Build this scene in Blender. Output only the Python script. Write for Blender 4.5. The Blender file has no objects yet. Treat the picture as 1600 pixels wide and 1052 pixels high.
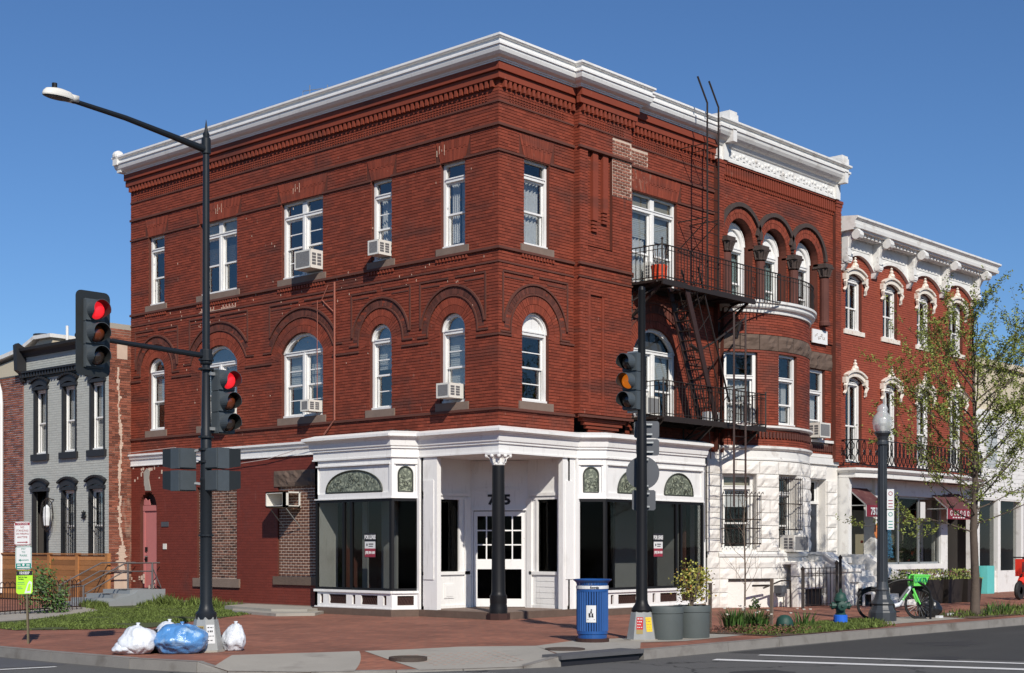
import bpy, math, random
from mathutils import Vector, Matrix, noise
from mathutils.geometry import tessellate_polygon
random.seed(7)
PI = math.pi
rad = math.radians
scene = bpy.context.scene
COL = scene.collection

# ------------------------------------------------------------------ camera, sky, sun, exposure
cam_d = bpy.data.cameras.new("camera")
cam = bpy.data.objects.new("camera", cam_d)
COL.objects.link(cam)
YAW = rad(42.2)
cam.location = (-24.53, -22.66, 1.7)
cam.rotation_euler = (rad(90), 0, YAW - rad(90))
cam_d.lens = 36 * 2259 / 1600
cam_d.sensor_width = 36
cam_d.shift_y = 328 / 1600
cam_d.clip_start = 0.1
cam_d.clip_end = 3000
scene.camera = cam

SUN_AZ = rad(57.0)      # shadows run towards this heading, measured from +X to +Y
SUN_EL = rad(36.0)
world = bpy.data.worlds.new("World")
scene.world = world
world.use_nodes = True
wn = world.node_tree.nodes
wl = world.node_tree.links
for n in list(wn): wn.remove(n)
sky = wn.new("ShaderNodeTexSky")
sky.sky_type = 'NISHITA'
sky.sun_disc = False
sky.sun_elevation = SUN_EL
sky.sun_rotation = math.atan2(-math.cos(SUN_AZ), -math.sin(SUN_AZ))
sky.altitude = 200
sky.air_density = 1.0
sky.dust_density = 0.0
sky.ozone_density = 10.5
bg = wn.new("ShaderNodeBackground")
bg.inputs[1].default_value = 0.098
wo = wn.new("ShaderNodeOutputWorld")
wl.new(sky.outputs[0], bg.inputs[0])
wl.new(bg.outputs[0], wo.inputs[0])
sun_d = bpy.data.lights.new("sun", 'SUN')
sun_d.energy = 4.8
sun_d.angle = rad(0.5)
sun_d.color = (1.0, 0.94, 0.85)
sun = bpy.data.objects.new("sun", sun_d)
COL.objects.link(sun)
sdir = Vector((math.cos(SUN_AZ) * math.cos(SUN_EL), math.sin(SUN_AZ) * math.cos(SUN_EL), -math.sin(SUN_EL)))
sun.rotation_euler = sdir.to_track_quat('-Z', 'Y').to_euler()
sun.location = (-20, -30, 40)
scene.view_settings.view_transform = 'Standard'
scene.view_settings.look = 'None'
scene.view_settings.exposure = 0.0
scene.view_settings.gamma = 1.0
scene.view_settings.use_curve_mapping = False
scene.cycles.max_bounces = 6
scene.cycles.transparent_max_bounces = 10
scene.cycles.caustics_reflective = False
scene.cycles.caustics_refractive = False

# ------------------------------------------------------------------ materials
def M(name, col, rough=.65, metal=0., var=.12, scale=3., fine=.08, fscale=60., bump=0., bscale=80., tone=0., spec=.4,
      stain_or_glint=None, cracks=0., emit=0., flecks=None, coat=0.):
    m = bpy.data.materials.new(name); m.use_nodes = True
    N = m.node_tree.nodes; L = m.node_tree.links
    b = N["Principled BSDF"]
    b.inputs["Roughness"].default_value = rough
    b.inputs["Metallic"].default_value = metal
    b.inputs["Specular IOR Level"].default_value = spec
    if coat: b.inputs["Coat Weight"].default_value = coat
    tc = N.new("ShaderNodeTexCoord")
    def noise_(s, d=4., r=.6):
        n = N.new("ShaderNodeTexNoise"); n.inputs["Scale"].default_value = s
        n.inputs["Detail"].default_value = d; n.inputs["Roughness"].default_value = r
        L.new(tc.outputs["Object"], n.inputs["Vector"]); return n.outputs["Fac"]
    def mth(op, a, b_=None, c=None):
        n = N.new("ShaderNodeMath"); n.operation = op
        for i, x in enumerate((a, b_, c)):
            if x is None: continue
            if isinstance(x, (int, float)): n.inputs[i].default_value = x
            else: L.new(x, n.inputs[i])
        return n.outputs[0]
    f = mth('MULTIPLY_ADD', noise_(scale), 2 * var, 1 - var)
    f2 = mth('MULTIPLY_ADD', noise_(fscale, 3), 2 * fine, 1 - fine)
    f = mth('MULTIPLY', f, f2)
    if tone:
        a = N.new("ShaderNodeAttribute"); a.attribute_name = "tone"
        f = mth('MULTIPLY', f, mth('MULTIPLY_ADD', a.outputs["Fac"], tone, 1.))
    vm = N.new("ShaderNodeVectorMath"); vm.operation = 'SCALE'
    vm.inputs[0].default_value = col; L.new(f, vm.inputs["Scale"])
    c = vm.outputs[0]
    def mixc(fac, a, colb):
        n = N.new("ShaderNodeMix"); n.data_type = 'RGBA'
        L.new(fac, n.inputs[0]); L.new(a, n.inputs[6]); n.inputs[7].default_value = (*colb, 1)
        return n.outputs[2]
    def ramp(x, lo, hi):
        n = N.new("ShaderNodeMapRange"); n.inputs[1].default_value = lo; n.inputs[2].default_value = hi
        L.new(x, n.inputs[0]); return n.outputs[0]
    for st in (stain_or_glint or []):   # (colour, scale, lo, hi, strength, (sx,sy,sz))
        n = N.new("ShaderNodeTexNoise"); n.inputs["Scale"].default_value = st[1]; n.inputs["Detail"].default_value = 5
        mp = N.new("ShaderNodeMapping"); mp.inputs["Scale"].default_value = st[5] if len(st) > 5 else (1, 1, 1)
        L.new(tc.outputs["Object"], mp.inputs[0]); L.new(mp.outputs[0], n.inputs["Vector"])
        c = mixc(mth('MULTIPLY', ramp(n.outputs["Fac"], st[2], st[3]), st[4]), c, st[0])
    if cracks:
        vo = N.new("ShaderNodeTexVoronoi"); vo.feature = 'DISTANCE_TO_EDGE'; vo.inputs["Scale"].default_value = cracks
        dn = N.new("ShaderNodeTexNoise"); dn.inputs["Scale"].default_value = 2.2; dn.inputs["Detail"].default_value = 6
        L.new(tc.outputs["Object"], dn.inputs["Vector"])
        ad = N.new("ShaderNodeVectorMath"); ad.operation = 'MULTIPLY_ADD'; ad.inputs[1].default_value = (.9, .9, .9)
        L.new(dn.outputs["Color"], ad.inputs[0]); L.new(tc.outputs["Object"], ad.inputs[2]); L.new(ad.outputs[0], vo.inputs["Vector"])
        c = mixc(mth('MULTIPLY', ramp(vo.outputs["Distance"], .012, .003), .75), c, (.018, .017, .016))
    L.new(c, b.inputs["Base Color"])
    if bump:
        bn = N.new("ShaderNodeBump"); bn.inputs["Strength"].default_value = bump; bn.inputs["Distance"].default_value = .02
        L.new(noise_(bscale, 5), bn.inputs["Height"]); L.new(bn.outputs[0], b.inputs["Normal"])
    if emit:
        b.inputs["Emission Color"].default_value = (*col, 1); b.inputs["Emission Strength"].default_value = emit
    return m

def glass(name, tint, refl, rough=.02, wob=.04, fr=.5):
    m = bpy.data.materials.new(name); m.use_nodes = True
    N = m.node_tree.nodes; L = m.node_tree.links
    N.remove(N["Principled BSDF"])
    t = N.new("ShaderNodeBsdfTransparent"); t.inputs[0].default_value = (*tint, 1)
    g = N.new("ShaderNodeBsdfGlossy"); g.inputs["Roughness"].default_value = rough
    tc = N.new("ShaderNodeTexCoord"); nz = N.new("ShaderNodeTexNoise"); nz.inputs["Scale"].default_value = 1.6
    L.new(tc.outputs["Object"], nz.inputs["Vector"])
    bp = N.new("ShaderNodeBump"); bp.inputs["Strength"].default_value = wob; bp.inputs["Distance"].default_value = .1
    L.new(nz.outputs["Fac"], bp.inputs["Height"]); L.new(bp.outputs[0], g.inputs["Normal"])
    lw = N.new("ShaderNodeLayerWeight"); lw.inputs[0].default_value = .35
    ad = N.new("ShaderNodeMath"); ad.operation = 'MULTIPLY_ADD'
    L.new(lw.outputs["Fresnel"], ad.inputs[0]); ad.inputs[1].default_value = fr; ad.inputs[2].default_value = refl
    ad.use_clamp = True
    mx = N.new("ShaderNodeMixShader")
    L.new(ad.outputs[0], mx.inputs[0]); L.new(t.outputs[0], mx.inputs[1]); L.new(g.outputs[0], mx.inputs[2])
    L.new(mx.outputs[0], N["Material Output"].inputs[0])
    return m

def emission_mix(name, col, e):
    return M(name, col, rough=.25, emit=e, var=.25, scale=30)

def brick_ground(name):
    m = bpy.data.materials.new(name); m.use_nodes = True
    N = m.node_tree.nodes; L = m.node_tree.links; b = N["Principled BSDF"]
    tc = N.new("ShaderNodeTexCoord")
    br = N.new("ShaderNodeTexBrick")
    br.inputs["Scale"].default_value = 1; br.inputs["Brick Width"].default_value = .21; br.inputs["Row Height"].default_value = .105
    br.inputs["Mortar Size"].default_value = .006; br.inputs["Mortar Smooth"].default_value = .3
    br.inputs["Color1"].default_value = (.31, .115, .066, 1); br.inputs["Color2"].default_value = (.215, .078, .047, 1)
    br.inputs["Mortar"].default_value = (.2, .11, .075, 1)
    L.new(tc.outputs["Object"], br.inputs["Vector"])
    nz = N.new("ShaderNodeTexNoise"); nz.inputs["Scale"].default_value = .55; nz.inputs["Detail"].default_value = 8; nz.inputs["Roughness"].default_value = .7
    L.new(tc.outputs["Object"], nz.inputs["Vector"])
    mr = N.new("ShaderNodeMapRange"); mr.inputs[1].default_value = .3; mr.inputs[2].default_value = .75; mr.inputs[3].default_value = .56; mr.inputs[4].default_value = 1.4
    L.new(nz.outputs["Fac"], mr.inputs[0])
    vm = N.new("ShaderNodeVectorMath"); vm.operation = 'SCALE'; L.new(br.outputs["Color"], vm.inputs[0]); L.new(mr.outputs[0], vm.inputs["Scale"])
    n2 = N.new("ShaderNodeTexNoise"); n2.inputs["Scale"].default_value = 5; n2.inputs["Detail"].default_value = 8
    L.new(tc.outputs["Object"], n2.inputs["Vector"])
    m2 = N.new("ShaderNodeMapRange"); m2.inputs[1].default_value = .6; m2.inputs[2].default_value = .72; m2.inputs[3].default_value = 0; m2.inputs[4].default_value = .35
    L.new(n2.outputs["Fac"], m2.inputs[0])
    mx = N.new("ShaderNodeMix"); mx.data_type = 'RGBA'; L.new(m2.outputs[0], mx.inputs[0]); L.new(vm.outputs[0], mx.inputs[6]); mx.inputs[7].default_value = (.30, .2, .15, 1)
    L.new(mx.outputs[2], b.inputs["Base Color"]); b.inputs["Roughness"].default_value = .9
    bp = N.new("ShaderNodeBump"); bp.inputs["Strength"].default_value = .5; bp.inputs["Distance"].default_value = .01; bp.invert = True
    L.new(br.outputs["Fac"], bp.inputs["Height"]); L.new(bp.outputs[0], b.inputs["Normal"])
    return m

RED = (.222, .047, .0245)
K = {}
K['brick'] = M("red_painted_brick", RED, .7, var=.08, scale=.7, fine=.1, fscale=14, tone=.2, spec=.3, bump=.2, bscale=60,
    stain_or_glint=[((.06, .03, .024), 1.0, .52, .72, .68, (.35, .35, 2.2)), ((.09, .045, .035), .55, .58, .74, .55), ((.36, .2, .15), 9., .68, .76, .5, (1.2, 1.2, .5)), ((.06, .035, .03), 2.2, .68, .76, .5, (1, 1, .25))])
K['mortar'] = M("red_painted_mortar", (.1, .027, .016), .85, var=.3, scale=2, bump=.2)
K['brick_low'] = M("glossy_crimson_painted_brick", (.165, .031, .019), .6, var=.16, scale=.8, fine=.06, fscale=12, tone=.08, spec=.35, bump=.15, stain_or_glint=[((.3, .2, .17), 1.4, .66, .8, .35, (2.5, 2.5, .4)), ((.08, .035, .03), .8, .6, .75, .5)])
K['ledge'] = M("dirty_brick_ledge", (.11, .038, .026), .8, var=.3, scale=2, fine=.2)
K['patch_brick'] = M("bare_red_brick", (.23, .085, .055), .85, var=.2, scale=3, fine=.1, tone=.35)
K['dark_brick'] = M("weathered_dark_brick_ledge", (.1, .035, .026), .8, var=.35, scale=3, fine=.2)
K['near_black'] = M("near_black_brown", (.045, .02, .016), .85, var=.3, scale=3, fine=.2)
K['raw_brick'] = M("unpainted_brown_brick", (.13, .055, .035), .85, var=.3, scale=3, fine=.2, tone=.6)
K['raw_mortar'] = M("pale_old_mortar", (.55, .42, .33), .9, var=.2, scale=4)
K['mixed_brick'] = M("bare_orange_brick", (.22, .075, .045), .85, var=.25, scale=4, fine=.2, tone=.45, stain_or_glint=[((.42, .32, .24), 2.3, .64, .72, .6, (1, 1, .3))])
K['white'] = M("white_paint", (.78, .77, .745), .5, var=.04, scale=2, fine=.03, fscale=25, spec=.4, bump=.06, bscale=14,
    stain_or_glint=[((.5, .48, .44), 3.5, .6, .78, .5, (1, 1, .35)), ((.42, .39, .35), 7, .6, .74, .35, (2.5, 2.5, .3)), ((.3, .27, .24), 18, .7, .76, .5)])
K['old_white'] = M("weathered_white_paint", (.72, .71, .68), .6, var=.1, scale=3, fine=.08, fscale=30, bump=.15, bscale=25,
    stain_or_glint=[((.38, .34, .3), 3., .56, .72, .55), ((.2, .16, .13), 9, .66, .76, .5)])
K['rust_white'] = M("chipped_cream_paint", (.72, .66, .57), .65, var=.1, scale=6, fine=.1, bump=.2, stain_or_glint=[((.4, .15, .07), 9, .58, .7, .65)])
K['stone_white'] = M("white_painted_rock", (.74, .71, .66), .75, var=.08, scale=2, fine=.06, fscale=20, bump=.5, bscale=18,
    stain_or_glint=[((.4, .33, .25), 2.5, .6, .78, .4), ((.3, .24, .18), 8, .66, .76, .5)])
K['brownstone'] = M("brown_sandstone", (.12, .082, .062), .85, var=.3, scale=4, fine=.15, bump=.5, bscale=15)
K['sillstone'] = M("grey_brown_sill_stone", (.2, .145, .115), .85, var=.25, scale=4, fine=.1, bump=.3)
K['cap'] = M("blackened_carved_stone", (.06, .042, .036), .8, var=.4, scale=8, fine=.2, bump=.4, bscale=30)
K['black'] = M("black_paint", (.009, .009, .01), .45, var=.2, spec=.25)
K['pole'] = M("dark_blue_grey_metal", (.013, .016, .02), .45, var=.2, scale=5, spec=.3)
K['lamp_post'] = M("charcoal_post_paint", (.035, .04, .046), .45, var=.2, scale=5, spec=.5)
K['iron'] = M("rusty_black_iron", (.022, .015, .012), .6, var=.3, scale=20, fine=.2)
K['rust'] = M("red_brown_iron", (.035, .016, .013), .65, var=.3, scale=12, fine=.2)
K['glass'] = glass("window_glass", (.86, .87, .87), .03, fr=.16)
K['shopglass'] = glass("shop_window_glass", (.7, .71, .7), .0, wob=.01, fr=.1)
K['darkglass'] = glass("dark_door_glass", (.22, .22, .22), .0, wob=.01, fr=.12)
K['blind'] = M("pale_window_blind", (.6, .62, .6), .8, var=.1, scale=3)
K['curtain'] = M("grey_white_curtain", (.66, .67, .67), .9, var=.15, scale=6)
K['teal'] = M("pale_teal_blind", (.38, .52, .5), .8, var=.05)
K['tan'] = M("tan_roller_blind", (.42, .37, .26), .8)
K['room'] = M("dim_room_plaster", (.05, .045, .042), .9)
K['partition'] = M("pale_partition_board", (.42, .42, .42), .8)
K['asphalt'] = M("asphalt", (.105, .102, .096), .9, cracks=.28, var=.2, scale=.35, fine=.28, fscale=45, bump=.5, bscale=120,
    stain_or_glint=[((.03, .03, .03), .5, .58, .7, .5, (1, .3, 1)), ((.1, .095, .088), 60, .6, .7, .5)])
K['concrete'] = M("pale_concrete", (.34, .315, .27), .9, var=.16, scale=1.2, fine=.1, fscale=40, bump=.3, stain_or_glint=[((.17, .15, .13), 1.7, .58, .72, .5)])
K['kerb'] = M("granite_kerb", (.22, .205, .185), .85, var=.2, scale=3, fine=.25, fscale=90, bump=.3, stain_or_glint=[((.09, .075, .06), 2.5, .52, .7, .6)])
K['drain'] = M("dark_bluestone", (.09, .09, .095), .8, var=.2, bump=.3)
K['paint_line'] = M("white_road_paint", (.68, .67, .64), .8, var=.15, scale=5, fine=.2, stain_or_glint=[((.1, .1, .1), 14, .66, .74, .6)])
K['paver'] = brick_ground("brick_paving")
K['soil'] = M("brown_soil", (.11, .07, .045), .95, var=.35, scale=6, fine=.3, bump=1., bscale=30)
K['lawn'] = M("lawn_earth", (.07, .085, .028), .95, var=.35, scale=4, fine=.3, bump=1., bscale=40)
K['grass'] = M("grass_blades", (.09, .12, .028), .7, var=.5, scale=1.1, tone=.9, spec=.2)
K['steel'] = M("brushed_aluminium", (.36, .36, .34), .5, metal=.35, var=.2, scale=4, fine=.1)
K['sign_back'] = M("dull_grey_sign_back", (.085, .09, .1), .5, metal=.2, var=.15)
K['signal'] = M("dark_green_grey_signal", (.065, .077, .085), .45, var=.15, scale=8, spec=.5)
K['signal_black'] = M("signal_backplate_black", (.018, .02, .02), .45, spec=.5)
K['galv'] = M("galvanised_fitting", (.4, .41, .4), .45, metal=.6)
K['grey_brick'] = M("grey_painted_brick", (.45, .46, .42), .75, var=.06, scale=1.2, fine=.05, fscale=20, tone=.05, bump=.25,
    stain_or_glint=[((.1, .1, .09), 1.3, .62, .76, .4, (1, 1, .5))])
K['grey_mortar'] = M("grey_painted_mortar", (.34, .35, .32), .85)
K['wood'] = M("stained_cedar", (.33, .145, .05), .65, var=.25, scale=1.5, fine=.25, fscale=18, bump=.25, tone=.5)
K['grey_conc'] = M("painted_grey_concrete", (.24, .26, .27), .75, var=.1, scale=2, fine=.08, stain_or_glint=[((.12, .11, .1), 3, .6, .75, .5)])
K['rail'] = M("grey_brown_rail_paint", (.12, .11, .11), .5, metal=.1)
K['pink'] = M("dull_pink_door_paint", (.46, .16, .15), .6, var=.08)
K['blue'] = M("blue_powder_coat", (.012, .075, .26), .4, var=.1, scale=6, spec=.5, coat=.2)
K['bluebright'] = M("bright_blue_paint", (.02, .13, .6), .5)
K['hydrant'] = M("dark_green_hydrant_paint", (.018, .06, .045), .5, var=.3, scale=12, bump=.3)
K['pot'] = M("grey_green_plastic", (.085, .1, .098), .6, var=.12, scale=4, bump=.1)
K['bag_white'] = M("white_bin_liner", (.66, .69, .73), .3, var=.12, scale=6, spec=.6, bump=.9, bscale=16, stain_or_glint=[((.45, .48, .52), 7, .56, .7, .5)])
K['bag_blue'] = M("translucent_blue_bag", (.09, .26, .55), .22, var=.35, scale=6, spec=.8, bump=.9, bscale=14, coat=.4, stain_or_glint=[((.5, .66, .75), 5, .55, .7, .7)])  # pale blotches paint white highlights into the blue film
K['bag_black'] = M("black_bin_liner", (.012, .012, .013), .3, spec=.6, bump=.5, bscale=12)
K['paper'] = M("white_sticker", (.66, .66, .65), .6, var=.05)
K['ink'] = M("black_print", (.015, .015, .02), .6)
K['redprint'] = M("red_print", (.5, .03, .03), .5)
K['darkred'] = M("dark_red_print", (.28, .03, .05), .5)
K['yellow'] = M("yellow_sticker", (.8, .55, .03), .5)
K['brownst'] = M("brown_yellow_sticker", (.35, .26, .1), .5)
K['greenprint'] = M("teal_green_print", (.01, .22, .17), .5)
K['lime'] = M("lime_sign", (.42, .78, .04), .45)
K['bikegreen'] = M("bright_green_paint", (.16, .72, .12), .35, spec=.5)
K['rubber'] = M("black_rubber", (.015, .015, .015), .7)
K['maroon'] = M("maroon_awning_cloth", (.1, .035, .035), .8, var=.15, stain_or_glint=[((.22, .13, .11), 3, .55, .7, .5)])
K['awnred'] = M("maroon_valance", (.2, .02, .035), .7)
K['leaf'] = M("young_leaf", (.17, .2, .04), .6, var=.3, scale=2, tone=.6, spec=.3)
K['leaf_dark'] = M("dark_leaf", (.05, .1, .02), .55, var=.3, tone=.8, spec=.4)
K['leaf_yellow'] = M("yellow_green_leaf", (.3, .3, .06), .55, var=.3, scale=6, tone=.6, stain_or_glint=[((.45, .1, .05), 9, .55, .65, .8)])
K['bark'] = M("grey_brown_bark", (.1, .075, .058), .9, var=.3, scale=8, fine=.25, bump=.7, bscale=30)
K['twig'] = M("grey_twig", (.16, .12, .09), .9)
K['cream'] = M("cream_stucco", (.55, .48, .36), .85, var=.12, scale=1.2, stain_or_glint=[((.3, .22, .15), 1.2, .56, .7, .6)])
K['orange'] = M("orange_plastic_pot", (.62, .07, .025), .5)
K['acwhite'] = M("off_white_enamel", (.68, .66, .6), .5, var=.06)
K['acdark'] = M("dark_ac_grille", (.12, .12, .125), .6)
K['coil'] = M("grey_ac_coil", (.2, .2, .2), .6, bump=.6, bscale=200)
K['charcoal'] = M("charcoal_trim_paint", (.022, .022, .024), .5, var=.15)
K['roof'] = M("grey_roof_felt", (.1, .1, .1), .9)
K['stained'] = M("leaded_stained_glass", (.12, .13, .09), .25, var=.5, scale=9, spec=.8, stain_or_glint=[((.34, .36, .26), 14, .5, .58, .8)])
K['lead'] = M("lead_came", (.035, .04, .03), .5)
K['lens_red'] = emission_mix("lit_red_lens", (.95, .02, .03), .75)
K['lens_amber'] = emission_mix("lit_amber_lens", (.7, .17, .01), .55)
K['lens_off'] = M("unlit_lens", (.03, .02, .015), .2, spec=.8)
K['lens_brown'] = M("unlit_amber_lens", (.13, .03, .01), .2, spec=.8)
K['globe'] = M("hazy_clear_globe", (.62, .64, .64), .12, var=.05, spec=.8)
K['globe'].node_tree.nodes['Principled BSDF'].inputs['Alpha'].default_value = .45
K['plaque'] = M("white_plaque", (.76, .76, .75), .6)
K['bluefol'] = M("blue_foil_tree", (.12, .42, .7), .4, var=.4, scale=10, tone=.7)
K['flower'] = M("pink_flower", (.5, .15, .2), .6)
K['redscoot'] = M("bright_red_plastic", (.75, .04, .02), .4, spec=.5)
K['aqua'] = M("aqua_paint", (.12, .5, .47), .5)
K['cast'] = M("worn_cast_iron", (.07, .05, .04), .7, bump=.4)
K['pinktile'] = M("pink_tactile_paving", (.36, .27, .225), .9)

# ------------------------------------------------------------------ mesh helpers
class Fr:                      # maps (u along the face, n out of the face, z up) to the world
    def __init__(s, fn, step=0): s.fn = fn; s.step = step
    def __call__(s, u, n, z): return s.fn(u, n, z)
def LEFT(off=0): return Fr(lambda u, n, z: (-(n + off), u, z))
def RIGHT(off=0): return Fr(lambda u, n, z: (u, -(n + off), z))
WORLD = Fr(lambda u, n, z: (u, n, z))
def line_frame(p0, p1):       # face between two plan points, outward to the right-hand side of p0->p1
    d = Vector((p1[0] - p0[0], p1[1] - p0[1])); d.normalize()
    nx, ny = d.y, -d.x
    return Fr(lambda u, n, z: (p0[0] + d.x * u + nx * n, p0[1] + d.y * u + ny * n, z))

WHOLE = {'print', 'print_lines', 'printed_lines', 'foliage', 'stem', 'canes', 'wall', 'bay_wall', 'stone_backing', 'inner_wall', 'scroll_panel', 'basket_scribble', 'muntin', 'blind', 'curtain', 'side_louvres', 'plants', 'leaves', 'visor', 'shaft', 'crown', 'trunk', 'fluted_shaft', 'window', 'window_hood', 'handlebar', 'anti_slip_strip_', 'case', 'housing', 'worn_carving', 'leading'}
SINGLE = {'rails': 'rail', 'cross_rails': 'cross_rail', 'tyres': 'tyre'}
ROOTLOC = {}
def root_of(o):
    while o.parent: o = o.parent
    return o
class MB:
    def __init__(s): s.v = []; s.f = []; s.t = []
    def add(s, vs, fs, tone=0.):
        b = len(s.v); s.v.extend(vs)
        for f in fs: s.f.append(tuple(b + i for i in f)); s.t.append(tone)
        return s
    def box(s, fr, u0, u1, n0, n1, z0, z1, tone=0., back=True):
        k = 1
        if fr.step and abs(u1 - u0) > fr.step * 1.3: k = int(math.ceil(abs(u1 - u0) / fr.step))
        for i in range(k):
            a = u0 + (u1 - u0) * i / k; b = u0 + (u1 - u0) * (i + 1) / k
            vs = [fr(a, n0, z0), fr(b, n0, z0), fr(b, n1, z0), fr(a, n1, z0), fr(a, n0, z1), fr(b, n0, z1), fr(b, n1, z1), fr(a, n1, z1)]
            fs = [(3, 2, 6, 7), (0, 3, 7, 4), (2, 1, 5, 6), (4, 7, 6, 5), (0, 1, 2, 3)]
            if back: fs.append((1, 0, 4, 5))
            s.add(vs, fs, tone)
        return s
    def quad(s, *p, tone=0.): return s.add(list(p), [tuple(range(len(p)))], tone)
    def prism(s, fr, pts, n0, n1, tone=0.):      # outline in (u,z), extruded from n0 to n1
        k = len(pts)
        vs = [fr(u, n0, z) for u, z in pts] + [fr(u, n1, z) for u, z in pts]
        fs = [(i, (i + 1) % k, (i + 1) % k + k, i + k) for i in range(k)]
        tri = tessellate_polygon([[Vector((u, z, 0)) for u, z in pts]])
        fs += [tuple(t) for t in tri] + [tuple(i + k for i in t) for t in tri]
        return s.add(vs, fs, tone)
    def slab(s, pts, z0, z1, tone=0.):           # outline in plan
        return s.prism(Fr(lambda u, n, z: (u, z, n)), pts, z0, z1, tone)
    def tube(s, pts, r, seg=6, tone=0., cap=True):
        pts = [Vector(p) for p in pts]; k = len(pts)
        rs = r if isinstance(r, (list, tuple)) else [r] * k
        b = len(s.v); prev = None
        for i, p in enumerate(pts):
            d = (pts[min(i + 1, k - 1)] - pts[max(i - 1, 0)])
            if d.length < 1e-9: d = Vector((0, 0, 1))
            d.normalize()
            x = (prev - d * prev.dot(d)) if prev else d.orthogonal()
            if x.length < 1e-6: x = d.orthogonal()
            x.normalize(); prev = x; y = d.cross(x)
            for j in range(seg):
                a = 2 * PI * j / seg
                s.v.append(tuple(p + (x * math.cos(a) + y * math.sin(a)) * rs[i]))
        for i in range(k - 1):
            for j in range(seg):
                j2 = (j + 1) % seg
                s.f.append((b + i * seg + j, b + i * seg + j2, b + (i + 1) * seg + j2, b + (i + 1) * seg + j)); s.t.append(tone)
        if cap:
            s.f.append(tuple(b + j for j in range(seg))[::-1]); s.t.append(tone)
            s.f.append(tuple(b + (k - 1) * seg + j for j in range(seg))); s.t.append(tone)
        return s
    def bar(s, a, b, w, h=None, tone=0.):        # square bar between two points
        h = h or w; a = Vector(a); b = Vector(b); d = (b - a).normalized()
        x = d.cross(Vector((0, 0, 1)))
        if x.length < 1e-4: x = Vector((math.sin(YAW), -math.cos(YAW), 0))
        x.normalize(); y = x.cross(d).normalized()
        x *= w / 2; y *= h / 2
        vs = [tuple(q) for q in (a - x - y, a + x - y, a + x + y, a - x + y, b - x - y, b + x - y, b + x + y, b - x + y)]
        return s.add(vs, [(0, 3, 2, 1), (4, 5, 6, 7), (0, 1, 5, 4), (1, 2, 6, 5), (2, 3, 7, 6), (3, 0, 4, 7)], tone)
    def lathe(s, c, prof, seg=20, tone=0., axis=None, a0=0., a1=2 * PI):   # prof: (radius, height)
        c = Vector(c); ax = Vector(axis).normalized() if axis else Vector((0, 0, 1))
        x = ax.orthogonal().normalized() if axis else Vector((1, 0, 0)); y = ax.cross(x)
        b = len(s.v); full = abs(a1 - a0 - 2 * PI) < 1e-6; m = seg if full else seg + 1
        for r, h in prof:
            for j in range(m):
                a = a0 + (a1 - a0) * j / seg
                s.v.append(tuple(c + ax * h + (x * math.cos(a) + y * math.sin(a)) * r))
        for i in range(len(prof) - 1):
            for j in range(seg):
                j2 = (j + 1) % m if full else j + 1
                s.f.append((b + i * m + j, b + i * m + j2, b + (i + 1) * m + j2, b + (i + 1) * m + j)); s.t.append(tone)
        return s
    def arc(s, fr, uc, zc, r0, r1, n0, n1, a0=0., a1=PI, seg=24, tone=0.):  # ring segment on a face
        for i in range(seg):
            a = a0 + (a1 - a0) * i / seg; b = a0 + (a1 - a0) * (i + 1) / seg
            P = [(uc + r * math.cos(t), zc + r * math.sin(t)) for t, r in ((a, r0), (b, r0), (b, r1), (a, r1))]
            vs = [fr(u, n0, z) for u, z in P] + [fr(u, n1, z) for u, z in P]
            s.add(vs, [(4, 5, 6, 7), (0, 1, 5, 4), (2, 3, 7, 6)] + ([(3, 0, 4, 7)] if i == 0 else []) + ([(1, 2, 6, 5)] if i == seg - 1 else []), tone)
        return s
    def sweep(s, path, prof, closed=False, tone=0.):   # plan path, outward = right of travel; prof: (outward, z)
        P = [Vector(p) for p in path]; k = len(P); offs = []
        for i in range(k):
            ds = []
            if i > 0 or closed: ds.append((P[i] - P[i - 1]).normalized())
            if i < k - 1 or closed: ds.append((P[(i + 1) % k] - P[i]).normalized())
            ns = [Vector((d.y, -d.x)) for d in ds]
            if len(ns) == 1: offs.append(ns[0])
            else:
                m = ns[0] + ns[1]
                offs.append(m / max(m.dot(ns[0]), .2))
        b = len(s.v); q = len(prof)
        for i in range(k):
            for o, z in prof: s.v.append((P[i].x + offs[i].x * o, P[i].y + offs[i].y * o, z))
        for i in range(k if closed else k - 1):
            i2 = (i + 1) % k
            for j in range(q - 1):
                s.f.append((b + i * q + j, b + i2 * q + j, b + i2 * q + j + 1, b + i * q + j + 1)); s.t.append(tone)
        if not closed:
            for i in (0, k - 1):
                tri = tessellate_polygon([[Vector((o, z, 0)) for o, z in prof]])
                for t in tri: s.f.append(tuple(b + i * q + x for x in t)); s.t.append(tone)
        return s
    def clusters(s):
        p = list(range(len(s.v)))
        def find(i):
            while p[i] != i: p[i] = p[p[i]]; i = p[i]
            return i
        for f in s.f:
            r = find(f[0])
            for i in f[1:]: p[find(i)] = r
        bb = {}
        for i, v in enumerate(s.v):
            b = bb.setdefault(find(i), [list(v), list(v)])
            for k in range(3): b[0][k] = min(b[0][k], v[k]); b[1][k] = max(b[1][k], v[k])
        keys = list(bb)
        if not 2 <= len(keys) <= 60: return None
        q = {k: k for k in keys}
        def fq(k):
            while q[k] != k: k = q[k]
            return k
        for i, a in enumerate(keys):
            for b in keys[i + 1:]:
                A, B = bb[a], bb[b]
                if all(A[0][k] - B[1][k] < .022 and B[0][k] - A[1][k] < .022 for k in range(3)): q[fq(a)] = fq(b)
        out = {}
        for fi, f in enumerate(s.f): out.setdefault(fq(find(f[0])), []).append(fi)
        return list(out.values()) if 2 <= len(out) <= 30 else None
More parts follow.
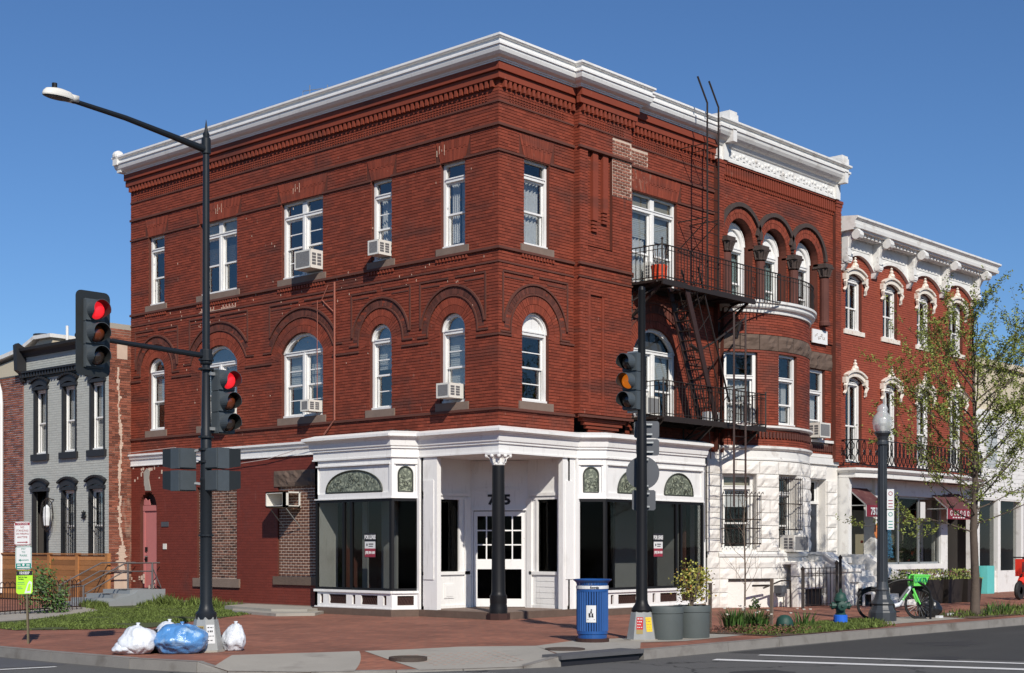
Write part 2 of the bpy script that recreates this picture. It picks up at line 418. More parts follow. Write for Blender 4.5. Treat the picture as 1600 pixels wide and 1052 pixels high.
    def build(s, name, mat, parent=None, smooth=False, kind=None, label=None, loc=None, tone=False, whole=False):
        if parent is not None and kind is None and not whole and name not in WHOLE:
            cl = s.clusters()
            if cl:
                best = None
                for fs in sorted(cl, key=len, reverse=True):
                    m_ = MB(); idx = {}
                    for fi in fs:
                        nf = []
                        for i in s.f[fi]:
                            if i not in idx: idx[i] = len(m_.v); m_.v.append(s.v[i])
                            nf.append(idx[i])
                        m_.f.append(tuple(nf)); m_.t.append(s.t[fi])
                    o = m_.build(SINGLE.get(name, name), mat, parent, smooth=smooth, label=label, tone=tone, whole=True)
                    best = best or o
                return best
        me = bpy.data.meshes.new(name)
        o = bpy.data.objects.new(name, me); COL.objects.link(o)
        off = Vector((0, 0, 0))
        if parent is not None:
            o.parent = parent; off = ROOTLOC.get(root_of(parent).name, off)
        elif loc is not None: off = Vector(loc); o.location = off
        vs = [(x - off.x, y - off.y, z - off.z) for x, y, z in s.v] if off.length else s.v
        me.from_pydata(vs, [], s.f)
        me.materials.append(K[mat] if isinstance(mat, str) else mat)
        if tone or any(s.t):
            a = me.attributes.new("tone", 'FLOAT', 'FACE'); a.data.foreach_set("value", s.t)
        if smooth:
            me.polygons.foreach_set("use_smooth", [True] * len(me.polygons))
        me.update()
        if kind: o["kind"] = kind
        if label: o["label"] = label
        return o

def thing(name, label, cat, loc=(0, 0, 0), rz=0., group=None, world=True):
    o = bpy.data.objects.new(name, None); COL.objects.link(o)
    o.location = loc; o.rotation_euler = (0, 0, rz); o.empty_display_size = .2
    o["label"] = label; o["category"] = cat
    if group: o["group"] = group
    if world and not rz: ROOTLOC[o.name] = Vector(loc)
    return o
def tagged(o, label, cat, group=None):
    o["label"] = label; o["category"] = cat
    if group: o["group"] = group
    return o
def copy_tree(o, parent=None):
    c = o.copy(); COL.objects.link(c); c.parent = parent
    for ch in list(o.children): copy_tree(ch, c)
    return c
def struct(mb, name, mat, **k): return mb.build(name, mat, None, kind='structure', **k)

def smooth_by_angle(o, ang=40):
    me = o.data
    me.polygons.foreach_set("use_smooth", [True] * len(me.polygons))
    try: me.set_sharp_from_angle(angle=rad(ang))
    except Exception: pass

def text(s_, size, origin, right, up, mat, parent, name="lettering", depth=.004, bold=0., align='CENTER', sx=1.):
    cu = bpy.data.curves.new(name, 'FONT'); cu.body = s_; cu.size = size; cu.align_x = align; cu.align_y = 'CENTER'
    cu.extrude = depth / 2; cu.offset = bold; cu.resolution_u = 2
    tmp = bpy.data.objects.new(name + "_tmp", cu); COL.objects.link(tmp)
    dg = bpy.context.evaluated_depsgraph_get()
    me = bpy.data.meshes.new_from_object(tmp.evaluated_get(dg))
    bpy.data.objects.remove(tmp); bpy.data.curves.remove(cu)
    r = Vector(right).normalized(); u = Vector(up).normalized(); n = r.cross(u)
    off = ROOTLOC.get(root_of(parent).name, Vector((0, 0, 0)))
    o_ = Vector(origin) - off
    m = Matrix(((r.x * sx, u.x, n.x, o_.x), (r.y * sx, u.y, n.y, o_.y), (r.z * sx, u.z, n.z, o_.z), (0, 0, 0, 1)))
    me.transform(m); me.materials.clear(); me.materials.append(K[mat])
    o = bpy.data.objects.new(name, me); COL.objects.link(o); o.parent = parent
    return o
# ------------------------------------------------------------------ masonry and windows
COURSE = .0735
def arch_geo(h):
    w = (h['u1'] - h['u0']) / 2; r = h['rise']; R = (w * w + r * r) / (2 * r)
    return (h['u0'] + h['u1']) / 2, h['z1'] - R, R
def hole_at(h, z, extra=0.):
    top = h['z1'] + (extra if h.get('rise') else 0)
    if z < h['z0'] or z > top: return None
    if h.get('rise') and z > h['z1'] - h['rise']:
        uc, zc, R = arch_geo(h); R += extra
        q = R * R - (z - zc) ** 2
        if q <= 0: return None
        q = math.sqrt(q); return (uc - q, uc + q)
    return (h['u0'], h['u1'])
def cut(spans, c):
    out = []
    for a, b in spans:
        if c[1] <= a or c[0] >= b: out.append((a, b)); continue
        if c[0] > a: out.append((a, c[0]))
        if c[1] < b: out.append((c[1], b))
    return out
def masonry(fr, U0, U1, Z0, Z1, holes, back, mb, ring=.39, zones=(), bl=.205, proud=.014, joint=.013, depth=.16, course=COURSE, vj=.006):
    k = int(round((Z1 - Z0) / course)); ch = (Z1 - Z0) / k
    for i in range(k):
        z = Z0 + i * ch; zm = z + ch / 2
        sp = [(U0, U1)]; sb = [(U0, U1)]
        for h in holes:
            c = hole_at(h, zm)
            if c:
                e = .03 if h.get('rise') and zm > h['z1'] - h['rise'] else 0
                sp = cut(sp, (c[0] - e, c[1] + e))
            c = hole_at(h, zm, h.get('ring', ring))
            if c: sb = cut(sb, c)
        for zn in zones:
            if zn[2] <= zm <= zn[3]: sb = cut(sb, (zn[0], zn[1]))
        for a, b in sp:
            m = 1
            if fr.step: m = max(1, int(math.ceil((b - a) / fr.step)))
            for j in range(m):
                a_ = a + (b - a) * j / m; b_ = a + (b - a) * (j + 1) / m
                back.quad(fr(a_, 0, z), fr(b_, 0, z), fr(b_, 0, z + ch), fr(a_, 0, z + ch))
        off = (bl / 2 if i % 2 else 0)
        for a, b in sb:
            g = math.floor((a - U0 - off) / bl) * bl + U0 + off
            while g < b:
                x0 = max(a, g) + (vj / 2 if g > a else 0); x1 = min(b, g + bl) - (vj / 2 if g + bl < b else 0)
                if x1 - x0 > .03:
                    p = proud * random.uniform(.75, 1.25)
                    n0 = 0
                    v = [fr(x0, n0, z + joint / 2), fr(x1, n0, z + joint / 2), fr(x1, n0, z + ch - joint / 2), fr(x0, n0, z + ch - joint / 2),
                         fr(x0, p, z + joint / 2), fr(x1, p, z + joint / 2), fr(x1, p, z + ch - joint / 2), fr(x0, p, z + ch - joint / 2)]
                    mb.add(v, [(4, 5, 6, 7), (0, 1, 5, 4), (3, 7, 6, 2), (0, 4, 7, 3), (1, 2, 6, 5)], random.uniform(-1, 1))
                g += bl
    for h in holes:      # reveals
        d = h.get('depth', depth)
        zs = h['z1'] - h.get('rise', 0)
        for u in (h['u0'], h['u1']):
            back.quad(fr(u, 0, h['z0']), fr(u, -d, h['z0']), fr(u, -d, zs), fr(u, 0, zs))
        back.quad(fr(h['u0'], 0, h['z0']), fr(h['u1'], 0, h['z0']), fr(h['u1'], -d, h['z0']), fr(h['u0'], -d, h['z0']))
        if h.get('rise'):
            uc, zc, R = arch_geo(h); a0 = math.asin(max(-1, min(1, (zs - zc) / R))); k = 16
            for i in range(k):
                a = a0 + (PI - 2 * a0) * i / k; b = a0 + (PI - 2 * a0) * (i + 1) / k
                P = [(uc + R * math.cos(t), zc + R * math.sin(t)) for t in (a, b)]
                back.quad(fr(P[0][0], .01, P[0][1]), fr(P[1][0], .01, P[1][1]), fr(P[1][0], -d, P[1][1]), fr(P[0][0], -d, P[0][1]))
        else:
            back.quad(fr(h['u0'], 0, zs), fr(h['u1'], 0, zs), fr(h['u1'], -d, zs), fr(h['u0'], -d, zs))

def voussoirs(fr, h, mb, rows=2, n=.018, down=0.):
    uc, zc, R = arch_geo(h); zs = h['z1'] - h['rise']
    a0 = math.asin(max(-1, min(1, (zs - zc) / R))) - down
    r = h.get('ring', .39); dr = r / rows
    for q in range(rows):
        r0 = R + q * dr + .004; r1 = R + (q + 1) * dr - .006
        k = int((PI - 2 * a0) * (r0 + dr / 2) / .074)
        for i in range(k):
            a = a0 + (PI - 2 * a0) * (i + .06) / k; b = a0 + (PI - 2 * a0) * (i + .94) / k
            nn = n * random.uniform(.85, 1.15)
            P = [(uc + rr * math.cos(t), zc + rr * math.sin(t)) for t, rr in ((a, r0), (b, r0), (b, r1), (a, r1))]
            vs = [fr(u, -.02 if q == 0 else 0, z) for u, z in P] + [fr(u, nn, z) for u, z in P]
            mb.add(vs, [(4, 5, 6, 7), (0, 1, 5, 4), (2, 3, 7, 6), (3, 0, 4, 7), (1, 2, 6, 5)], random.uniform(-1, 1))

def jack_arch(fr, u0, u1, z0, z1, mb, flare=.18):
    k = int((u1 - u0 + flare) / .076)
    for i in range(k):
        a = (i + .05) / k; b = (i + .95) / k
        def U(t, zt): return u0 - flare * zt + t * (u1 - u0 + 2 * flare * zt)
        for q in range(2):
            h = (.46, .54)[(i + q) % 2] if q == 0 else 1
            s0 = 0 if q == 0 else (.46, .54)[i % 2] + .02
            s1 = (.46, .54)[i % 2] if q == 0 else 1
            P = [(U(a, s0), z0 + (z1 - z0) * s0), (U(b, s0), z0 + (z1 - z0) * s0), (U(b, s1), z0 + (z1 - z0) * s1), (U(a, s1), z0 + (z1 - z0) * s1)]
            n = .015 * random.uniform(.8, 1.2)
            vs = [fr(u, 0, z) for u, z in P] + [fr(u, n, z) for u, z in P]
            mb.add(vs, [(4, 5, 6, 7), (0, 1, 5, 4), (2, 3, 7, 6), (3, 0, 4, 7), (1, 2, 6, 5)], random.uniform(-1, 1))

def panel_curtain(fr, a, b, n, z0, z1, mb, folds=9, amp=.03):
    k = folds * 4
    for i in range(k):
        t0 = i / k; t1 = (i + 1) / k
        f = lambda t: n + amp * math.sin(t * folds * 2 * PI) + .012 * math.sin(t * 47)
        mb.quad(fr(a + (b - a) * t0, f(t0), z0), fr(a + (b - a) * t1, f(t1), z0), fr(a + (b - a) * t1, f(t1), z1), fr(a + (b - a) * t0, f(t0), z1))

def window(root, fr, h, double=False, fanpane=True, zt=None, meet=.5, blind=0., blindmat='blind', curtain=0, rd=.10, c=.07,
           casemat='white', sill=True, openz=0., storm=0, mull=.17, sillmat='sillstone', fullfan=False, nosing=True, sillh=.2):
    """one window of a wall: casing, sashes, panes, whatever hangs behind the glass"""
    u0, u1, z0, z1 = h['u0'], h['u1'], h['z0'], h['z1']; rise = h.get('rise', 0); zs = z1 - rise
    cs = MB(); nb = -rd - .07; nf = -rd + .012
    top = zs if rise else z1
    cs.box(fr, u0 + .004, u0 + c, nb, nf, z0, top); cs.box(fr, u1 - c, u1 - .004, nb, nf, z0, top)
    if nosing: cs.box(fr, u0 + .004, u1 - .004, nb, nf + .04, z0 + .002, z0 + .06)
    if rise:
        uc, zc, R = arch_geo(h); a0 = math.asin(max(-1, min(1, (zs - zc) / R)))
        cs.arc(fr, uc, zc, R - c, R - .003, nb, nf, a0, PI - a0, 20)
        cs.arc(fr, uc, zc, R - .03, R - .001, nf, nf + .03, a0, PI - a0, 20)
    else: cs.box(fr, u0 + c, u1 - c, nb, nf, z1 - c * .9, z1 - .003)
    if zt is None: zt = zs - .02 if rise else z1 - .42
    cs.box(fr, u0 + c, u1 - c, nb, nf + .01, zt - .05, zt + .04)
    cs.box(fr, u0 + c - .01, u1 - c + .01, nf, nf + .03, zt + .02, zt + .05)
    lights = [(u0 + c, u1 - c)]
    if double:
        m = (u0 + u1) / 2
        cs.box(fr, m - mull / 2, m + mull / 2, nb, nf, z0 + .06, (zt if rise else z1 - .06))
        cs.box(fr, m - mull / 2 + .05, m + mull / 2 - .05, nf, nf + .02, z0 + .06, zt)
        lights = [(u0 + c, m - mull / 2), (m + mull / 2, u1 - c)]
    w = cs.build('window', casemat, root)
    if sill:
        s_ = MB(); s_.box(fr, u0 - .13, u1 + .13, -rd - .02, .05, z0 - sillh, z0 - .003); s_.build('sill', sillmat, w)
    pn = -rd - .045
    if rise:
        uc, zc, R = arch_geo(h); R2 = R - c + .01
        aa = math.asin(max(-1, min(1, (zt + .02 - zc) / R2)))
        pts = [(uc + R2 * math.cos(t), zc + R2 * math.sin(t)) for t in [aa + (PI - 2 * aa) * i / 14 for i in range(15)]]
        f_ = MB(); f_.prism(fr, pts, pn, pn - .006)
        f_.build('fan_light', casemat if fullfan else 'glass', w)
        if not fullfan:
            b_ = MB(); b_.prism(fr, pts, pn - .12, pn - .13); b_.build('blind', 'acdark', w)
        zu = zt - .05
    else:
        for a, b in lights:
            f_ = MB(); f_.box(fr, a, b, pn - .006, pn, zt + .04, z1 - c * .9); f_.build('pane', 'glass', w)
            if blind: 
                b_ = MB(); b_.box(fr, a, b, pn - .07, pn - .06, zt + .04, z1 - c * .9); b_.build('blind', 'tan' if blind > 0 else blindmat, w)
        zu = zt - .05
    zb = z0 + .06 if nosing else z0
    for li, (a, b) in enumerate(lights):
        zm = zb + (zu - zb) * meet; st = .05
        for (q0, q1, nn, nm) in ((zm - .02, zu, pn, 'sash'), (zb + openz, zm + .02 + openz * .2, pn - .04, 'sash')):
            fm = MB()
            fm.box(fr, a, a + st, nn - .035, nn, q0, q1); fm.box(fr, b - st, b, nn - .035, nn, q0, q1)
            fm.box(fr, a + st, b - st, nn - .035, nn, q1 - .045, q1); fm.box(fr, a + st, b - st, nn - .035, nn, q0, q0 + .045)
            if storm and nm: fm.box(fr, a + st, b - st, nn - .03, nn - .01, (q0 + q1) / 2 - .012, (q0 + q1) / 2 + .012)
            fo = fm.build(nm, casemat, w)
            gp = MB(); gp.box(fr, a + st * .9, b - st * .9, nn - .02, nn - .014, q0 + .04, q1 - .04); gp.build('pane', 'glass', w)
        if blind > 0:
            bl = MB(); zz = zu - (zu - zb) * min(blind, 1.)
            bl.box(fr, a, b, pn - .13, pn - .12, zz, zu)
            if blind > .3:
                zz2 = zz
                while zz2 < zu: bl.box(fr, a, b, pn - .12, pn - .112, zz2, zz2 + .012); zz2 += .05
            bl.build('blind', blindmat, w)
        if curtain:
            cu = MB()
            cw = (b - a)
            if curtain == 1:
                panel_curtain(fr, a, a + cw * .48, pn - .16, zb, zu, cu, 4); panel_curtain(fr, b - cw * .42, b, pn - .16, zb + .1, zu, cu, 4)
            else: panel_curtain(fr, a, b, pn - .16, zb, zu, cu, 6)
            cu.build('curtain', 'curtain', w)
    return w

def ac_unit(fr, u0, u1, z0, z1, n0, n1, label, tilt=0.):
    """window air conditioner: white case, dark rear grille, coil louvres on the sides"""
    c = fr((u0 + u1) / 2, n1, z0)
    t = thing('air_conditioner', label, 'air conditioner', c, group='window air conditioners')
    b = MB(); b.box(fr, u0, u1, n0, n1 - .008, z0, z1); b.box(fr, u0 + .0, u1, n1 - .01, n1, z1 - .045, z1); b.box(fr, u0, u1, n1 - .01, n1, z0, z0 + .04)
    b.box(fr, u0, u0 + .04, n1 - .01, n1 + .001, z0, z1); b.box(fr, u1 - .04, u1, n1 - .01, n1 + .001, z0, z1)
    b.build('case', 'acwhite', t)
    g = MB(); g.box(fr, u0 + .04, u1 - .04, n1 - .006, n1 - .004, z0 + .04, z1 - .045); g.build('rear_grille', 'coil', t)
    s = MB(); 
    for e, sg in ((u0, -1), (u1, 1)):
        for k in range(2):
            na = n0 + (n1 - n0) * (.3 + .34 * k); nb_ = na + (n1 - n0) * .25
            for j in range(4):
                za = z0 + (z1 - z0) * (.18 + .17 * j)
                s.box(fr, e, e + sg * .004, na, nb_, za, za + (z1 - z0) * .13)
    s.build('side_louvres', 'acdark', t, kind='stuff')
    return t

# ------------------------------------------------------------------ ground
g = MB(); g.slab([(-60, -150), (400, -150), (400, 300), (-60, 300)], -.5, -.16)
g2 = MB(); g2.slab([(-900, -900), (1200, -900), (1200, 1200), (-900, 1200)], -.8, -.42); struct(g2, 'terrain', 'soil')
struct(g, 'road', 'asphalt')
R1 = [(-12.3, 120), (-12.3, 6), (-12.25, -1.5), (-12.15, -3.6), (-11.85, -4.9)]
RAMP = [(-11.6, -5.3), (-10.9, -6.35), (-9.9, -7.1), (-9.0, -7.6), (-8.1, -8.0)]
R2 = [(-7.45, -8.2), (-6.7, -8.28), (-5.48, -8.3), (-3, -8.3), (2, -8.35), (9, -8.6), (40, -9.0), (140, -10)]
sw = MB()
edge = [(x, y, 0) for x, y in R1] + [(x, y, -.135) for x, y in RAMP] + [(x, y, 0) for x, y in R2]
inner = [(-6.0, -6.4, 0), (-7.0, -5.6, 0), (-8.1, -5.4, 0), (-8.9, -5.1, 0), (-9.7, -4.75, 0), (-10.6, -4.35, 0), (-11.4, -4.0, 0)]
top = [p for p in edge if p[2] == 0 and p in [(x, y, 0) for x, y in R1]] + inner[::-1] + [(x, y, 0) for x, y in R2] + [(140, 120, 0)]
tri = tessellate_polygon([[Vector(p) for p in top]])
sw.add(top, [tuple(t) for t in tri])
OUT = [(-11.85, -4.9, 0)] + [(x, y, -.135) for x, y in RAMP] + [(-7.45, -8.2, 0)]
INN = [(-11.4, -4.0, 0), (-10.6, -4.35, 0), (-9.7, -4.75, 0), (-8.9, -5.1, 0), (-8.1, -5.4, 0), (-7.0, -5.6, 0), (-6.0, -6.4, 0)]
def ramp_pt(s, t, dz=0.):
    i = min(int(s), 5); f = s - i
    a = Vector(OUT[i]).lerp(Vector(OUT[i + 1]), f); c = Vector(INN[i]).lerp(Vector(INN[i + 1]), f); p = a.lerp(c, t)
    return (p.x, p.y, p.z + dz)
def ramp_patch(mb, sl, sr, dz, n=36, m=6):
    for i in range(n):
        for j in range(m):
            q = []
            for ii, jj in ((i, j), (i + 1, j), (i + 1, j + 1), (i, j + 1)):
                t = jj / m; s_ = sl(t) + (sr(t) - sl(t)) * ii / n; q.append(ramp_pt(s_, t, dz))
            mb.quad(*q)
ramp_patch(sw, lambda t: 0., lambda t: 6., 0., 36)
pave = struct(sw, 'pavement', 'paver')

kroot = thing('kerb', 'pale grey granite kerb running round the street corner', 'kerb', (-9, -7, 0))
kroot["kind"] = 'structure'
def kerb_run(path, ztop=0., zb=-.2, w=.16, seglen=1.9, zs=None):
    for i in range(len(path) - 1):
        a = Vector(path[i]); b = Vector(path[i + 1]); L_ = (b - a).length
        k = max(1, min(24, int(round(L_ / seglen)))); 
        for j in range(k):
            p = a.lerp(b, j / k); q = a.lerp(b, (j + 1) / k); d = (q - p).normalized(); q = q - d * .012
            n = Vector((d.y, -d.x))          # towards the road
            mb = MB(); jz = random.uniform(-.004, .004) + .004; ta = ztop; tb = ztop
            if zs: ta = zs[i] + (zs[i + 1] - zs[i]) * j / k; tb = zs[i] + (zs[i + 1] - zs[i]) * (j + 1) / k
            prof = lambda zt: [(-w, zt + jz), (-.012, zt + jz), (0.0, zt + jz - .012), (.018, zb)]
            A = [(p.x + n.x * o, p.y + n.y * o, z) for o, z in prof(ta)] + [(p.x - n.x * w, p.y - n.y * w, zb)]
            B = [(q.x + n.x * o, q.y + n.y * o, z) for o, z in prof(tb)] + [(q.x - n.x * w, q.y - n.y * w, zb)]
            mb.add(A + B, [(0, 1, 6, 5), (1, 2, 7, 6), (2, 3, 8, 7), (4, 3, 2, 1, 0), (5, 6, 7, 8, 9)])
            mb.build('kerb_stone', 'kerb', kroot)
kerb_run([(-12.3, 120), (-12.3, 30)], seglen=6); kerb_run([(-12.3, 30)] + R1[1:])
kerb_run([R1[-1]] + RAMP + [R2[0]], zs=[0] + [-.13] * len(RAMP) + [0])
kerb_run(R2[2:6]); kerb_run([(9, -8.6), (40, -9.0)]); kerb_run([(40, -9.0), (140, -10)], seglen=8)

# concrete ramp pads and corner slabs (sheets 4 mm above the paving)
def zs_at(x, y):      # height of the sloping corner
    # distance from the kerb line of the ramp
    best = 9; P = RAMP
    for i in range(len(P) - 1):
        a = Vector(P[i]); b = Vector(P[i + 1]); p = Vector((x, y)); t = max(0, min(1, (p - a).dot(b - a) / (b - a).length_squared))
        best = min(best, (a + (b - a) * t - p).length)
    return -.135 + .135 * min(1, best / 1.5)
def sheet(name, pts, mat, dz=.004, z=None, kind='structure'):
    mb = MB(); P = [Vector((x, y, 0)) for x, y in pts]
    tri = tessellate_polygon([P])
    vs = [(x, y, (zs_at(x, y) if z is None else z) + dz) for x, y in pts]
    mb.add(vs, [tuple(t) for t in tri]); return mb.build(name, mat, None, kind=kind)
def ramp_pad(name, outer, inn, dz=.012):
    mb = MB(); k = len(outer)
    from mathutils.geometry import intersect_point_tri_2d
    for i in range(k - 1):
        for (za, zb, f0, f1) in ((0, 0, 0, 1),):
            m = 6
            for j in range(m):
                t0 = j / m; t1 = (j + 1) / m
                def pt(a, b, t): x = a[0] + (b[0] - a[0]) * t; y = a[1] + (b[1] - a[1]) * t; return (x, y, -.135 * (1 - t) + dz + (.006 if 0 < t < 1 else 0))
                mb.quad(pt(outer[i], inn[i], t0), pt(outer[i + 1], inn[i + 1], t0), pt(outer[i + 1], inn[i + 1], t1), pt(outer[i], inn[i], t1))
    return mb.build(name, 'concrete', None, kind='structure')
for sl, sr in ((lambda t: .55 + .25 * t, lambda t: 2.5 + .55 * t), (lambda t: 3.35 - .2 * t, lambda t: 6.)):
    mb = MB(); ramp_patch(mb, sl, sr, .007, 30); mb.build('ramp_slab', 'concrete', None, kind='structure')
tt = MB()
for i in range(11):
    for j in range(7):
        u = i / 10; v_ = j / 6
        x, y, z = ramp_pt(3.75 + 1.5 * u, .2 + .5 * v_, .008)
        tt.lathe((x, y, z), [(.04, 0), (.03, .006), (0.001, .007)], 6)
o = tt.build('tactile_bumps', 'pinktile', None, kind='stuff'); tagged(o, "faded pink tactile bumps on the corner ramp slab", "tactile paving")
sheet('corner_slab', [(-7.3, -8.1), (-6.0, -6.4), (-4.5, -6.0), (-1.2, -6.6), (-1.0, -7.35), (-3.2, -7.55), (-4.1, -7.2), (-5.3, -8.1)], 'concrete', dz=.006, z=0)
sheet('lamp_slab', [(4.4, -7.6), (4.6, -6.2), (8.4, -6.3), (8.3, -7.7)], 'concrete', dz=.006, z=0)
# storm drain at the right-hand kerb
dr = thing('storm_drain', "dark stone kerb inlet with a black slot beside the blue litter bin", 'storm drain', (-6.5, -8.3, 0))
b = MB(); b.slab([(-7.5, -7.85), (-5.5, -7.85), (-5.5, -8.33), (-7.5, -8.25)], -.05, .012); b.build('lid_stone', 'drain', dr)
b = MB(); b.slab([(-7.45, -7.95), (-5.55, -7.95), (-5.55, -8.27), (-7.45, -8.2)], -.2, -.052); b.build('slot', 'ink', dr)
for (x, y, z, r, l) in ((-6.35, -7.35, .014, .33, "brown round cast iron lid in the slab behind the storm drain"), (-8.95, -6.35, -.03, .3, "round iron lid in the corner ramp slab")):
    m_ = MB(); m_.lathe((x, y, z), [(r, -.05), (r, .012), (r - .03, .016), (r - .035, .008), (.001, .008)], 28)
    for k in range(-4, 5):
        w = math.sqrt(max(0, (r - .05) ** 2 - (k * .06) ** 2)); m_.box(WORLD, x - w, x + w, y + k * .06 - .01, y + k * .06 + .01, z + .007, z + .013)
    tagged(m_.build('manhole_cover', 'cast', None, loc=None), l, 'manhole cover', 'manhole covers')

# painted road lines
def line(p, q, w=.28, lab='road_marking'):
    a = Vector(p); b_ = Vector(q); d = (b_ - a).normalized(); n = Vector((-d.y, d.x)) * w / 2
    mb = MB(); k = 10
    for i in range(k):
        s0 = a.lerp(b_, i / k); s1 = a.lerp(b_, (i + 1) / k)
        mb.quad((s0.x - n.x, s0.y - n.y, -.152), (s1.x - n.x, s1.y - n.y, -.152), (s1.x + n.x, s1.y + n.y, -.152), (s0.x + n.x, s0.y + n.y, -.152))
    struct(mb, 'road_marking', 'paint_line')
line((-12.75, -2.5), (-21, -.9), .13); 
line((-3.4, -9.2), (-.2, -19.5), .2); line((-4.75, -9.2), (-1.3, -19.3), .3)
sheet('road_lane', [(-3.3, -8.5), (1, -20), (200, -22), (200, -11), (9, -8.75), (2, -8.5)], M('darker_asphalt', (.05, .0485, .046), .9, var=.2, scale=.5, fine=.3, fscale=50, bump=.5, bscale=120, stain_or_glint=[((.075, .072, .068), .6, .58, .72, .6, (.2, 1, 1))]), z=-.16, dz=.003)
sheet('road_lane', [(-12.4, -2.2), (-12.4, 60), (-30, 60), (-30, .4)], 'drain', z=-.16, dz=.003)
for q in ((-9.8, -11.5, 1.2), (-6.5, -11.2, .8), (-13.8, -6.0, .9), (-2.2, -11.8, .7), (1.5, -10.3, .9)):
    rg_ = random.Random(int(q[0] * 10)); sheet('road_patch', [(q[0] + q[2] * math.cos(k * PI / 6) * rg_.uniform(.5, 1.2), q[1] + q[2] * .7 * math.sin(k * PI / 6) * rg_.uniform(.5, 1.2)) for k in range(12)], M('tar_patch', (.038, .037, .036), .75, var=.3, scale=3), z=-.16, dz=.0045)
line((-11.6, -5.9), (-9.15, -8.2), .1); line((-9.15, -8.2), (-7.9, -10.6), .1)

# grass, soil beds
def lawn(name, pts, mat, z=0.02):
    mb = MB(); P = [Vector((x, y, 0)) for x, y in pts]; tri = tessellate_polygon([P])
    mb.add([(x, y, z) for x, y in pts], [tuple(t) for t in tri]); return mb.build(name, mat, None, kind='structure')
LAWN = [(-9.6, 4.4), (-8.4, 3.6), (-7.2, 3.2), (-5.4, 4.6), (-3.6, 5.6), (-1.5, 7.0), (-.05, 9.3), (-.05, 13.3), (-2.6, 13.0), (-3.6, 11.0), (-5.4, 9.2), (-7.6, 7.9), (-9.4, 7.4)]
lawn('grass_verge', LAWN, 'lawn', .012)
BED = [(-1.1, -6.5), (.9, -5.9), (3.6, -6.0), (5.4, -6.35), (4.8, -7.3), (3.0, -8.1), (-1.0, -8.12)]
lawn('planting_bed', BED, 'soil', .012)
BED2 = [(7.9, -7.9), (8.2, -6.3), (16.5, -5.6), (17.5, -8.1)]
lawn('planting_bed', BED2, 'soil', .012)
struct(MB().slab([(-9.4, 7.4), (-7.6, 7.9), (-5.4, 9.2), (-3.6, 11.0), (-2.9, 12.9), (-2.9, 14.2), (-5, 12.6), (-9.0, 9.6), (-12.1, 8.4), (-12.1, 7.2)], -.02, .02), 'path', 'concrete')
def inside(x, y, P):
    c = False; j = len(P) - 1
    for i in range(len(P)):
        if (P[i][1] > y) != (P[j][1] > y) and x < (P[j][0] - P[i][0]) * (y - P[i][1]) / (P[j][1] - P[i][1]) + P[i][0]: c = not c
        j = i
    return c
def blades(P, n, hmin, hmax, density=None, clump=.8, thr=0.):
    mb = MB(); xs = [p[0] for p in P]; ys = [p[1] for p in P]; c = 0; tries = 0
    while c < n and tries < n * 8:
        tries += 1
        x = random.uniform(min(xs), max(xs)); y = random.uniform(min(ys), max(ys))
        jx = x + random.gauss(0, .12); jy = y + random.gauss(0, .12)
        if not inside(jx, jy, P): continue
        q = noise.noise(Vector((x * clump, y * clump, 3.1)))
        if q < thr - random.random() * .25: continue
        h = random.uniform(hmin, hmax) * (1 + .9 * q); a = random.uniform(0, 2 * PI); w = random.uniform(.012, .028)
        lx = random.gauss(0, .35) * h; ly = random.gauss(0, .35) * h
        dx = math.cos(a) * w; dy = math.sin(a) * w
        mb.add([(x - dx, y - dy, .01), (x + dx, y + dy, .01), (x + lx * .5 + dx * .5, y + ly * .5 + dy * .5, h * .6), (x + lx, y + ly, h)], [(0, 1, 2), (0, 2, 3)], random.uniform(-.6, .8))
        c += 1
    return mb
o = blades(LAWN, 30000, .015, .055, thr=-.12).build('grass', 'grass', None, kind='stuff'); tagged(o, "rough green grass verge in front of the red building's side wall", 'grass')
o = blades([(.2, -6.3), (3.4, -6.2), (5.3, -6.4), (4.6, -7.4), (3.0, -8.0), (-.9, -8.05), (-.6, -7.2)], 10000, .03, .09, thr=-.02).build('grass', 'grass', None, kind='stuff'); tagged(o, "lush grass in the kerbside bed around the green hydrant", 'grass')
o = blades(BED2, 900, .04, .14, thr=.15).build('weeds', 'grass', None, kind='stuff'); tagged(o, "sparse weeds on bare soil around the street tree", 'weeds')
lf = MB()
for i in range(700):
    x = random.uniform(-1.2, .9); y = random.uniform(-8, -6.4)
    s = random.uniform(.02, .05); a = random.uniform(0, 6.3); z = random.uniform(.02, .13)
    lf.quad((x, y, z), (x + s * math.cos(a), y + s * math.sin(a), z + random.uniform(-.02, .03)), (x + s * 1.2 * math.cos(a + .8), y + s * 1.2 * math.sin(a + .8), z + .02), (x + s * .7 * math.cos(a + 1.5), y + s * .7 * math.sin(a + 1.5), z), tone=random.uniform(-1, 1))
o = lf.build('dead_leaves', 'raw_brick', None, kind='stuff'); tagged(o, "brown dead leaves and stems beside the right-hand planter", 'leaf litter')
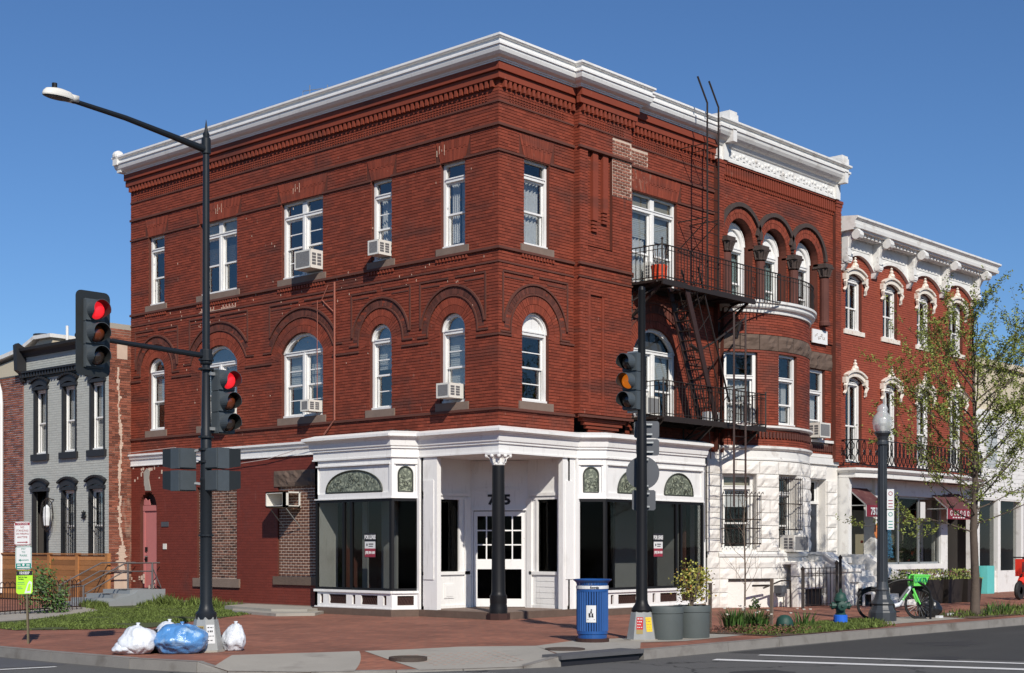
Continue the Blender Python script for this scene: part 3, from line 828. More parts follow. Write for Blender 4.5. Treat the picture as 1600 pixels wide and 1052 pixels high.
# ------------------------------------------------------------------ corner building
BLD = thing('corner_building', "three-storey red painted brick corner building with white cornice and white corner shop", 'building', (0, 0, 0))
FL = LEFT(); FRt = RIGHT()
wall = MB(); bk = MB()
def H(u0, u1, z0, z1, rise=0, **k):
    d = dict(u0=u0, u1=u1, z0=z0, z1=z1, rise=rise); d.update(k); return d
L3 = [H(13.3, 14.12, 8.82, 10.87), H(9.84, 11.56, 8.82, 10.87), H(6.2, 7.9, 8.82, 10.87), H(3.6, 4.34, 8.82, 10.87), H(1.07, 1.88, 8.82, 10.87)]
L2 = [H(13.3, 14.12, 5.12, 7.25, .405), H(9.84, 11.56, 5.12, 7.34, .5), H(6.2, 7.9, 5.12, 7.34, .5), H(3.6, 4.4, 5.12, 7.25, .395), H(1.07, 1.9, 5.12, 7.25, .41)]
jz = [(h['u0'] - .18, h['u1'] + .18, 10.87, 11.42) for h in L3]
masonry(FL, 0, 15.05, 4.3, 12.9, L2 + L3, wall, bk, zones=jz)
R3 = [H(.87, 1.79, 8.82, 10.87)]; R2_ = [H(.8, 1.77, 5.12, 7.25, .48)]
masonry(FRt, 0, 2.7, 4.3, 12.9, R3 + R2_, wall, bk, zones=[(.7, 1.97, 10.87, 11.42)])
FB = RIGHT(.2)
PU = H(3.0, 3.98, 9.1, 11.42, depth=.1); PL = H(3.02, 3.66, 5.3, 7.9, depth=.05)
masonry(FB, 2.7, 4.75, 4.95, 12.9, [PU, PL], wall, bk, zones=[(3.98, 4.75, 10.5, 11.95)])
for h, d in ((PU, -.1), (PL, -.05)):
    fb = RIGHT(.2 + d); masonry(fb, h['u0'], h['u1'], h['z0'], h['z1'], [], wall, bk)
bkx = MB()
for i in range(5):          # corbelled foot of the chimney breast
    w = .11 * i
    bkx.box(FB, 2.75 + w, 4.7 - w, -.2, -.01 - .03 * i, 4.95 - .085 * (i + 1), 4.95 - .085 * i - .012)
bkx.box(FB, 3.22, 3.42, -.1, .0, 9.75, 11.42); bkx.box(FB, 3.62, 3.82, -.1, .0, 10.0, 11.42)
for c_, zt_ in ((3.32, 9.75), (3.72, 10.0)):
    for i in range(3): bkx.box(FB, c_ - .1, c_ + .1, -.1, -.02, zt_ - .09 * (i + 1), zt_ - .09 * i - .03)
bkx.box(FB, 3.02, 3.1, -.05, .015, 5.2, 7.98); bkx.box(FB, 3.58, 3.66, -.05, .0, 5.2, 7.9)
bkx.build('chimney_breast_moulding', 'brick', BLD)
for x_, n_ in ((2.7, 0), (4.75, 0)): wall.quad((x_, -.2, 4.95), (x_, 0, 4.95), (x_, 0, 12.9), (x_, -.2, 12.9))
for i in range(int((12.9 - 4.95) / COURSE)):
    z = 4.95 + i * COURSE; bk.box(Fr(lambda u, n, z: (2.7 - n, u, z)), -.2, 0, 0, .012, z + .006, z + COURSE - .006, random.uniform(-1, 1), back=False)
C3 = [H(5.04, 7.0, 8.5, 10.87)]; C2 = [H(5.1, 7.0, 5.05, 7.4, .6)]
masonry(FRt, 4.75, 8.75, 4.3, 12.9, C3 + C2, wall, bk, zones=[(4.75, 5.72, 10.92, 11.95), (4.9, 7.18, 10.87, 11.42)])
# third floor of the bowed end: three arches
FD = RIGHT(.05)
A3 = [H(c - .66, c + .66, 8.5, 10.93, .66, depth=.34, ring=.3) for c in (9.95, 11.75, 13.55)]
masonry(FD, 8.75, 15.5, 7.9, 12.4, A3, wall, bk, zones=[])
masonry(FRt, 13.0, 15.5, 4.3, 7.9, [H(13.62, 14.72, 4.95, 7.08)], wall, bk)
for u0, u1 in ((8.72, 9.0), (15.1, 15.44)):       # corner piers
    masonry(RIGHT(.16), u0, u1, 8.4 if u0 < 10 else 4.3, 12.36, [], wall, bk)
    for x_ in (u0, u1): wall.quad((x_, -.16, 4.3), (x_, 0, 4.3), (x_, 0, 12.36), (x_, -.16, 12.36))
for h in L2: voussoirs(FL, h, bk, down=.22)
voussoirs(FRt, R2_[0], bk, down=.22); voussoirs(FRt, C2[0], bk, down=.15)
for h in A3: voussoirs(FD, h, bk, rows=2, n=.04)
for h in L3: jack_arch(FL, h['u0'], h['u1'], 10.87, 11.42, bk)
jack_arch(FRt, .87, 1.79, 10.87, 11.42, bk); jack_arch(FRt, 5.04, 7.0, 10.87, 11.42, bk)
# ground floor side wall
LD = H(13.71, 14.57, .46, 3.31, .43, ring=.0, depth=.3); BW1 = H(9.86, 11.71, .8, 3.4, depth=.09); BW2 = H(6.33, 8.07, .9, 3.3, depth=.07)
wall.build('wall', 'mortar', BLD)
bk.build('brickwork', 'brick', BLD, kind='stuff')
wall = MB(); bk = MB()
masonry(FL, 5.75, 15.05, .14, 4.12, [LD, BW1, BW2], wall, bk, joint=.006, proud=.006)
wall.build('ground_floor_wall', 'mortar', BLD); bk.build('ground_floor_brickwork', 'brick_low', BLD, kind='stuff')

# moulded ledges, arch labels, dentils
sc = MB(); lg = MB(); so = MB()
def gap_spans(a, b, hs, pad=0.):
    sp = [(a, b)]
    for h in hs: sp = cut(sp, (h['u0'] - pad, h['u1'] + pad))
    return sp
def ledge(fr, a, b, z, h=.05, n=.05, hs=(), pad=0.):
    for p, q in gap_spans(a, b, hs, pad): lg.box(fr, p, q, 0, n, z - h / 2, z + h / 2)
for z, hh, nn in ((11.47, .06, .06), (12.0, .04, .035), (8.62, .06, .065), (8.3, .04, .035), (4.9, .06, .06)):
    ledge(FL, -nn, 15.05, z, hh, nn); ledge(FRt, 0, 2.7, z, hh, nn)
    ledge(FB, 2.64, 4.75 + .03, z, hh, nn); ledge(FRt, 4.75, 8.75, z, hh, nn, C3 if z < 9 else ())
ledge(FL, -.05, 15.05, 10.87, .05, .05, L3, .0); ledge(FRt, 0, 2.7, 10.87, .05, .05, R3, .0); ledge(FRt, 4.75, 8.75, 10.87, .05, .05, C3)
ledge(FL, -.045, 15.05, 6.62, .05, .045, L2, .39); ledge(FRt, 0, 2.7, 6.62, .05, .045, R2_, .39); ledge(FRt, 4.75, 8.75, 6.62, .05, .045, C2, .39)
def label(fr, h, lo=.4, hi=.63):
    uc, zc, R = arch_geo(h); zs = h['z1'] - h['rise']; a0 = math.asin(max(-1, min(1, (zs - zc) / R)))
    lg.arc(fr, uc, zc, R + lo, R + lo + .035, 0, .045, a0 - .1, PI - a0 + .1, 30)
    lg.arc(fr, uc, zc, R + hi, R + hi + .045, 0, .055, a0 + .12, PI - a0 - .12, 30)
    k_ = int((PI - 2 * a0) * (R + .52) / .075)
    for q in range(k_):
        a_ = a0 + (PI - 2 * a0) * (q + .06) / k_; so.arc(fr, uc, zc, R + lo + .045, R + hi - .01, 0, .017 + random.uniform(-.002, .003), a_, a_ + (PI - 2 * a0) * .88 / k_, 1, random.uniform(-1, 1))
    w = (R + lo) * math.cos(a0 - .1); zb_ = zc + (R + lo) * math.sin(a0 - .1)
    for s_ in (-1, 1):
        a, b = sorted((uc + s_ * (w), uc + s_ * (w + .36)))
        lg.box(fr, a, b, 0, .04, zb_ - .02, zb_ + .02)
        wo_ = (R + hi + .06) * math.cos(a0 + .12)
        a, b = sorted((uc + s_ * (wo_ - .03), uc + s_ * (wo_ + .015)))
        zt_ = h['z1'] + .82
        lg.box(fr, a, b, 0, .035, zc + (R + hi) * math.sin(a0 + .12), zt_)
        a, b = sorted((uc + s_ * wo_, uc + s_ * .12)); lg.box(fr, a, b, 0, .04, zt_, zt_ + .04)
        a, b = sorted((uc + s_ * (wo_ - .07), uc + s_ * .42)); lg.box(fr, a, b, 0, .03, zt_ - .12, zt_ - .09)
for h in L2: label(FL, h)
label(FRt, R2_[0]); label(FRt, C2[0])
for fr, a, b in ((FL, 0.1, 15.0), (FRt, 0.1, 2.62), (FB, 2.72, 4.72), (FRt, 4.8, 8.66)):
    u = a
    while u < b:                                 # dentils and the sawtooth band below
        sc.box(fr, u, u + .085, 0, .1, 12.33, 12.5); u += .165
    u = a + .25
    while u < b - .3:
        for zz in (12.07, 12.13, 12.19, 12.25):
            sc.box(fr, u, u + .05, 0, .03, zz - .014 + .0, zz + .018)
        u += .1
for fr, a, b in ((FL, -.12, 15.17), (FRt, 0, 2.7), (FB, 2.58, 4.87), (FRt, 4.75, 8.7)):
    sc.box(fr, a, b, 0, .12, 12.5, 12.66); sc.box(fr, a - (.06 if a < 0 else 0), b, 0, .18, 12.672, 12.9)
for h, fr in [(h, FL) for h in L3] + [(R3[0], FRt)]:
    u = h['u0'] - .1
    while u < h['u1'] + .1: sc.box(fr, u, u + .06, 0, .05, 8.5, 8.58); u += .11
u = 9.04
while u < 15.1: sc.box(FD, u, u + .07, 0, .1, 12.0, 12.3); sc.box(FD, u, u + .07, 0, .05, 11.9, 11.99); u += .125
sc.box(FD, 9.0, 15.14, 0, .13, 12.31, 12.38)
for x0, x1 in ((8.66, 9.06), (15.06, 15.48)):
    for i in range(3): sc.box(RIGHT(.16), x0 - .02 * i + .04, x1 + .02 * i - .04, 0, .02 + .02 * i, 12.06 + .1 * i, 12.15 + .1 * i)
sc.build('brick_moulding', 'brick', BLD, kind='stuff'); lg.build('string_course', 'ledge', BLD, kind='stuff'); so.build('sooty_arch_ring', M('sooted_arch_brick', (.1, .032, .022), .8, var=.35, scale=1.6, fine=.15, tone=.3), BLD, kind='stuff')
hm = MB()
for c in (9.95, 11.75, 13.55): hm.arc(FD, c, 10.27, .98, 1.1, 0, .11, .28 if c < 13 else .1, PI - (.28 if c > 10 else .1), 26)
for c in (10.85, 12.65): hm.box(FD, c - .07, c + .07, 0, .15, 10.45, 10.62); hm.box(FD, c - .04, c + .04, 0, .1, 10.36, 10.45)
hm.build('arch_hood_mould', 'cap', BLD)
# arch columns
for c in (9.12, 10.85, 12.65, 14.42):
    col = MB(); col.lathe((c, -.16, 0), [(.17, 8.4), (.17, 8.5), (.145, 8.55), (.14, 9.83)], 14); col.box(WORLD, c - .1, c + .1, -.12, 0.25, 8.4, 10.27)
    co = col.build('column', 'dark_brick', BLD, smooth=False)
    cp = MB(); cp.lathe((c, -.16, 0), [(.15, 9.86), (.17, 9.89), (.15, 9.92), (.18, 10.02), (.22, 10.14), (.001, 10.14)], 10)
    cp.box(WORLD, c - .24, c + .24, -.36, .1, 10.13, 10.19); cp.box(WORLD, c - .21, c + .21, -.33, .1, 10.19, 10.27)
    for k in range(8):
        a = k * PI / 4 + .39; cp.tube([(c + .15 * math.cos(a), -.16 + .15 * math.sin(a), 9.88), (c + .19 * math.cos(a), -.16 + .19 * math.sin(a), 10.02), (c + .22 * math.cos(a), -.16 + .22 * math.sin(a), 10.1)], [.03, .035, .04], 5)
    cp.build('capital', 'cap', co)

# pale repointed patch (stuff) and the two bricked-up ground floor windows (each brick a piece)
pm = MB(); pb_ = MB()
pm.box(FB, 3.98, 4.76, 0, .003, 10.5, 11.95); pm.box(FRt, 4.75, 5.72, 0, .003, 10.92, 11.95); pm.box(FRt, 5.1, 5.72, .003, .012, 10.9, 11.42)
pm.build('repointed_mortar', 'raw_mortar', BLD)
def lay(fr, U0, U1, Z0, Z1, mb, n0, n1, cb=None, bl=.205, ch=.0774, j=.026):
    r = 0; z = Z0
    while z + ch <= Z1 + .01:
        g_ = U0 - (bl / 2 if r % 2 else 0)
        while g_ < U1:
            a = max(U0, g_) + j / 2; b = min(U1, g_ + bl) - j / 2
            if b - a > .04:
                if cb: cb(a, b, z + j / 2, z + ch - j / 2)
                else: mb.box(fr, a, b, n0, n1 + random.uniform(-.003, .003), z + j / 2, z + ch - j / 2, random.uniform(-1, 1), back=False)
            g_ += bl
        z += ch; r += 1
lay(FB, 3.98, 4.75, 10.5, 11.95, pb_, .003, .016); lay(FRt, 4.75, 5.72, 11.5, 11.95, pb_, .003, .016); lay(FRt, 4.75, 5.25, 10.92, 11.42, pb_, .003, .016)
jack_arch(FRt, 5.35, 5.65, 10.93, 11.42, pb_, flare=.25)
pb_.build('bare_brickwork', 'patch_brick', BLD, kind='stuff'); pb_ = MB(); lay(LEFT(-.07), 9.86, 11.71, .82, 3.4, pb_, 0, .012); pb_.build('bare_brickwork', 'raw_brick', BLD, kind='stuff')

m_ = MB(); m_.box(LEFT(-.07), 9.86, 11.71, -.02, .0, .8, 3.4); m_.build('window_infill', 'raw_mortar', BLD)
m_ = MB(); m_.box(LEFT(-.05), 6.33, 8.07, -.02, .0, .9, 3.3); INF = m_.build('window_infill', 'raw_mortar', BLD)
bmesh_cache = {}; nb_count = [0]
def one_brick(a, b, z0, z1):
    key = round(b - a, 2)
    if key not in bmesh_cache:
        t_ = MB(); w = (b - a) / 2; h_ = (z1 - z0) / 2
        t_.add([(0, -w, -h_), (0, w, -h_), (0, w, h_), (0, -w, h_), (-.012, -w + .003, -h_ + .003), (-.012, w - .003, -h_ + .003), (-.012, w - .003, h_ - .003), (-.012, -w + .003, h_ - .003)],
               [(4, 7, 6, 5), (0, 4, 5, 1), (3, 2, 6, 7), (0, 3, 7, 4), (1, 5, 6, 2)])
        t_.v = [(x, y, z) for x, y, z in t_.v]
        o = t_.build('brick', 'raw_brick', INF); bmesh_cache[key] = o
    else:
        o = bmesh_cache[key].copy(); COL.objects.link(o); o.parent = INF
    o.location = (.05 - random.uniform(0, .003), (a + b) / 2, (z0 + z1) / 2); nb_count[0] += 1
lay(FL, 6.33, 8.07, .9, 3.3, None, 0, 0, one_brick, ch=.0774)
sl = MB(); sl.box(FL, 6.2, 8.2, -.05, .07, .68, .9); sl.build('sill', 'brownstone', BLD)
sl = MB(); sl.box(FL, 9.7, 11.85, -.05, .06, .56, .8); sl.build('sill', 'sillstone', BLD)
def rock(fr, u0, u1, n0, n1, z0, z1, mat, parent, name='stone_block', amp=.05, nx=None, nz=None, seed=0, mb=None):
    nx = nx or max(3, int((u1 - u0) / .12)); nz = nz or max(2, int((z1 - z0) / .1)); own = mb is None; mb = mb or MB()
    g_ = [[None] * (nz + 1) for _ in range(nx + 1)]; b = len(mb.v)
    for i in range(nx + 1):
        for j in range(nz + 1):
            s_, t_ = i / nx, j / nz; u = u0 + (u1 - u0) * s_; z = z0 + (z1 - z0) * t_
            ed = min(s_, 1 - s_) * (u1 - u0) / .06; ez = min(t_, 1 - t_) * (z1 - z0) / .05
            k = min(1, ed) * min(1, ez)
            q = noise.noise(Vector((u * 4.5 + seed, z * 6, seed * 1.7))) * 1.3 + .6 * noise.noise(Vector((u * 11, z * 13, seed + 5)))
            n = n1 + k * amp * (.5 + q)
            mb.v.append(fr(u, n, z))
    for i in range(nx):
        for j in range(nz):
            q = b + i * (nz + 1) + j; mb.f.append((q, q + nz + 1, q + nz + 2, q + 1)); mb.t.append(0.)
    for (a, c) in (((0, 0), (nx, 0)), ((0, nz), (nx, nz)), ((0, 0), (0, nz)), ((nx, 0), (nx, nz))):
        ua, za = u0 + (u1 - u0) * a[0] / nx, z0 + (z1 - z0) * a[1] / nz; ub, zb = u0 + (u1 - u0) * c[0] / nx, z0 + (z1 - z0) * c[1] / nz
        mb.add([fr(ua, n1, za), fr(ub, n1, zb), fr(ub, n0, zb), fr(ua, n0, za)], [(0, 1, 2, 3)])
    if own: return mb.build(name, mat, parent)
rock(FL, 6.2, 8.2, -.05, .03, 3.3, 3.72, 'brownstone', BLD, 'lintel', .04)
x = 5.78
while x < 15:
    w = random.uniform(1.1, 1.9); w = min(w, 15.05 - x); rock(FL, x, x + w - .015, -.1, .05, -.05, .15, 'sillstone', BLD, 'base_stone', .015, seed=x); x += w
# white band over the side wall
MB().sweep([(0, 15.05), (0, 5.8)], [(0, 4.1), (.05, 4.1), (.05, 4.13), (.03, 4.13), (.03, 4.28), (.07, 4.3), (.09, 4.36), (.13, 4.4), (.13, 4.45), (0, 4.47)]).build('white_band', 'white', BLD)

# roof cornice
CP = [(.0, 12.9), (.07, 12.9), (.07, 12.93), (.1, 12.935), (.1, 12.96), (.13, 12.97), (.2, 12.995), (.26, 13.05), (.285, 13.12), (.29, 13.17), (.32, 13.175), (.32, 13.22), (.27, 13.225), (.27, 13.33), (.31, 13.335), (.34, 13.36), (.34, 13.41), (0, 13.44)]
MB().sweep([(.12, 15.05), (-.12, 15.05), (-.12, -.12), (2.58, -.12), (2.58, -.32), (4.87, -.32), (4.87, -.12), (8.62, -.12)], [(o, z - .05) for o, z in CP]).build('cornice', 'white', BLD)
CP2 = [(0, 12.36), (.05, 12.36), (.05, 12.43), (.02, 12.44), (.02, 12.74), (.06, 12.76), (.1, 12.82), (.12, 12.86), (.2, 12.9), (.28, 12.96), (.33, 13.04), (.35, 13.12), (.38, 13.13), (.38, 13.19), (.33, 13.2), (.33, 13.29), (.38, 13.3), (.41, 13.33), (.41, 13.38), (0, 13.42)]
MB().sweep([(8.7, 0), (8.7, -.16), (15.0, -.16), (15.0, .3)], CP2).build('cornice', 'old_white', BLD)
o_ = MB()
for i in range(36):
    u = 9.15 + i * .162; o_.lathe((u, -.18, 12.6 + .05 * math.sin(i * 1.6)), [(.001, .035), (.05, .02), (.06, 0)], 7, axis=(0, -1, 0))
    if i % 2: o_.box(RIGHT(.18), u - .06, u + .06, 0, .02, 12.5, 12.52)
o_.build('frieze_ornament', 'old_white', BLD)
for (x0, x1) in ((8.78, 9.2), (14.9, 15.32)):
    b = MB(); b.box(RIGHT(.0), x0, x1, -.25, .5, 13.36, 13.58); b.box(RIGHT(.0), x0 + .03, x1 - .03, -.22, .48, 13.58, 13.66)
    b.box(RIGHT(.16), x0 + .12, x1 - .12, 0, .38, 12.82, 13.16); b.box(RIGHT(.16), x0 + .1, x1 - .1, 0, .1, 12.36, 12.9)
    b.build('parapet_block', 'old_white', BLD)
b = MB(); b.lathe((-.36, 15.2, 13.4), [(.001, .12), (.12, .12), (.15, .06), (.15, -.06), (.12, -.12), (.001, -.12)], 14, axis=(0, 1, 0)); b.box(WORLD, -.48, -.05, 15.08, 15.3, 13.1, 13.28); b.box(WORLD, -.36, -.05, 15.06, 15.26, 12.9, 13.1); b.build('end_scroll', 'old_white', BLD)
b = MB(); b.slab([(-.1, -.1), (15.4, -.1), (15.4, 15.0), (-.1, 15.0)], 13.1, 13.2); b.build('roof', 'roof', BLD)
b = MB(); 
for q in ((6.9, -.45, 13.35, .35), (6.2, -.5, 13.33, .3)): pass
b.tube([(-.35, 6.6, 13.36), (-.1, 6.9, 13.65), (-.1, 6.1, 13.55)], .012, 4); b.tube([(-.2, 6.5, 13.3), (-.2, 6.5, 13.7)], .012, 4); b.tube([(-.2, 5.8, 13.3), (-.2, 5.8, 13.56)], .012, 4)
b.build('roof_wire', 'galv', BLD)
# floors and inner walls so the rooms are closed and dim
b = MB()
for z in (4.2, 8.1): b.box(WORLD, .2, 15.3, .2, 15.0, z, z + .15)
b.box(WORLD, 15.3, 15.5, .1, 15.05, 0, 13); b.box(WORLD, .1, 15.4, 14.9, 15.04, 0, 13)
b.box(WORLD, 3.6, 3.7, 3.6, 15, 4.3, 13); b.box(WORLD, 3.6, 15.3, 3.6, 3.7, 4.3, 13); b.box(WORLD, .2, 15.3, .2, 15, -.1, .0)
b.box(WORLD, 5.6, 5.7, 5.2, 15, 0, 4.3); b.box(WORLD, 5.6, 15.3, 5.2, 5.3, 0, 4.3); b.box(WORLD, .05, 5.6, 6.4, 6.5, 0, 4.2); b.box(WORLD, 8.5, 8.6, .1, 5.2, 0, 4.2)
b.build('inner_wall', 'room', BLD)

# windows
wkw = dict(c=.085)
opt3 = [dict(blind=.0, curtain=0), dict(double=True, blind=.45, blindmat='acdark'), dict(double=True, storm=1), dict(curtain=2, storm=1), dict(curtain=1)]
for h, o in zip(L3, opt3): window(BLD, FL, h, **wkw, **o)
opt2 = [dict(blind=.55), dict(double=True, blind=.6), dict(double=True, blind=.55, openz=.0, storm=1), dict(blind=.4, storm=1), dict(blind=.8, storm=1)]
for h, o in zip(L2, opt2): window(BLD, FL, h, **wkw, **o)
window(BLD, FRt, R3[0], curtain=2, **wkw); window(BLD, FRt, R2_[0], fullfan=True, storm=1, **wkw)
window(BLD, FRt, C3[0], double=True, blind=.35, curtain=2, sill=True, meet=.42, **wkw)
window(BLD, FRt, C2[0], double=True, blind=.4, sill=True, meet=.42, **wkw)
for i, c in enumerate((9.95, 11.75, 13.55)):
    window(BLD, RIGHT(-.1), H(c - .6, c + .6, 8.46, 10.84, .6), c=.17, fullfan=True, zt=10.1, blind=.99 if i < 2 else .5, blindmat='teal' if i < 2 else 'curtain', sill=False, meet=.42)
window(BLD, FRt, H(13.62, 14.72, 4.95, 7.08), zt=6.4, c=.1, curtain=1, meet=.4)
ll = MB(); ll.box(RIGHT(.0), 13.5, 15.1, 0, .05, 7.12, 7.55); rock(FRt, 13.4, 15.15, 0, .03, 7.1, 7.6, 'brownstone', BLD, 'lintel', .05, seed=3)
b = MB(); b.box(FRt, 13.85, 14.72, .06, .1, 7.86, 8.27); pl = b.build('stone_plaque', 'plaque', BLD)
b = MB()
for i in range(7): b.arc(FRt, 14.02 + .09 * i, 8.06 + .05 * math.sin(i * 2),   .03, .045, .1, .106, random.uniform(0, 2), random.uniform(3.5, 6), 6)
b.build('worn_carving', 'sillstone', pl)
# wires and cracked conduit on the side wall
b = MB(); b.tube([(-.05, 5.7, 8.5), (-.05, 5.7, 4.95), (-.06, 6.1, 4.6)], .022, 5); b.tube([(-.05, 6.38, 8.1), (-.04, 6.4, 5.0)], .009, 4)
b.tube([(-.05, 5.95, 8.45), (-.05, 6.2, 8.1), (-.05, 5.75, 7.75)], .014, 4)
b.build('conduit', M('pink_conduit', (.36, .13, .09), .6), BLD)
b = MB(); b.tube([(-.14, 15.0, 4.5), (-.14, 12.6, 4.56), (-.14, 11.5, 4.3), (-.1, 10.2, 3.95), (-.1, 8.4, 4.05), (-.16, 6.0, 4.42)], .01, 4); b.build('loose_wire', M('pale_wire', (.5, .4, .36), .6), BLD)

for nm, fr, a in (("white air conditioner in the second third-floor double window, above the pole signal", FL, (6.22, 6.86, 8.9, 9.38)),
        ("white air conditioner in the narrow third-floor window right of the wall conduit", FL, (3.64, 4.02, 8.9, 9.26)),
        ("white air conditioner low in the arched double window behind the red pole signal", FL, (9.9, 10.5, 5.22, 5.72)),
        ("small white air conditioner in the arched double window left of the wall conduit", FL, (6.3, 6.62, 5.2, 5.5)),
        ("white air conditioner in the arched side window nearest the building's corner", FL, (1.2, 1.62, 5.2, 5.55))):
    ac_unit(fr, *a, -.1, .42, nm)
ac_unit(FRt, 5.7, 6.2, 8.62, 9.1, -.12, .1, "dark-backed air conditioner in the window beside the top fire escape landing")
ac_unit(FRt, 5.5, 6.05, 5.12, 5.6, -.12, .14, "air conditioner in the arched window behind the lower fire escape landing")
ac_unit(FRt, 13.72, 14.34, 4.98, 5.42, -.1, .42, "white air conditioner in the narrow window right of the bowed bay")
# empty air conditioner sleeve on the bricked window
sv = thing('air_conditioner_sleeve', "empty cream metal air conditioner sleeve on braces over the bricked-up window", 'air conditioner sleeve', (-.3, 7.5, 2.7))
b = MB()
U0, U1, Z0, Z1, N1 = 7.1, 7.82, 2.72, 3.14, .6
for z in (Z0, Z1 - .035): b.box(FL, U0, U1, .0, N1, z, z + .035)
b.box(FL, U0, U0 + .03, .02, .06, Z0, Z1); b.box(FL, U0, U0 + .03, N1 - .1, N1, Z0, Z1); b.box(FL, U0, U0 + .02, .02, N1, Z0, Z0 + .06); b.box(FL, U1 - .03, U1, .0, N1, Z0, Z1)
b.box(FL, U0, U0 + .025, .42, N1, Z0, Z1); b.box(FL, U0, U1, N1 - .02, N1, Z0, Z0 + .05); b.box(FL, U0, U1, N1 - .02, N1, Z1 - .05, Z1)
b.build('frame', 'acwhite', sv)
b = MB(); b.bar((-N1 + .1, U0 + .03, Z0), (-.01, U0 + .03, Z0 - .5), .02); b.bar((-N1 + .1, U1 - .03, Z0), (-.01, U1 - .03, Z0 - .5), .02); b.build('brace', 'galv', sv)

# side door with broken fanlight, plates beside it
dr_ = MB(); fd = LEFT(-.12); dr_.box(fd, 13.73, 14.55, -.05, 0, .47, 2.9); d_ = dr_.build('door', 'pink', BLD)
b = MB(); b.box(fd, 13.73, 13.8, 0, .03, .47, 2.9); b.box(fd, 14.48, 14.55, 0, .03, .47, 2.9); b.box(fd, 13.73, 14.55, 0, .04, 2.76, 2.92); b.build('door_frame', 'pink', d_)
b = MB(); b.box(fd, 14.36, 14.46, 0, .03, 1.25, 1.42); b.box(fd, 14.36, 14.46, 0, .03, 1.55, 1.68); b.build('lock_plate', 'black', d_)
b = MB(); b.tube([(-.0 + .12 - .05, 14.4, 1.4), (.12 - .09, 14.4, 1.4), (.12 - .09, 14.25, 1.4)], .012, 5); b.build('handle', 'galv', d_)
uc, zc, R = arch_geo(LD); b = MB(); b.prism(LEFT(-.2), [(uc + R * math.cos(i * PI / 12), zc + R * math.sin(i * PI / 12)) for i in range(13)], -.02, 0); b.build('fan_opening', 'near_black', d_)  # near-black panel paints the dark behind the broken fanlight
b = MB(); b.prism(LEFT(-.1), [(14.2, 2.93), (14.53, 2.93), (14.53, 3.2), (14.42, 3.12), (14.35, 3.05), (14.25, 3.1)], -.02, 0); b.build('broken_board', 'pink', d_)
b = MB(); b.prism(FL, [(14.0, 3.35), (14.1, 3.7), (14.05, 3.95), (14.2, 4.02), (14.36, 3.9), (14.34, 3.6), (14.28, 3.36)], .0, .025); b.build('bare_render_patch', 'concrete', BLD)
b = MB(); b.box(FL, 13.1, 13.45, .0, .03, 2.28, 2.42); b.build('meter_plate', 'sign_back', BLD)
b = MB(); b.box(FL, 13.2, 13.36, .0, .03, 1.62, 1.78); b.build('meter_plate', 'acwhite', BLD)
b = MB()
for q in range(26):
    u = random.uniform(13.4, 15.0); z = random.uniform(3.5, 4.05) if q < 14 else random.uniform(.25, .75); b.box(FL, u, u + random.uniform(.03, .12), .005, .012, z, z + random.uniform(.03, .14))
b.build('flaked_paint', 'raw_mortar', BLD, kind='stuff')
b = MB()
for q in range(90):
    u = random.uniform(.4, 14.6); z = random.uniform(7.9, 8.55) if q < 50 else random.uniform(5, 12); b.box(FL, u, u + .01, .006, .022, z, z + random.uniform(.03, .06))
for wx in (9.9, 10.9):
    for q in range(10): b.box(FL, wx + q * .07, wx + q * .07 + .018, .006, .022, 8.35 - (q % 2) * .06, 8.45 - (q % 2) * .06)
b.box(FL, 9.9, 11.6, .006, .022, 8.33, 8.345); b.box(FL, 11.3, 11.32, .006, .022, 8.1, 8.45)
for c in (10.8, 7.4, 2.0): 
    for q in range(4): b.box(FL, c - q * .085, c - q * .085 + .008, .006, .021, 11.05 + .05 * (q % 3), 11.2 + .1 * (q % 2))
b.build('mortar_scars', 'raw_mortar', BLD, kind='stuff')
# ------------------------------------------------------------------ corner shop
SHOP = [(0, 5.82), (-.6, 5.82), (-.6, 2.96), (0, 2.62), (0, 0), (2.82, 0), (3.34, -.5), (7.55, -.5), (7.95, 0)]
# cornice over the shop
CS = [(0, 3.86), (.05, 3.86), (.05, 3.9), (.03, 3.9), (.03, 4.07), (.07, 4.08), (.07, 4.12), (.1, 4.14), (.12, 4.27), (.17, 4.33), (.25, 4.36), (.25, 4.42), (0, 4.5)]
MB().sweep([(.0, 5.82), (-.6, 5.82), (-.6, 2.96), (0, 2.62), (0, 0), (2.82, 0), (3.34, -.5), (7.55, -.5), (8.1, -.0)], CS).build('shop_cornice', 'white', BLD)
b = MB(); b.slab(SHOP + [(7.9, .2), (.2, .2), (.2, 5.8)], 4.43, 4.47); b.build('shop_roof', 'charcoal', BLD)
b = MB()
for q in range(60):
    x, y = (random.uniform(-.35, -.02), random.uniform(2.9, 4.2)) if q % 2 else (random.uniform(3.5, 5.4), random.uniform(-.35, -.02)); s = random.uniform(.04, .1)
    b.lathe((x, y, 4.49), [(s, 0), (s * .8, s * .6), (.001, s * .9)], 5, tone=random.uniform(-1, 1))
b.build('roof_rubble', 'near_black', BLD, kind='stuff')
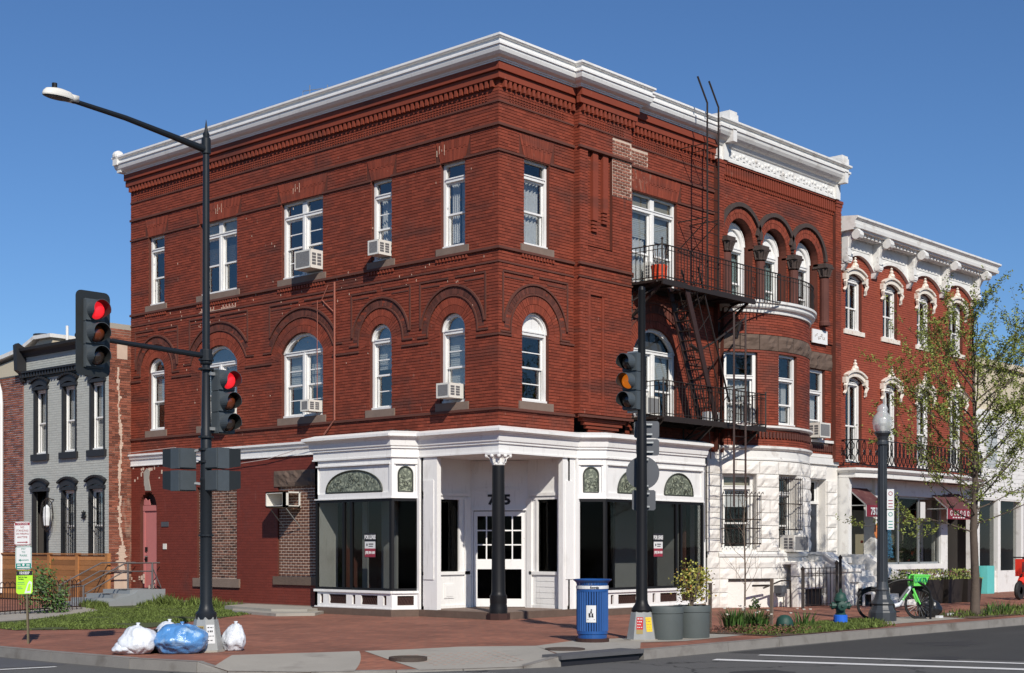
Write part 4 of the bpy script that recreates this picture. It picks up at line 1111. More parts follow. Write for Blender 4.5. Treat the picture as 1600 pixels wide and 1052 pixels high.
# pigeon-grey box of junk on the shop roof beneath the fire escape
b = MB(); b.box(WORLD, 4.9, 5.3, -.45, -.15, 4.5, 4.75); b.tube([(4.7, -.3, 4.6), (5.6, -.35, 4.72)], .06, 6); b.tube([(4.8, -.2, 4.8), (5.4, -.4, 4.85), (5.7, -.2, 4.6)], .04, 6); b.build('roof_junk', 'iron', BLD)
fl = MB(); fl.slab([(0, 5.75), (-.57, 5.75), (-.57, 2.98), (.03, 2.64), (.03, .03), (2.8, .03), (3.35, -.47), (7.53, -.47), (7.9, 0), (7.9, 4), (4, 5.75)], .02, .175); fl.build('shop_floor', 'sillstone', BLD)
b = MB().sweep(SHOP, [(.0, -.05), (.05, -.05), (.05, .165), (.0, .17)]); b.build('stone_plinth', 'brownstone', BLD)
rg = random.Random(3)
def fan_outline(a, b, z0, z1, k=22, pw=2.0):
    c = (a + b) / 2; w = (b - a) / 2; h = z1 - z0
    return [(c + w * math.cos(PI * i / k), z0 + h * (math.sin(PI * i / k)) ** (.9)) for i in range(k + 1)]
def stained(fr, pts, parent, n=0.0, narrow=False):
    b = MB(); b.prism(fr, pts, n - .03, n - .02); o = b.build('stained_glass', 'stained', parent)
    us = [p[0] for p in pts]; zs_ = [p[1] for p in pts]; b = MB()
    b.tube([fr(u, n - .01, z) for u, z in pts + [pts[0]]], .022, 5, cap=False)
    # scrolled leading
    for k in range(10 if narrow else 34):
        u = rg.uniform(min(us), max(us)); z = rg.uniform(min(zs_), max(zs_)); r = rg.uniform(.05, .11)
        if not inside(u, z, [(c_ + (p - c_) * .84, zz) for p, zz in pts for c_ in [(min(us) + max(us)) / 2]]) or z + r > max(zs_) - .04: continue
        a0 = rg.uniform(0, 6.3); q = [(u + r * (1 - t / 16) * math.cos(a0 + t * .5), z + r * (1 - t / 16) * math.sin(a0 + t * .5)) for t in range(14)]
        b.tube([fr(u_, n - .018, max(min(zs_) + .01, z_)) for u_, z_ in q], .008, 3, cap=False)
    b.build('leading', 'lead', o)
def shopbay(fr, L_, fans, mull, vents, shut=0):
    p = MB(); V = lambda u0, u1, z0, z1, n0, n1: p.box(fr, u0, u1, n0, n1, z0, z1)
    # base panel built round its vents
    V(0, L_, .17, .27, -.06, .0); V(0, L_, .5, .58, -.06, .0); V(0, L_, .56, .62, -.08, .045); V(0, L_, .17, .2, 0, .02)
    cuts = sorted(vents); x = 0
    for a, c in cuts: V(x, a, .27, .5, -.06, .0); x = c
    V(x, L_, .27, .5, -.06, .0)
    o = p.build('base_panel', 'white', BLD)
    q = MB()
    for a, c in cuts:
        q.box(fr, a, c, -.058, -.05, .27, .5)  # near-black backing paints the dark inside each vent
        if c - a > .3:
            u = a
            while u < c - .02: q.bar(fr(u, -.03, .28), fr(min(c, u + .12), -.03, .49), .008); q.bar(fr(min(u + .12, c), -.03, .28), fr(u, -.03, .49), .008); u += .08
    q.build('vent_grille', 'near_black', o, kind='stuff')
    # sign band with stained glass fans
    s = MB(); s.box(fr, 0, L_, -.06, 0, 2.87, 3.02); s.box(fr, 0, L_, -.06, 0, 3.72, 3.88)
    s.box(fr, 0, .1, -.06, 0, 3.02, 3.72); s.box(fr, L_ - .1, L_, -.06, 0, 3.02, 3.72); s.box(fr, .1, L_ - .1, -.06, -.035, 3.02, 3.72)
    s.box(fr, .06, L_ - .06, .0, .03, 3.7, 3.735); s.box(fr, 0, L_, .0, .02, 2.87, 2.9)
    bo = s.build('sign_band', 'white', BLD)
    for f in fans: stained(fr, f[0], bo, n=.0, narrow=f[1])
    # black window frame
    w = MB(); w.box(fr, 0.0, L_, -.07, -.01, .62, .68); w.box(fr, 0.0, L_, -.07, -.01, 2.8, 2.87)
    for u in mull: w.box(fr, u - .035, u + .035, -.07, -.005, .68, 2.8)
    wo_ = w.build('shop_window', 'black', BLD)
    for a, c in zip(mull[:-1], mull[1:]):
        g_ = MB(); g_.box(fr, a + .03, c - .03, -.045, -.037, .66, 2.82); g_.build('pane', 'shopglass', wo_)
    return bo
LA_ = line_frame((-.6, 5.82), (-.6, 2.96)); LB_ = line_frame((-.6, 2.96), (0, 2.62))
shopbay(LA_, 2.86, [(fan_outline(.42, 2.5, 3.05, 3.58), False)], [.05, .95, 1.32, 2.8][:1] + [1.08, 1.37, 2.8], [(.2, .32), (.55, 1.2), (1.42, 1.54), (1.75, 2.35), (2.55, 2.67)])
arch_o = lambda a, c, z0, zs, k=12: [(c, z0), (c, zs)] + [((a + c) / 2 + (c - a) / 2 * math.cos(PI * i / k), zs + (c - a) / 2 * math.sin(PI * i / k)) for i in range(1, k)] + [(a, zs), (a, z0)]
LBL = math.hypot(.6, .34)
shopbay(LB_, LBL, [(arch_o(.17, .52, 3.03, 3.46), True)], [.03, LBL - .04], [(.14, .55)])
RA_ = line_frame((2.82, 0), (3.34, -.5)); RB_ = line_frame((3.34, -.5), (7.55, -.5)); RC_ = line_frame((7.55, -.5), (7.95, 0))
RAL = math.hypot(.52, .5)
shopbay(RA_, RAL, [(arch_o(.18, .54, 3.03, 3.46), True)], [.03, RAL - .03], [(.15, .56)])
shopbay(RB_, 4.21, [(fan_outline(.5, 1.75, 3.03, 3.6), False), (fan_outline(2.45, 3.72, 3.03, 3.6), False)], [.03, 1.38, 2.98, 3.16, 4.17][:1] + [1.46, 2.98, 3.2, 4.17], [(.2, .32), (.5, 1.25), (1.6, 1.72), (1.92, 2.04), (2.25, 3.0), (3.2, 3.9)])
shopbay(RC_, math.hypot(.4, .5), [], [.03, .6], [])
b = MB()     # returns and pilasters
b.box(WORLD, -.6, 0, 5.72, 5.82, .17, .62); b.box(WORLD, -.6, 0.1, 5.7, 5.82, 2.87, 3.9); b.box(WORLD, -.55, 0.1, 5.74, 5.8, .62, 2.87)
b.box(WORLD, 0, .14, 2.02, 2.62, .17, 3.9); b.box(WORLD, -.02, 0, 2.12, 2.46, .9, 3.3)
b.box(WORLD, 2.3, 2.82, 0, .14, .17, 3.9); b.box(WORLD, 2.4, 2.66, -.02, 0, .9, 3.3)
b.box(WORLD, 7.9, 8.45, .0, .2, .17, 3.9)
b.build('pilaster', 'white', BLD)
for q in ((-.05, .1, 2.58, 2.66), (2.76, 2.9, -.04, .1)): b = MB(); b.box(WORLD, q[0], q[1], q[2], q[3], .17, 3.88); b.build('corner_post', 'white', BLD)
# recessed entrance
def pan(fr, L_, z0, z1, holes_, mb, n=-.06):     # panelled board wall around rectangular openings
    zs_ = sorted(set([z0, z1] + [h[2] for h in holes_] + [h[3] for h in holes_])); 
    for za, zb in zip(zs_[:-1], zs_[1:]):
        sp = [(0, L_)]
        for h in holes_:
            if h[2] < (za + zb) / 2 < h[3]: sp = cut(sp, (h[0], h[1]))
        for a, c in sp: mb.box(fr, a, c, n, 0, za, zb)
EA = line_frame((0.0, 2.5), (1.68, 2.5)); EB = line_frame((1.68, 2.5), (2.5, 1.32)); EC = line_frame((2.5, 1.32), (2.5, 0.0))
EBL = math.hypot(.82, 1.18)
b = MB(); pan(EA, 1.68, .17, 3.9, [(.52, 1.24, 1.08, 2.86)], b)
for z0, z1, n in ((.17, .25, .03), (1.0, 1.08, .05), (2.86, 2.93, .02), (2.95, 3.03, .05), (3.78, 3.86, .02)): b.box(EA, 0, 1.6, 0, n, z0, z1)
b.box(EA, .46, .52, 0, .025, 1.08, 2.86); b.box(EA, 1.24, 1.3, 0, .025, 1.08, 2.86); b.box(EA, .72, 1.06, 0, .02, .42, .78); b.box(EA, .76, 1.02, .02, .03, .46, .74)
b.box(EA, 1.42, 1.62, 0, .05, .17, 2.9)
ew = b.build('entrance_wall', 'white', BLD); g_ = MB(); g_.box(EA, .5, 1.26, -.04, -.03, 1.06, 2.88); g_.build('pane', 'darkglass', ew)
b = MB(); pan(EC, 1.32, .17, 3.9, [(.34, .99, 1.08, 2.86)], b)
for z0, z1, n in ((.17, .25, .03), (1.0, 1.08, .05), (2.86, 2.93, .02), (2.95, 3.03, .05), (3.78, 3.86, .02)): b.box(EC, .08, 1.32, 0, n, z0, z1)
for i in range(5): b.box(EC, .3, 1.1, 0, .012, .28 + i * .14, .4 + i * .14)
b.box(EC, .99, 1.05, 0, .025, 1.08, 2.86); b.box(EC, .28, .34, 0, .025, 1.08, 2.86); b.box(EC, .0, .16, 0, .05, .17, 2.9)
ew = b.build('entrance_wall', 'white', BLD); g_ = MB(); g_.box(EC, .32, 1.01, -.04, -.03, 1.06, 2.88); g_.build('pane', 'darkglass', ew)
g_ = MB(); g_.box(EC, .4, .52, -.16, -.12, 1.08, 2.86); g_.build('blind_edge', M('cream_blind', (.55, .53, .4), .7), ew)
b = MB(); pan(EB, EBL, .17, 3.9, [(.06, EBL - .06, .17, 2.6)], b, n=-.08)
for z0, z1, n in ((2.6, 2.66, .04), (3.1, 3.15, .03), (3.2, 3.24, .02), (3.8, 3.84, .03)): b.box(EB, 0.02, EBL - .02, 0, n, z0, z1)
b.box(EB, .06, .1, 0, .02, 3.24, 3.8); b.box(EB, EBL - .1, EBL - .06, 0, .02, 3.24, 3.8)
fs = b.build('entrance_frame', 'white', BLD)
def door_leaf(fr, a, c, z0, z1, label=None):
    m_ = MB(); st = .09; n0, n1 = -.07, -.03
    m_.box(fr, a, a + st, n0, n1, z0, z1); m_.box(fr, c - st, c, n0, n1, z0, z1); m_.box(fr, a + st, c - st, n0, n1, z0, z0 + .2); m_.box(fr, a + st, c - st, n0, n1, z1 - .12, z1)
    m_.box(fr, a + st, c - st, n0, n1, 1.13, 1.38)
    mu = (a + c) / 2; m_.box(fr, mu - .016, mu + .016, n0 + .01, n1 - .005, 1.38, z1 - .12)
    for k in (1, 2): zz = 1.38 + (z1 - .12 - 1.38) * k / 3; m_.box(fr, a + st, c - st, n0 + .012, n1 - .006, zz - .016, zz + .016)
    o = m_.build('door', 'white', BLD)
    for i in range(2):
        for k in range(3):
            za = 1.38 + (z1 - 1.5) * k / 3; zb = 1.38 + (z1 - 1.5) * (k + 1) / 3; ua, ub = ((a + st, mu), (mu, c - st))[i]
            g_ = MB(); g_.box(fr, ua, ub, -.055, -.05, za, zb); g_.build('pane', 'darkglass', o)
    g_ = MB(); g_.box(fr, a + st, c - st, -.055, -.05, z0 + .2, 1.13); g_.build('pane', 'darkglass', o)
    return o
d1 = door_leaf(EB, .07, EBL / 2 - .004, .19, 2.58); d2 = door_leaf(EB, EBL / 2 + .004, EBL - .07, .19, 2.58)
b = MB(); b.tube([EB(EBL / 2 + .05, -.03, 1.22), EB(EBL / 2 + .05, .03, 1.22), EB(EBL / 2 + .15, .03, 1.22)], .014, 6); b.build('handle', 'galv', d2)
dvec = Vector((.82, -1.18, 0)).normalized()
text("755", .34, EB(EBL / 2, .012, 2.86), dvec, (0, 0, 1), 'ink', fs, 'street_number', bold=.014, sx=1.15)
b = MB(); b.slab([(0, 2.5), (1.7, 2.5), (2.5, 1.3), (2.5, 0), (2.82, .05), (.05, .05), (0.05, 2.6)], 3.86, 3.9); b.build('porch_ceiling', 'white', BLD)
# corner column
cl = thing('corner_column', "slim black iron column with white capital standing at the shop corner", 'column', (.1, .1, 0)); 
cl.parent = None
b = MB(); b.lathe((.1, .1, 0), [(.27, -.02), (.27, .15), (.001, .15)], 8); b.build('base_block', 'near_black', cl)
b = MB(); b.lathe((.1, .1, 0), [(.21, .15), (.21, .28), (.195, .36), (.2, .4), (.2, .56), (.17, .6), (.165, .64), (.16, .66), (.152, 2), (.142, 3.6)], 28); o = b.build('shaft', 'black', cl); smooth_by_angle(o, 30)
b = MB(); b.lathe((.1, .1, 0), [(.15, 3.58), (.16, 3.6), (.15, 3.63), (.15, 3.74), (.2, 3.8), (.22, 3.82)], 16); b.box(WORLD, -.12, .32, -.12, .32, 3.82, 3.87)
for k in range(8):
    a = k * PI / 4; r1, r2 = (.22, .27) if k % 2 else (.2, .22)
    cx_, cy_ = .1 + r2 * math.cos(a), .1 + r2 * math.sin(a)
    b.tube([(.1 + .15 * math.cos(a), .1 + .15 * math.sin(a), 3.64), (.1 + .18 * math.cos(a), .1 + .18 * math.sin(a), 3.74), (cx_, cy_, 3.8)], [.035, .03, .03], 5)
    b.lathe((cx_, cy_, 3.79), [(.001, -.045), (.035, -.03), (.05, 0), (.035, .03), (.001, .045)], 8)
b.build('capital', 'old_white', cl)
# shop interior boards seen through the glass
b = MB()
b.box(WORLD, .3, .36, 3.75, 4.3, .18, 4.0)
b.box(WORLD, .1, .16, 4.62, 4.8, .18, 4.0)
b.box(WORLD, 1.9, 1.96, 3.3, 3.5, .18, 3.4)
b.box(WORLD, 6.0, 7.0, 1.3, 1.36, .18, 3.3); b.box(WORLD, 7.6, 7.66, .3, 1.2, .18, 3.6)
b.box(WORLD, .05, .12, 2.66, 2.74, .18, 3.2); b.box(WORLD, 2.95, 3.0, .1, .16, .18, 3.2)
b.build('partition', 'partition', BLD)
b = MB(); b.box(WORLD, .2, 1.6, 5.5, 5.6, .6, 3.2); b.box(WORLD, 7.8, 7.86, .3, 1.8, .6, 3.2); b.build('inner_brick_panel', M('inner_brick', (.16, .06, .045), .9, var=.2), BLD)
# letting signs inside the panes
def lease(fr, u, z, label):
    t = thing('letting_sign', label, 'sign', fr(u, -.08, z - .3), group='letting signs')
    b = MB(); b.box(fr, u - .2, u + .2, -.034, -.03, z - .3, z + .3); b.build('board', 'ink', t)
    b = MB(); b.box(fr, u - .19, u + .19, -.03, -.028, z - .08, z + .09); b.build('middle_panel', 'paper', t)
    b = MB(); b.box(fr, u - .19, u + .19, -.03, -.028, z - .29, z - .08); b.build('lower_panel', 'darkred', t)
    p0 = Vector(fr(0, 0, 0)); r = Vector(fr(1, 0, 0)) - p0
    text("FOR LEASE", .135, fr(u, -.026, z + .195), r, (0, 0, 1), 'paper', t, bold=.006, sx=.62)
    text("(703) 304-1600", .09, fr(u, -.026, z - .185), r, (0, 0, 1), 'paper', t, bold=.004, sx=.62)
    b = MB(); b.box(fr, u - .13, u - .09, -.028, -.026, z - .02, z + .04); b.box(fr, u - .05, u + .12, -.028, -.026, z + .015, z + .04); b.box(fr, u - .05, u + .1, -.028, -.026, z - .035, z - .015); b.build('printed_lines', 'ink', t)
lease(LA_, 2.05, 1.73, "black, white and red letting sign in the left-hand shop window")
lease(RB_, 2.2, 1.73, "black, white and red letting sign in the right-hand shop window, right of the signal pole")

# ------------------------------------------------------------------ bowed stone bay
BC = (11.3, 2.35); BR = 3.3; BA = math.acos((BR - .95) / BR)
FBW = Fr(lambda u, n, z: (BC[0] + (BR + n) * math.sin(u / BR), BC[1] - (BR + n) * math.cos(u / BR), z), step=.25)
UL = BA * BR
def bowpath(r, k=28): return [(BC[0] + r * math.sin(-BA + 2 * BA * i / k), BC[1] - r * math.cos(-BA + 2 * BA * i / k)) for i in range(k + 1)]
wall = MB(); bk = MB()
B2 = [H(-2.44, -1.42, 5.1, 7.14), H(-.66, .23, 5.1, 7.14)]
masonry(FBW, -UL, UL, 5.04, 7.18, B2, wall, bk); masonry(FBW, -UL, UL, 7.62, 8.22, [], wall, bk)
masonry(FBW, -UL, UL, 4.5, 4.98, [], wall, bk)
wall.build('bay_wall', 'mortar', BLD); bk.build('bay_brickwork', 'brick', BLD, kind='stuff')
u = -UL
while u < UL - .05:
    w = min(random.uniform(.5, .8), UL - u); rock(FBW, u, u + w - .02, -.05, .02, 7.19, 7.61, 'brownstone', BLD, amp=.06, seed=u); u += w
rings = MB()
rings.sweep(bowpath(BR), [(0, 8.2), (.06, 8.22), (.07, 8.3), (.14, 8.34), (.17, 8.38), (.17, 8.46), (.22, 8.48), (.22, 8.55), (-.8, 8.56)])
rings.sweep(bowpath(BR), [(0, 4.96), (.06, 4.98), (.12, 5.02), (.12, 5.07), (0, 5.09)]); rings.sweep(bowpath(BR), [(-.02, 4.1), (.03, 4.11), (.03, 4.16), (.01, 4.17), (.01, 4.38), (.06, 4.4), (.1, 4.44), (.1, 4.49), (0, 4.52)])
rings.sweep(bowpath(BR), [(0, 1.4), (.06, 1.42), (.08, 1.5), (.06, 1.53), (0, 1.54)])
rings.build('bay_moulding', 'old_white', BLD)
b = MB(); b.slab(bowpath(BR + .05) + [(13.4, .1), (9.1, .1)], 8.42, 8.5); b.slab(bowpath(BR - .3) + [(13.4, .1), (9.1, .1)], 4.4, 4.5); b.build('bay_roof', 'roof', BLD)
dn = MB(); k = 0
for i in range(38):
    u = -UL + .1 + i * (2 * UL - .2) / 38; dn.box(FBW, u, u + .07, 0, .06, 4.74, 4.9)
dn.build('bay_dentil', 'dark_brick', BLD, kind='stuff')
for i, h in enumerate(B2):
    window(BLD, FBW, h, c=.11, zt=6.42, meet=.45, blind=.0, curtain=1 if i else 2, sillh=.14, sillmat='sillstone')
# white rock-faced stone, block by block
B1 = [H(-2.47, -1.45, 1.6, 3.72), H(-.66, .23, 1.6, 3.72)]
back_ = MB(); masonry(FBW, -UL, UL, 0, 4.1, B1, back_, MB(), depth=.3); masonry(RIGHT(0), 13.55, 15.5, 0, 4.4, [H(13.62, 14.78, .0, 3.75, depth=.32)], back_, MB())
masonry(RIGHT(0), 8.35, 9.1, 0, 4.4, [], back_, MB())
back_.build('stone_backing', 'stone_white', BLD)
def courses(fr, a, b_, rows, holes_, sc_=.04, n1=.03, wmin=.42, wmax=.8):
    for i, (z0, z1) in enumerate(rows):
        sp = [(a, b_)]
        for h in holes_:
            if h['z0'] - .01 < (z0 + z1) / 2 < h['z1']: sp = cut(sp, (h['u0'], h['u1']))
        for p, q in sp:
            x = p
            while x < q - .02:
                w = random.uniform(wmin, wmax)
                if q - x - w < .25: w = q - x
                rock(fr, x + .008, x + w - .008, -.05, n1, z0 + .008, z1 - .008, 'stone_white', BLD, amp=sc_, seed=x * 3 + i); x += w
rw = [(0, .42), (.42, .8), (.8, 1.1), (1.1, 1.4)]; rw2 = [(1.56 + .36 * i, 1.56 + .36 * (i + 1)) for i in range(7)]
base_win = H(-2.3, -.9, .12, .75)
courses(FBW, -UL + .02, UL, rw, [base_win]); courses(FBW, -UL + .02, UL, rw2, B1)
b = MB(); b.box(FBW, -2.3, -.9, -.08, -.05, .1, .78); b.build('boarded_cellar_window', 'old_white', BLD); b = MB(); b.box(FBW, -2.3, -.9, -.05, .04, .74, .8); b.build('cellar_lintel', 'iron', BLD)
courses(FRt, 8.4, 9.0, rw + rw2, []); courses(FRt, 14.8, 15.4, rw + rw2[:6], [], n1=.06)
courses(FRt, 13.6, 14.8, [(3.76, 4.15)], [], wmin=1, wmax=1.3)
for i, h in enumerate(B1):
    window(BLD, FBW, h, c=.09, zt=3.35 if i == 0 else 3.2, meet=.42, blind=.0 if i else .3, blindmat='curtain', sill=False, rd=.2, mull=.1, casemat='old_white')
    gr = thing('window_guard', ("black iron security bars over the wide ground-floor window behind the fire escape drop ladder" if i == 0 else "black iron security bars over the narrow right-hand bay window above the air conditioner"), 'window guard', FBW((h['u0'] + h['u1']) / 2, .1, h['z0']), group='window guards')
    b = MB(); z0_ = 1.75 if i == 0 else 2.15; z1_ = 3.15 if i == 0 else 3.65; a, c = h['u0'] - .02, h['u1'] + .06; N = .14
    nb_ = 11
    for k in range(nb_):
        u = a + (c - a) * k / (nb_ - 1); b.tube([FBW(u, N, z0_), FBW(u, N, z1_)] + ([FBW(u, N + .1, z1_ + .06), FBW(u, N + .12, z1_)] if i == 0 else []), .011, 4)
    b.build('bars', 'iron', gr, kind='stuff'); b = MB()
    for z in [z0_ + .03, z0_ + (z1_ - z0_) * .5, z1_ - .05] + ([z0_ + .45] if i == 0 else []):
        b.tube([FBW(a, -.05, z), FBW(a, N, z)] + [FBW(a + (c - a) * k / 4, N, z) for k in range(1, 5)] + [FBW(c, -.05, z)], .016, 4)
    b.build('cross_rails', 'iron', gr)
ac_unit(FBW, -.42, .26, 1.55, 2.02, -.15, .36, "white air conditioner propped in the foot of the barred bay window")
# entry bay: band, doorway, steps
MB().sweep([(13.55, 0), (15.5, 0)], [(0, 4.4), (.05, 4.42), (.05, 4.5), (0, 4.52)]).build('entry_band', 'old_white', BLD)
b = MB(); b.box(FRt, 13.5, 15.45, 0, .1, 4.86, 4.94); b.box(FRt, 13.5, 15.45, 0, .08, 4.2, 4.4); b.build('entry_band', 'old_white', BLD)
b = MB(); u = 13.6
while u < 15.35: b.box(FRt, u, u + .07, 0, .06, 4.6, 4.8); u += .12
b.build('entry_dentil', 'dark_brick', BLD, kind='stuff')
b = MB(); rc = RIGHT(-.32); b.box(rc, 13.62, 14.78, -.05, .0, 1.4, 3.75)
for z in (3.0, 3.7): b.box(rc, 13.62, 14.78, 0, .08, z, z + .08)
b.box(rc, 14.72, 14.78, 0, .06, 1.4, 3.7); b.build('entry_frame', 'old_white', BLD)
b = MB(); b.box(rc, 13.75, 14.7, 0.0, .04, 1.42, 3.0)
ed = b.build('door', M('navy_door', (.012, .018, .03), .4), BLD)
b = MB()
for k in range(4): b.box(rc, 14.3, 14.58, .04, .055, 1.55 + .36 * k, 1.82 + .36 * k)
b.build('door_panel', M('navy_panel', (.02, .028, .042), .4), ed)
b = MB(); b.box(rc, 13.75, 14.6, 0.02, .03, 3.1, 3.66); b.build('pane', 'darkglass', BLD)
st = MB(); st.box(WORLD, 13.0, 14.78, -.9, .45, 1.2, 1.38)
for i in range(7): st.box(WORLD, 13.0, 14.7, -1.1 - .28 * (i + 1), -.9 - .28 * i, 0, 1.2 - .165 * (i + 1) + .12)
st.build('entry_steps', 'stone_white', BLD)
FS = Fr(lambda u, n, z: (n, -u, z)); CO = [(0, .0), (2.0, .0), (2.0, 1.02), (1.3, 1.46), (0, 1.46)]
pr = MB(); pr.prism(FS, CO, 12.36, 12.72); pr.build('stair_cheek', 'stone_white', BLD)
pr = MB(); pr.prism(FS, [(.4, 1.47), (1.32, 1.47), (2.03, 1.03), (2.03, 1.1), (1.36, 1.54), (.4, 1.54)], 12.3, 12.8); pr.build('cheek_coping', 'old_white', BLD)
side = Fr(lambda u, n, z: (12.36 - n, -u, z))
for r_, (z0, z1, L_) in enumerate(((.02, .36, 2.0), (.38, .72, 2.0), (.74, 1.04, 1.95), (1.06, 1.44, 1.35))):
    x = .5
    while x < L_ - .1: w = min(random.uniform(.4, .65), L_ - x); rock(side, x, x + w - .015, -.03, .02, z0, z1, 'stone_white', BLD, amp=.05, seed=x + r_); x += w
pr = MB(); pr.box(WORLD, 12.3, 13.3, -2.04, -1.5, 0, .98); pr.box(WORLD, 12.25, 13.35, -2.1, -1.5, .98, 1.06); pr.box(WORLD, 12.6, 13.1, -2.12, -2.04, .68, .92); pr.build('stair_pier', 'stone_white', BLD)
FPR = Fr(lambda u, n, z: (u, -2.04 - n, z))
for z0, z1 in ((.02, .32), (.34, .62)):
    for x in (12.3, 12.8): rock(FPR, x + .01, x + .49, 0, .02, z0, z1, 'stone_white', BLD, amp=.05, seed=x + z0)
pr = MB(); pr.prism(FS, CO, 14.85, 15.2); pr.build('stair_cheek', 'stone_white', BLD)
FCE = Fr(lambda u, n, z: (u, -1.42 - n, z))
for z0, z1 in ((.5, .85), (.87, 1.2)):
    for x in (10.75, 11.5): rock(FCE, x + .01, x + .74, -.2, .0, z0, z1, 'stone_white', BLD, amp=.05, seed=x + z0)
b = MB(); b.box(WORLD, 10.75, 12.3, -1.42, -.9, 1.2, 1.26); b.box(WORLD, 10.75, 11.15, -1.44, -1.0, 0, .5); b.build('cellar_hood', 'stone_white', BLD)
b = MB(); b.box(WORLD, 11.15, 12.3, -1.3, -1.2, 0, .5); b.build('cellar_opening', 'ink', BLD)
gt = thing('iron_gate', "black iron gate before the dark cellar opening left of the stone steps", 'gate', (10.9, -2.1, 0))
b = MB()
for k in range(9): b.tube([(10.0 + .2 * k, -2.1, 0.05), (10.0 + .2 * k, -2.1, 1.12)], .012, 4)
b.build('bars', 'iron', gt, kind='stuff'); b = MB()
for z in (.1, .95, 1.1): b.tube([(9.95, -2.1, z), (11.8, -2.1, z)], .014, 4)
b.build('rails', 'iron', gt)
for x, z in ((9.92, 1.05), (11.75, 1.2), (11.95, 1.35)): b = MB(); b.bar((x, -2.1, 0), (x, -2.1, z), .07); b.lathe((x, -2.1, z), [(.05, 0), (.06, .05), (.001, .12)], 6); b.build('post', 'iron', gt)
gm = thing('gas_meter', "grey gas meter with pipes that also draw their cast shadow low on the white stone bay", 'meter', (10.4, -1.25, 0))
b = MB(); b.lathe((10.15, -1.25, .45), [(.001, -.16), (.12, -.14), (.14, 0), (.12, .14), (.001, .16)], 12); b.box(WORLD, 10.0, 10.3, -1.36, -1.14, .4, .62); b.build('meter_body', 'sign_back', gm)
b = MB(); b.tube([(9.6, -1.05, .55), (10.1, -1.3, .75), (10.6, -1.3, .75), (10.6, -1.3, 0)], .025, 6); b.tube([(9.3, -.9, .62), (9.9, -1.05, .62)], .03, 6); b.build('pipe_and_shadow', 'iron', gm)  # dark pipe run also takes the place of a pipe's cast shadow

# ------------------------------------------------------------------ fire escape
FE = thing('fire_escape', "rusty black iron fire escape with two landings, stair and roof ladder", 'fire escape', (7, -.5, 4.9))
def landing(x0, x1, z, d=1.1, hole=None):
    b = MB(); n = int(d / .055)
    for i in range(n + 1):
        y = -.08 - (d - .08) * i / n; spans = [(x0, x1)]
        if hole and y < -.45: spans = cut(spans, hole)
        for a, c in spans: b.box(WORLD, a, c, y - .017, y + .017, z - .018, z + .012)
    b.build('grating', 'iron', FE, kind='stuff')
    b = MB()
    for y in (-.04, -d): b.box(WORLD, x0, x1, y - .025, y + .025, z - .13, z - .019)
    x = x0
    while x <= x1 + .01: b.box(WORLD, x - .025, x + .025, -d, 0, z - .06, z - .014); x += (x1 - x0) / 5
    b.build('landing_frame', 'iron', FE)
    for x in (x0 + .15, (x0 + x1) / 2, x1 - .15):
        b = MB(); b.bar((x, -d + .1, z - .06), (x, -.02, z - .85), .06); b.bar((x + .12, -d + .2, z - .08), (x - .2, -.1, z - .5), .03); b.bar((x - .3, -d + .05, z - .07), (x + .3, -.05, z - .12), .04); b.bar((x, -.03, z - .06), (x, -.03, z - .9), .04); b.bar((x, -.55, z - .06), (x, -.03, z - .45), .025)
        b.tube([(x, -.25 + .1 * math.cos(t * .6), z - .2 + .1 * math.sin(t * .6)) for t in range(11)], .01, 4); b.build('bracket', 'iron', FE)
def railing(pts, z, h, name='railing', gap=.135, scroll=()):
    b = MB(); top = []; 
    for i in range(len(pts) - 1):
        a = Vector(pts[i]); c = Vector(pts[i + 1]); k = max(1, int(round((c - a).length / gap)))
        for j in range(k):
            p = a.lerp(c, j / k); b.tube([(p.x, p.y, z), (p.x, p.y, z + h)], .011, 4, cap=False)
    b.build('balusters', 'iron', FE, kind='stuff'); b = MB()
    for zz, w in ((z + h, .045), (z + h * .9 - .03, .028), (z + .07, .032)):
        for i in range(len(pts) - 1): b.bar((*pts[i], zz), (*pts[i + 1], zz), w, .012 if w < .03 else .02)
    b.build(name, 'iron', FE)
    for s in scroll:
        b = MB()
        for sg in (-1, 1):
            for zc_ in (.28, .6):
                q = [(s + sg * (.05 + (.05) * math.cos(t * .5)), -1.1, z + zc_ * h + .1 * math.sin(t * .5)) for t in range(12)]; b.tube(q, .008, 4, cap=False)
        b.build('scroll_panel', 'iron', FE)
for (x, y, z, h) in ((4.85, -1.1, 8.42, .98), (9.6, -1.1, 8.42, .95)): b = MB(); b.bar((x, y, z), (x, y, z + h), .04); b.lathe((x, y, z + h), [(.03, 0), (.035, .03), (.001, .07)], 6); b.build('post', 'iron', FE)
landing(4.85, 9.1, 8.42, hole=(5.9, 7.1))
railing([(4.85, 0), (4.85, -1.1), (9.6, -1.1), (10.4, -1.1)], 8.42, .87, scroll=(6.6, 9.0))
bp = [(BC[0] + (BR + .12) * math.sin(t), BC[1] - (BR + .12) * math.cos(t)) for t in [-.25 + .98 * i / 12 for i in range(13)]]
railing([(10.4, -1.1)] + bp, 8.5, .79)
b = MB()
for k, (x, y) in enumerate((bp[-3], bp[-2])):
    for zc_ in (.25, .55): b.tube([(x + .07 * math.cos(t * .5), y, 8.5 + zc_ + .12 * math.sin(t * .5)) for t in range(12)], .01, 4, cap=False)
b.bar((*bp[-1], 8.4), (*bp[-1], 9.32), .04); b.build('scroll_panel', 'iron', FE)
landing(4.9, 9.64, 4.98, hole=(8.2, 9.0)); railing([(4.9, 0), (4.9, -1.1), (9.64, -1.1), (9.64, 0)], 4.98, .9, scroll=(7.9,))
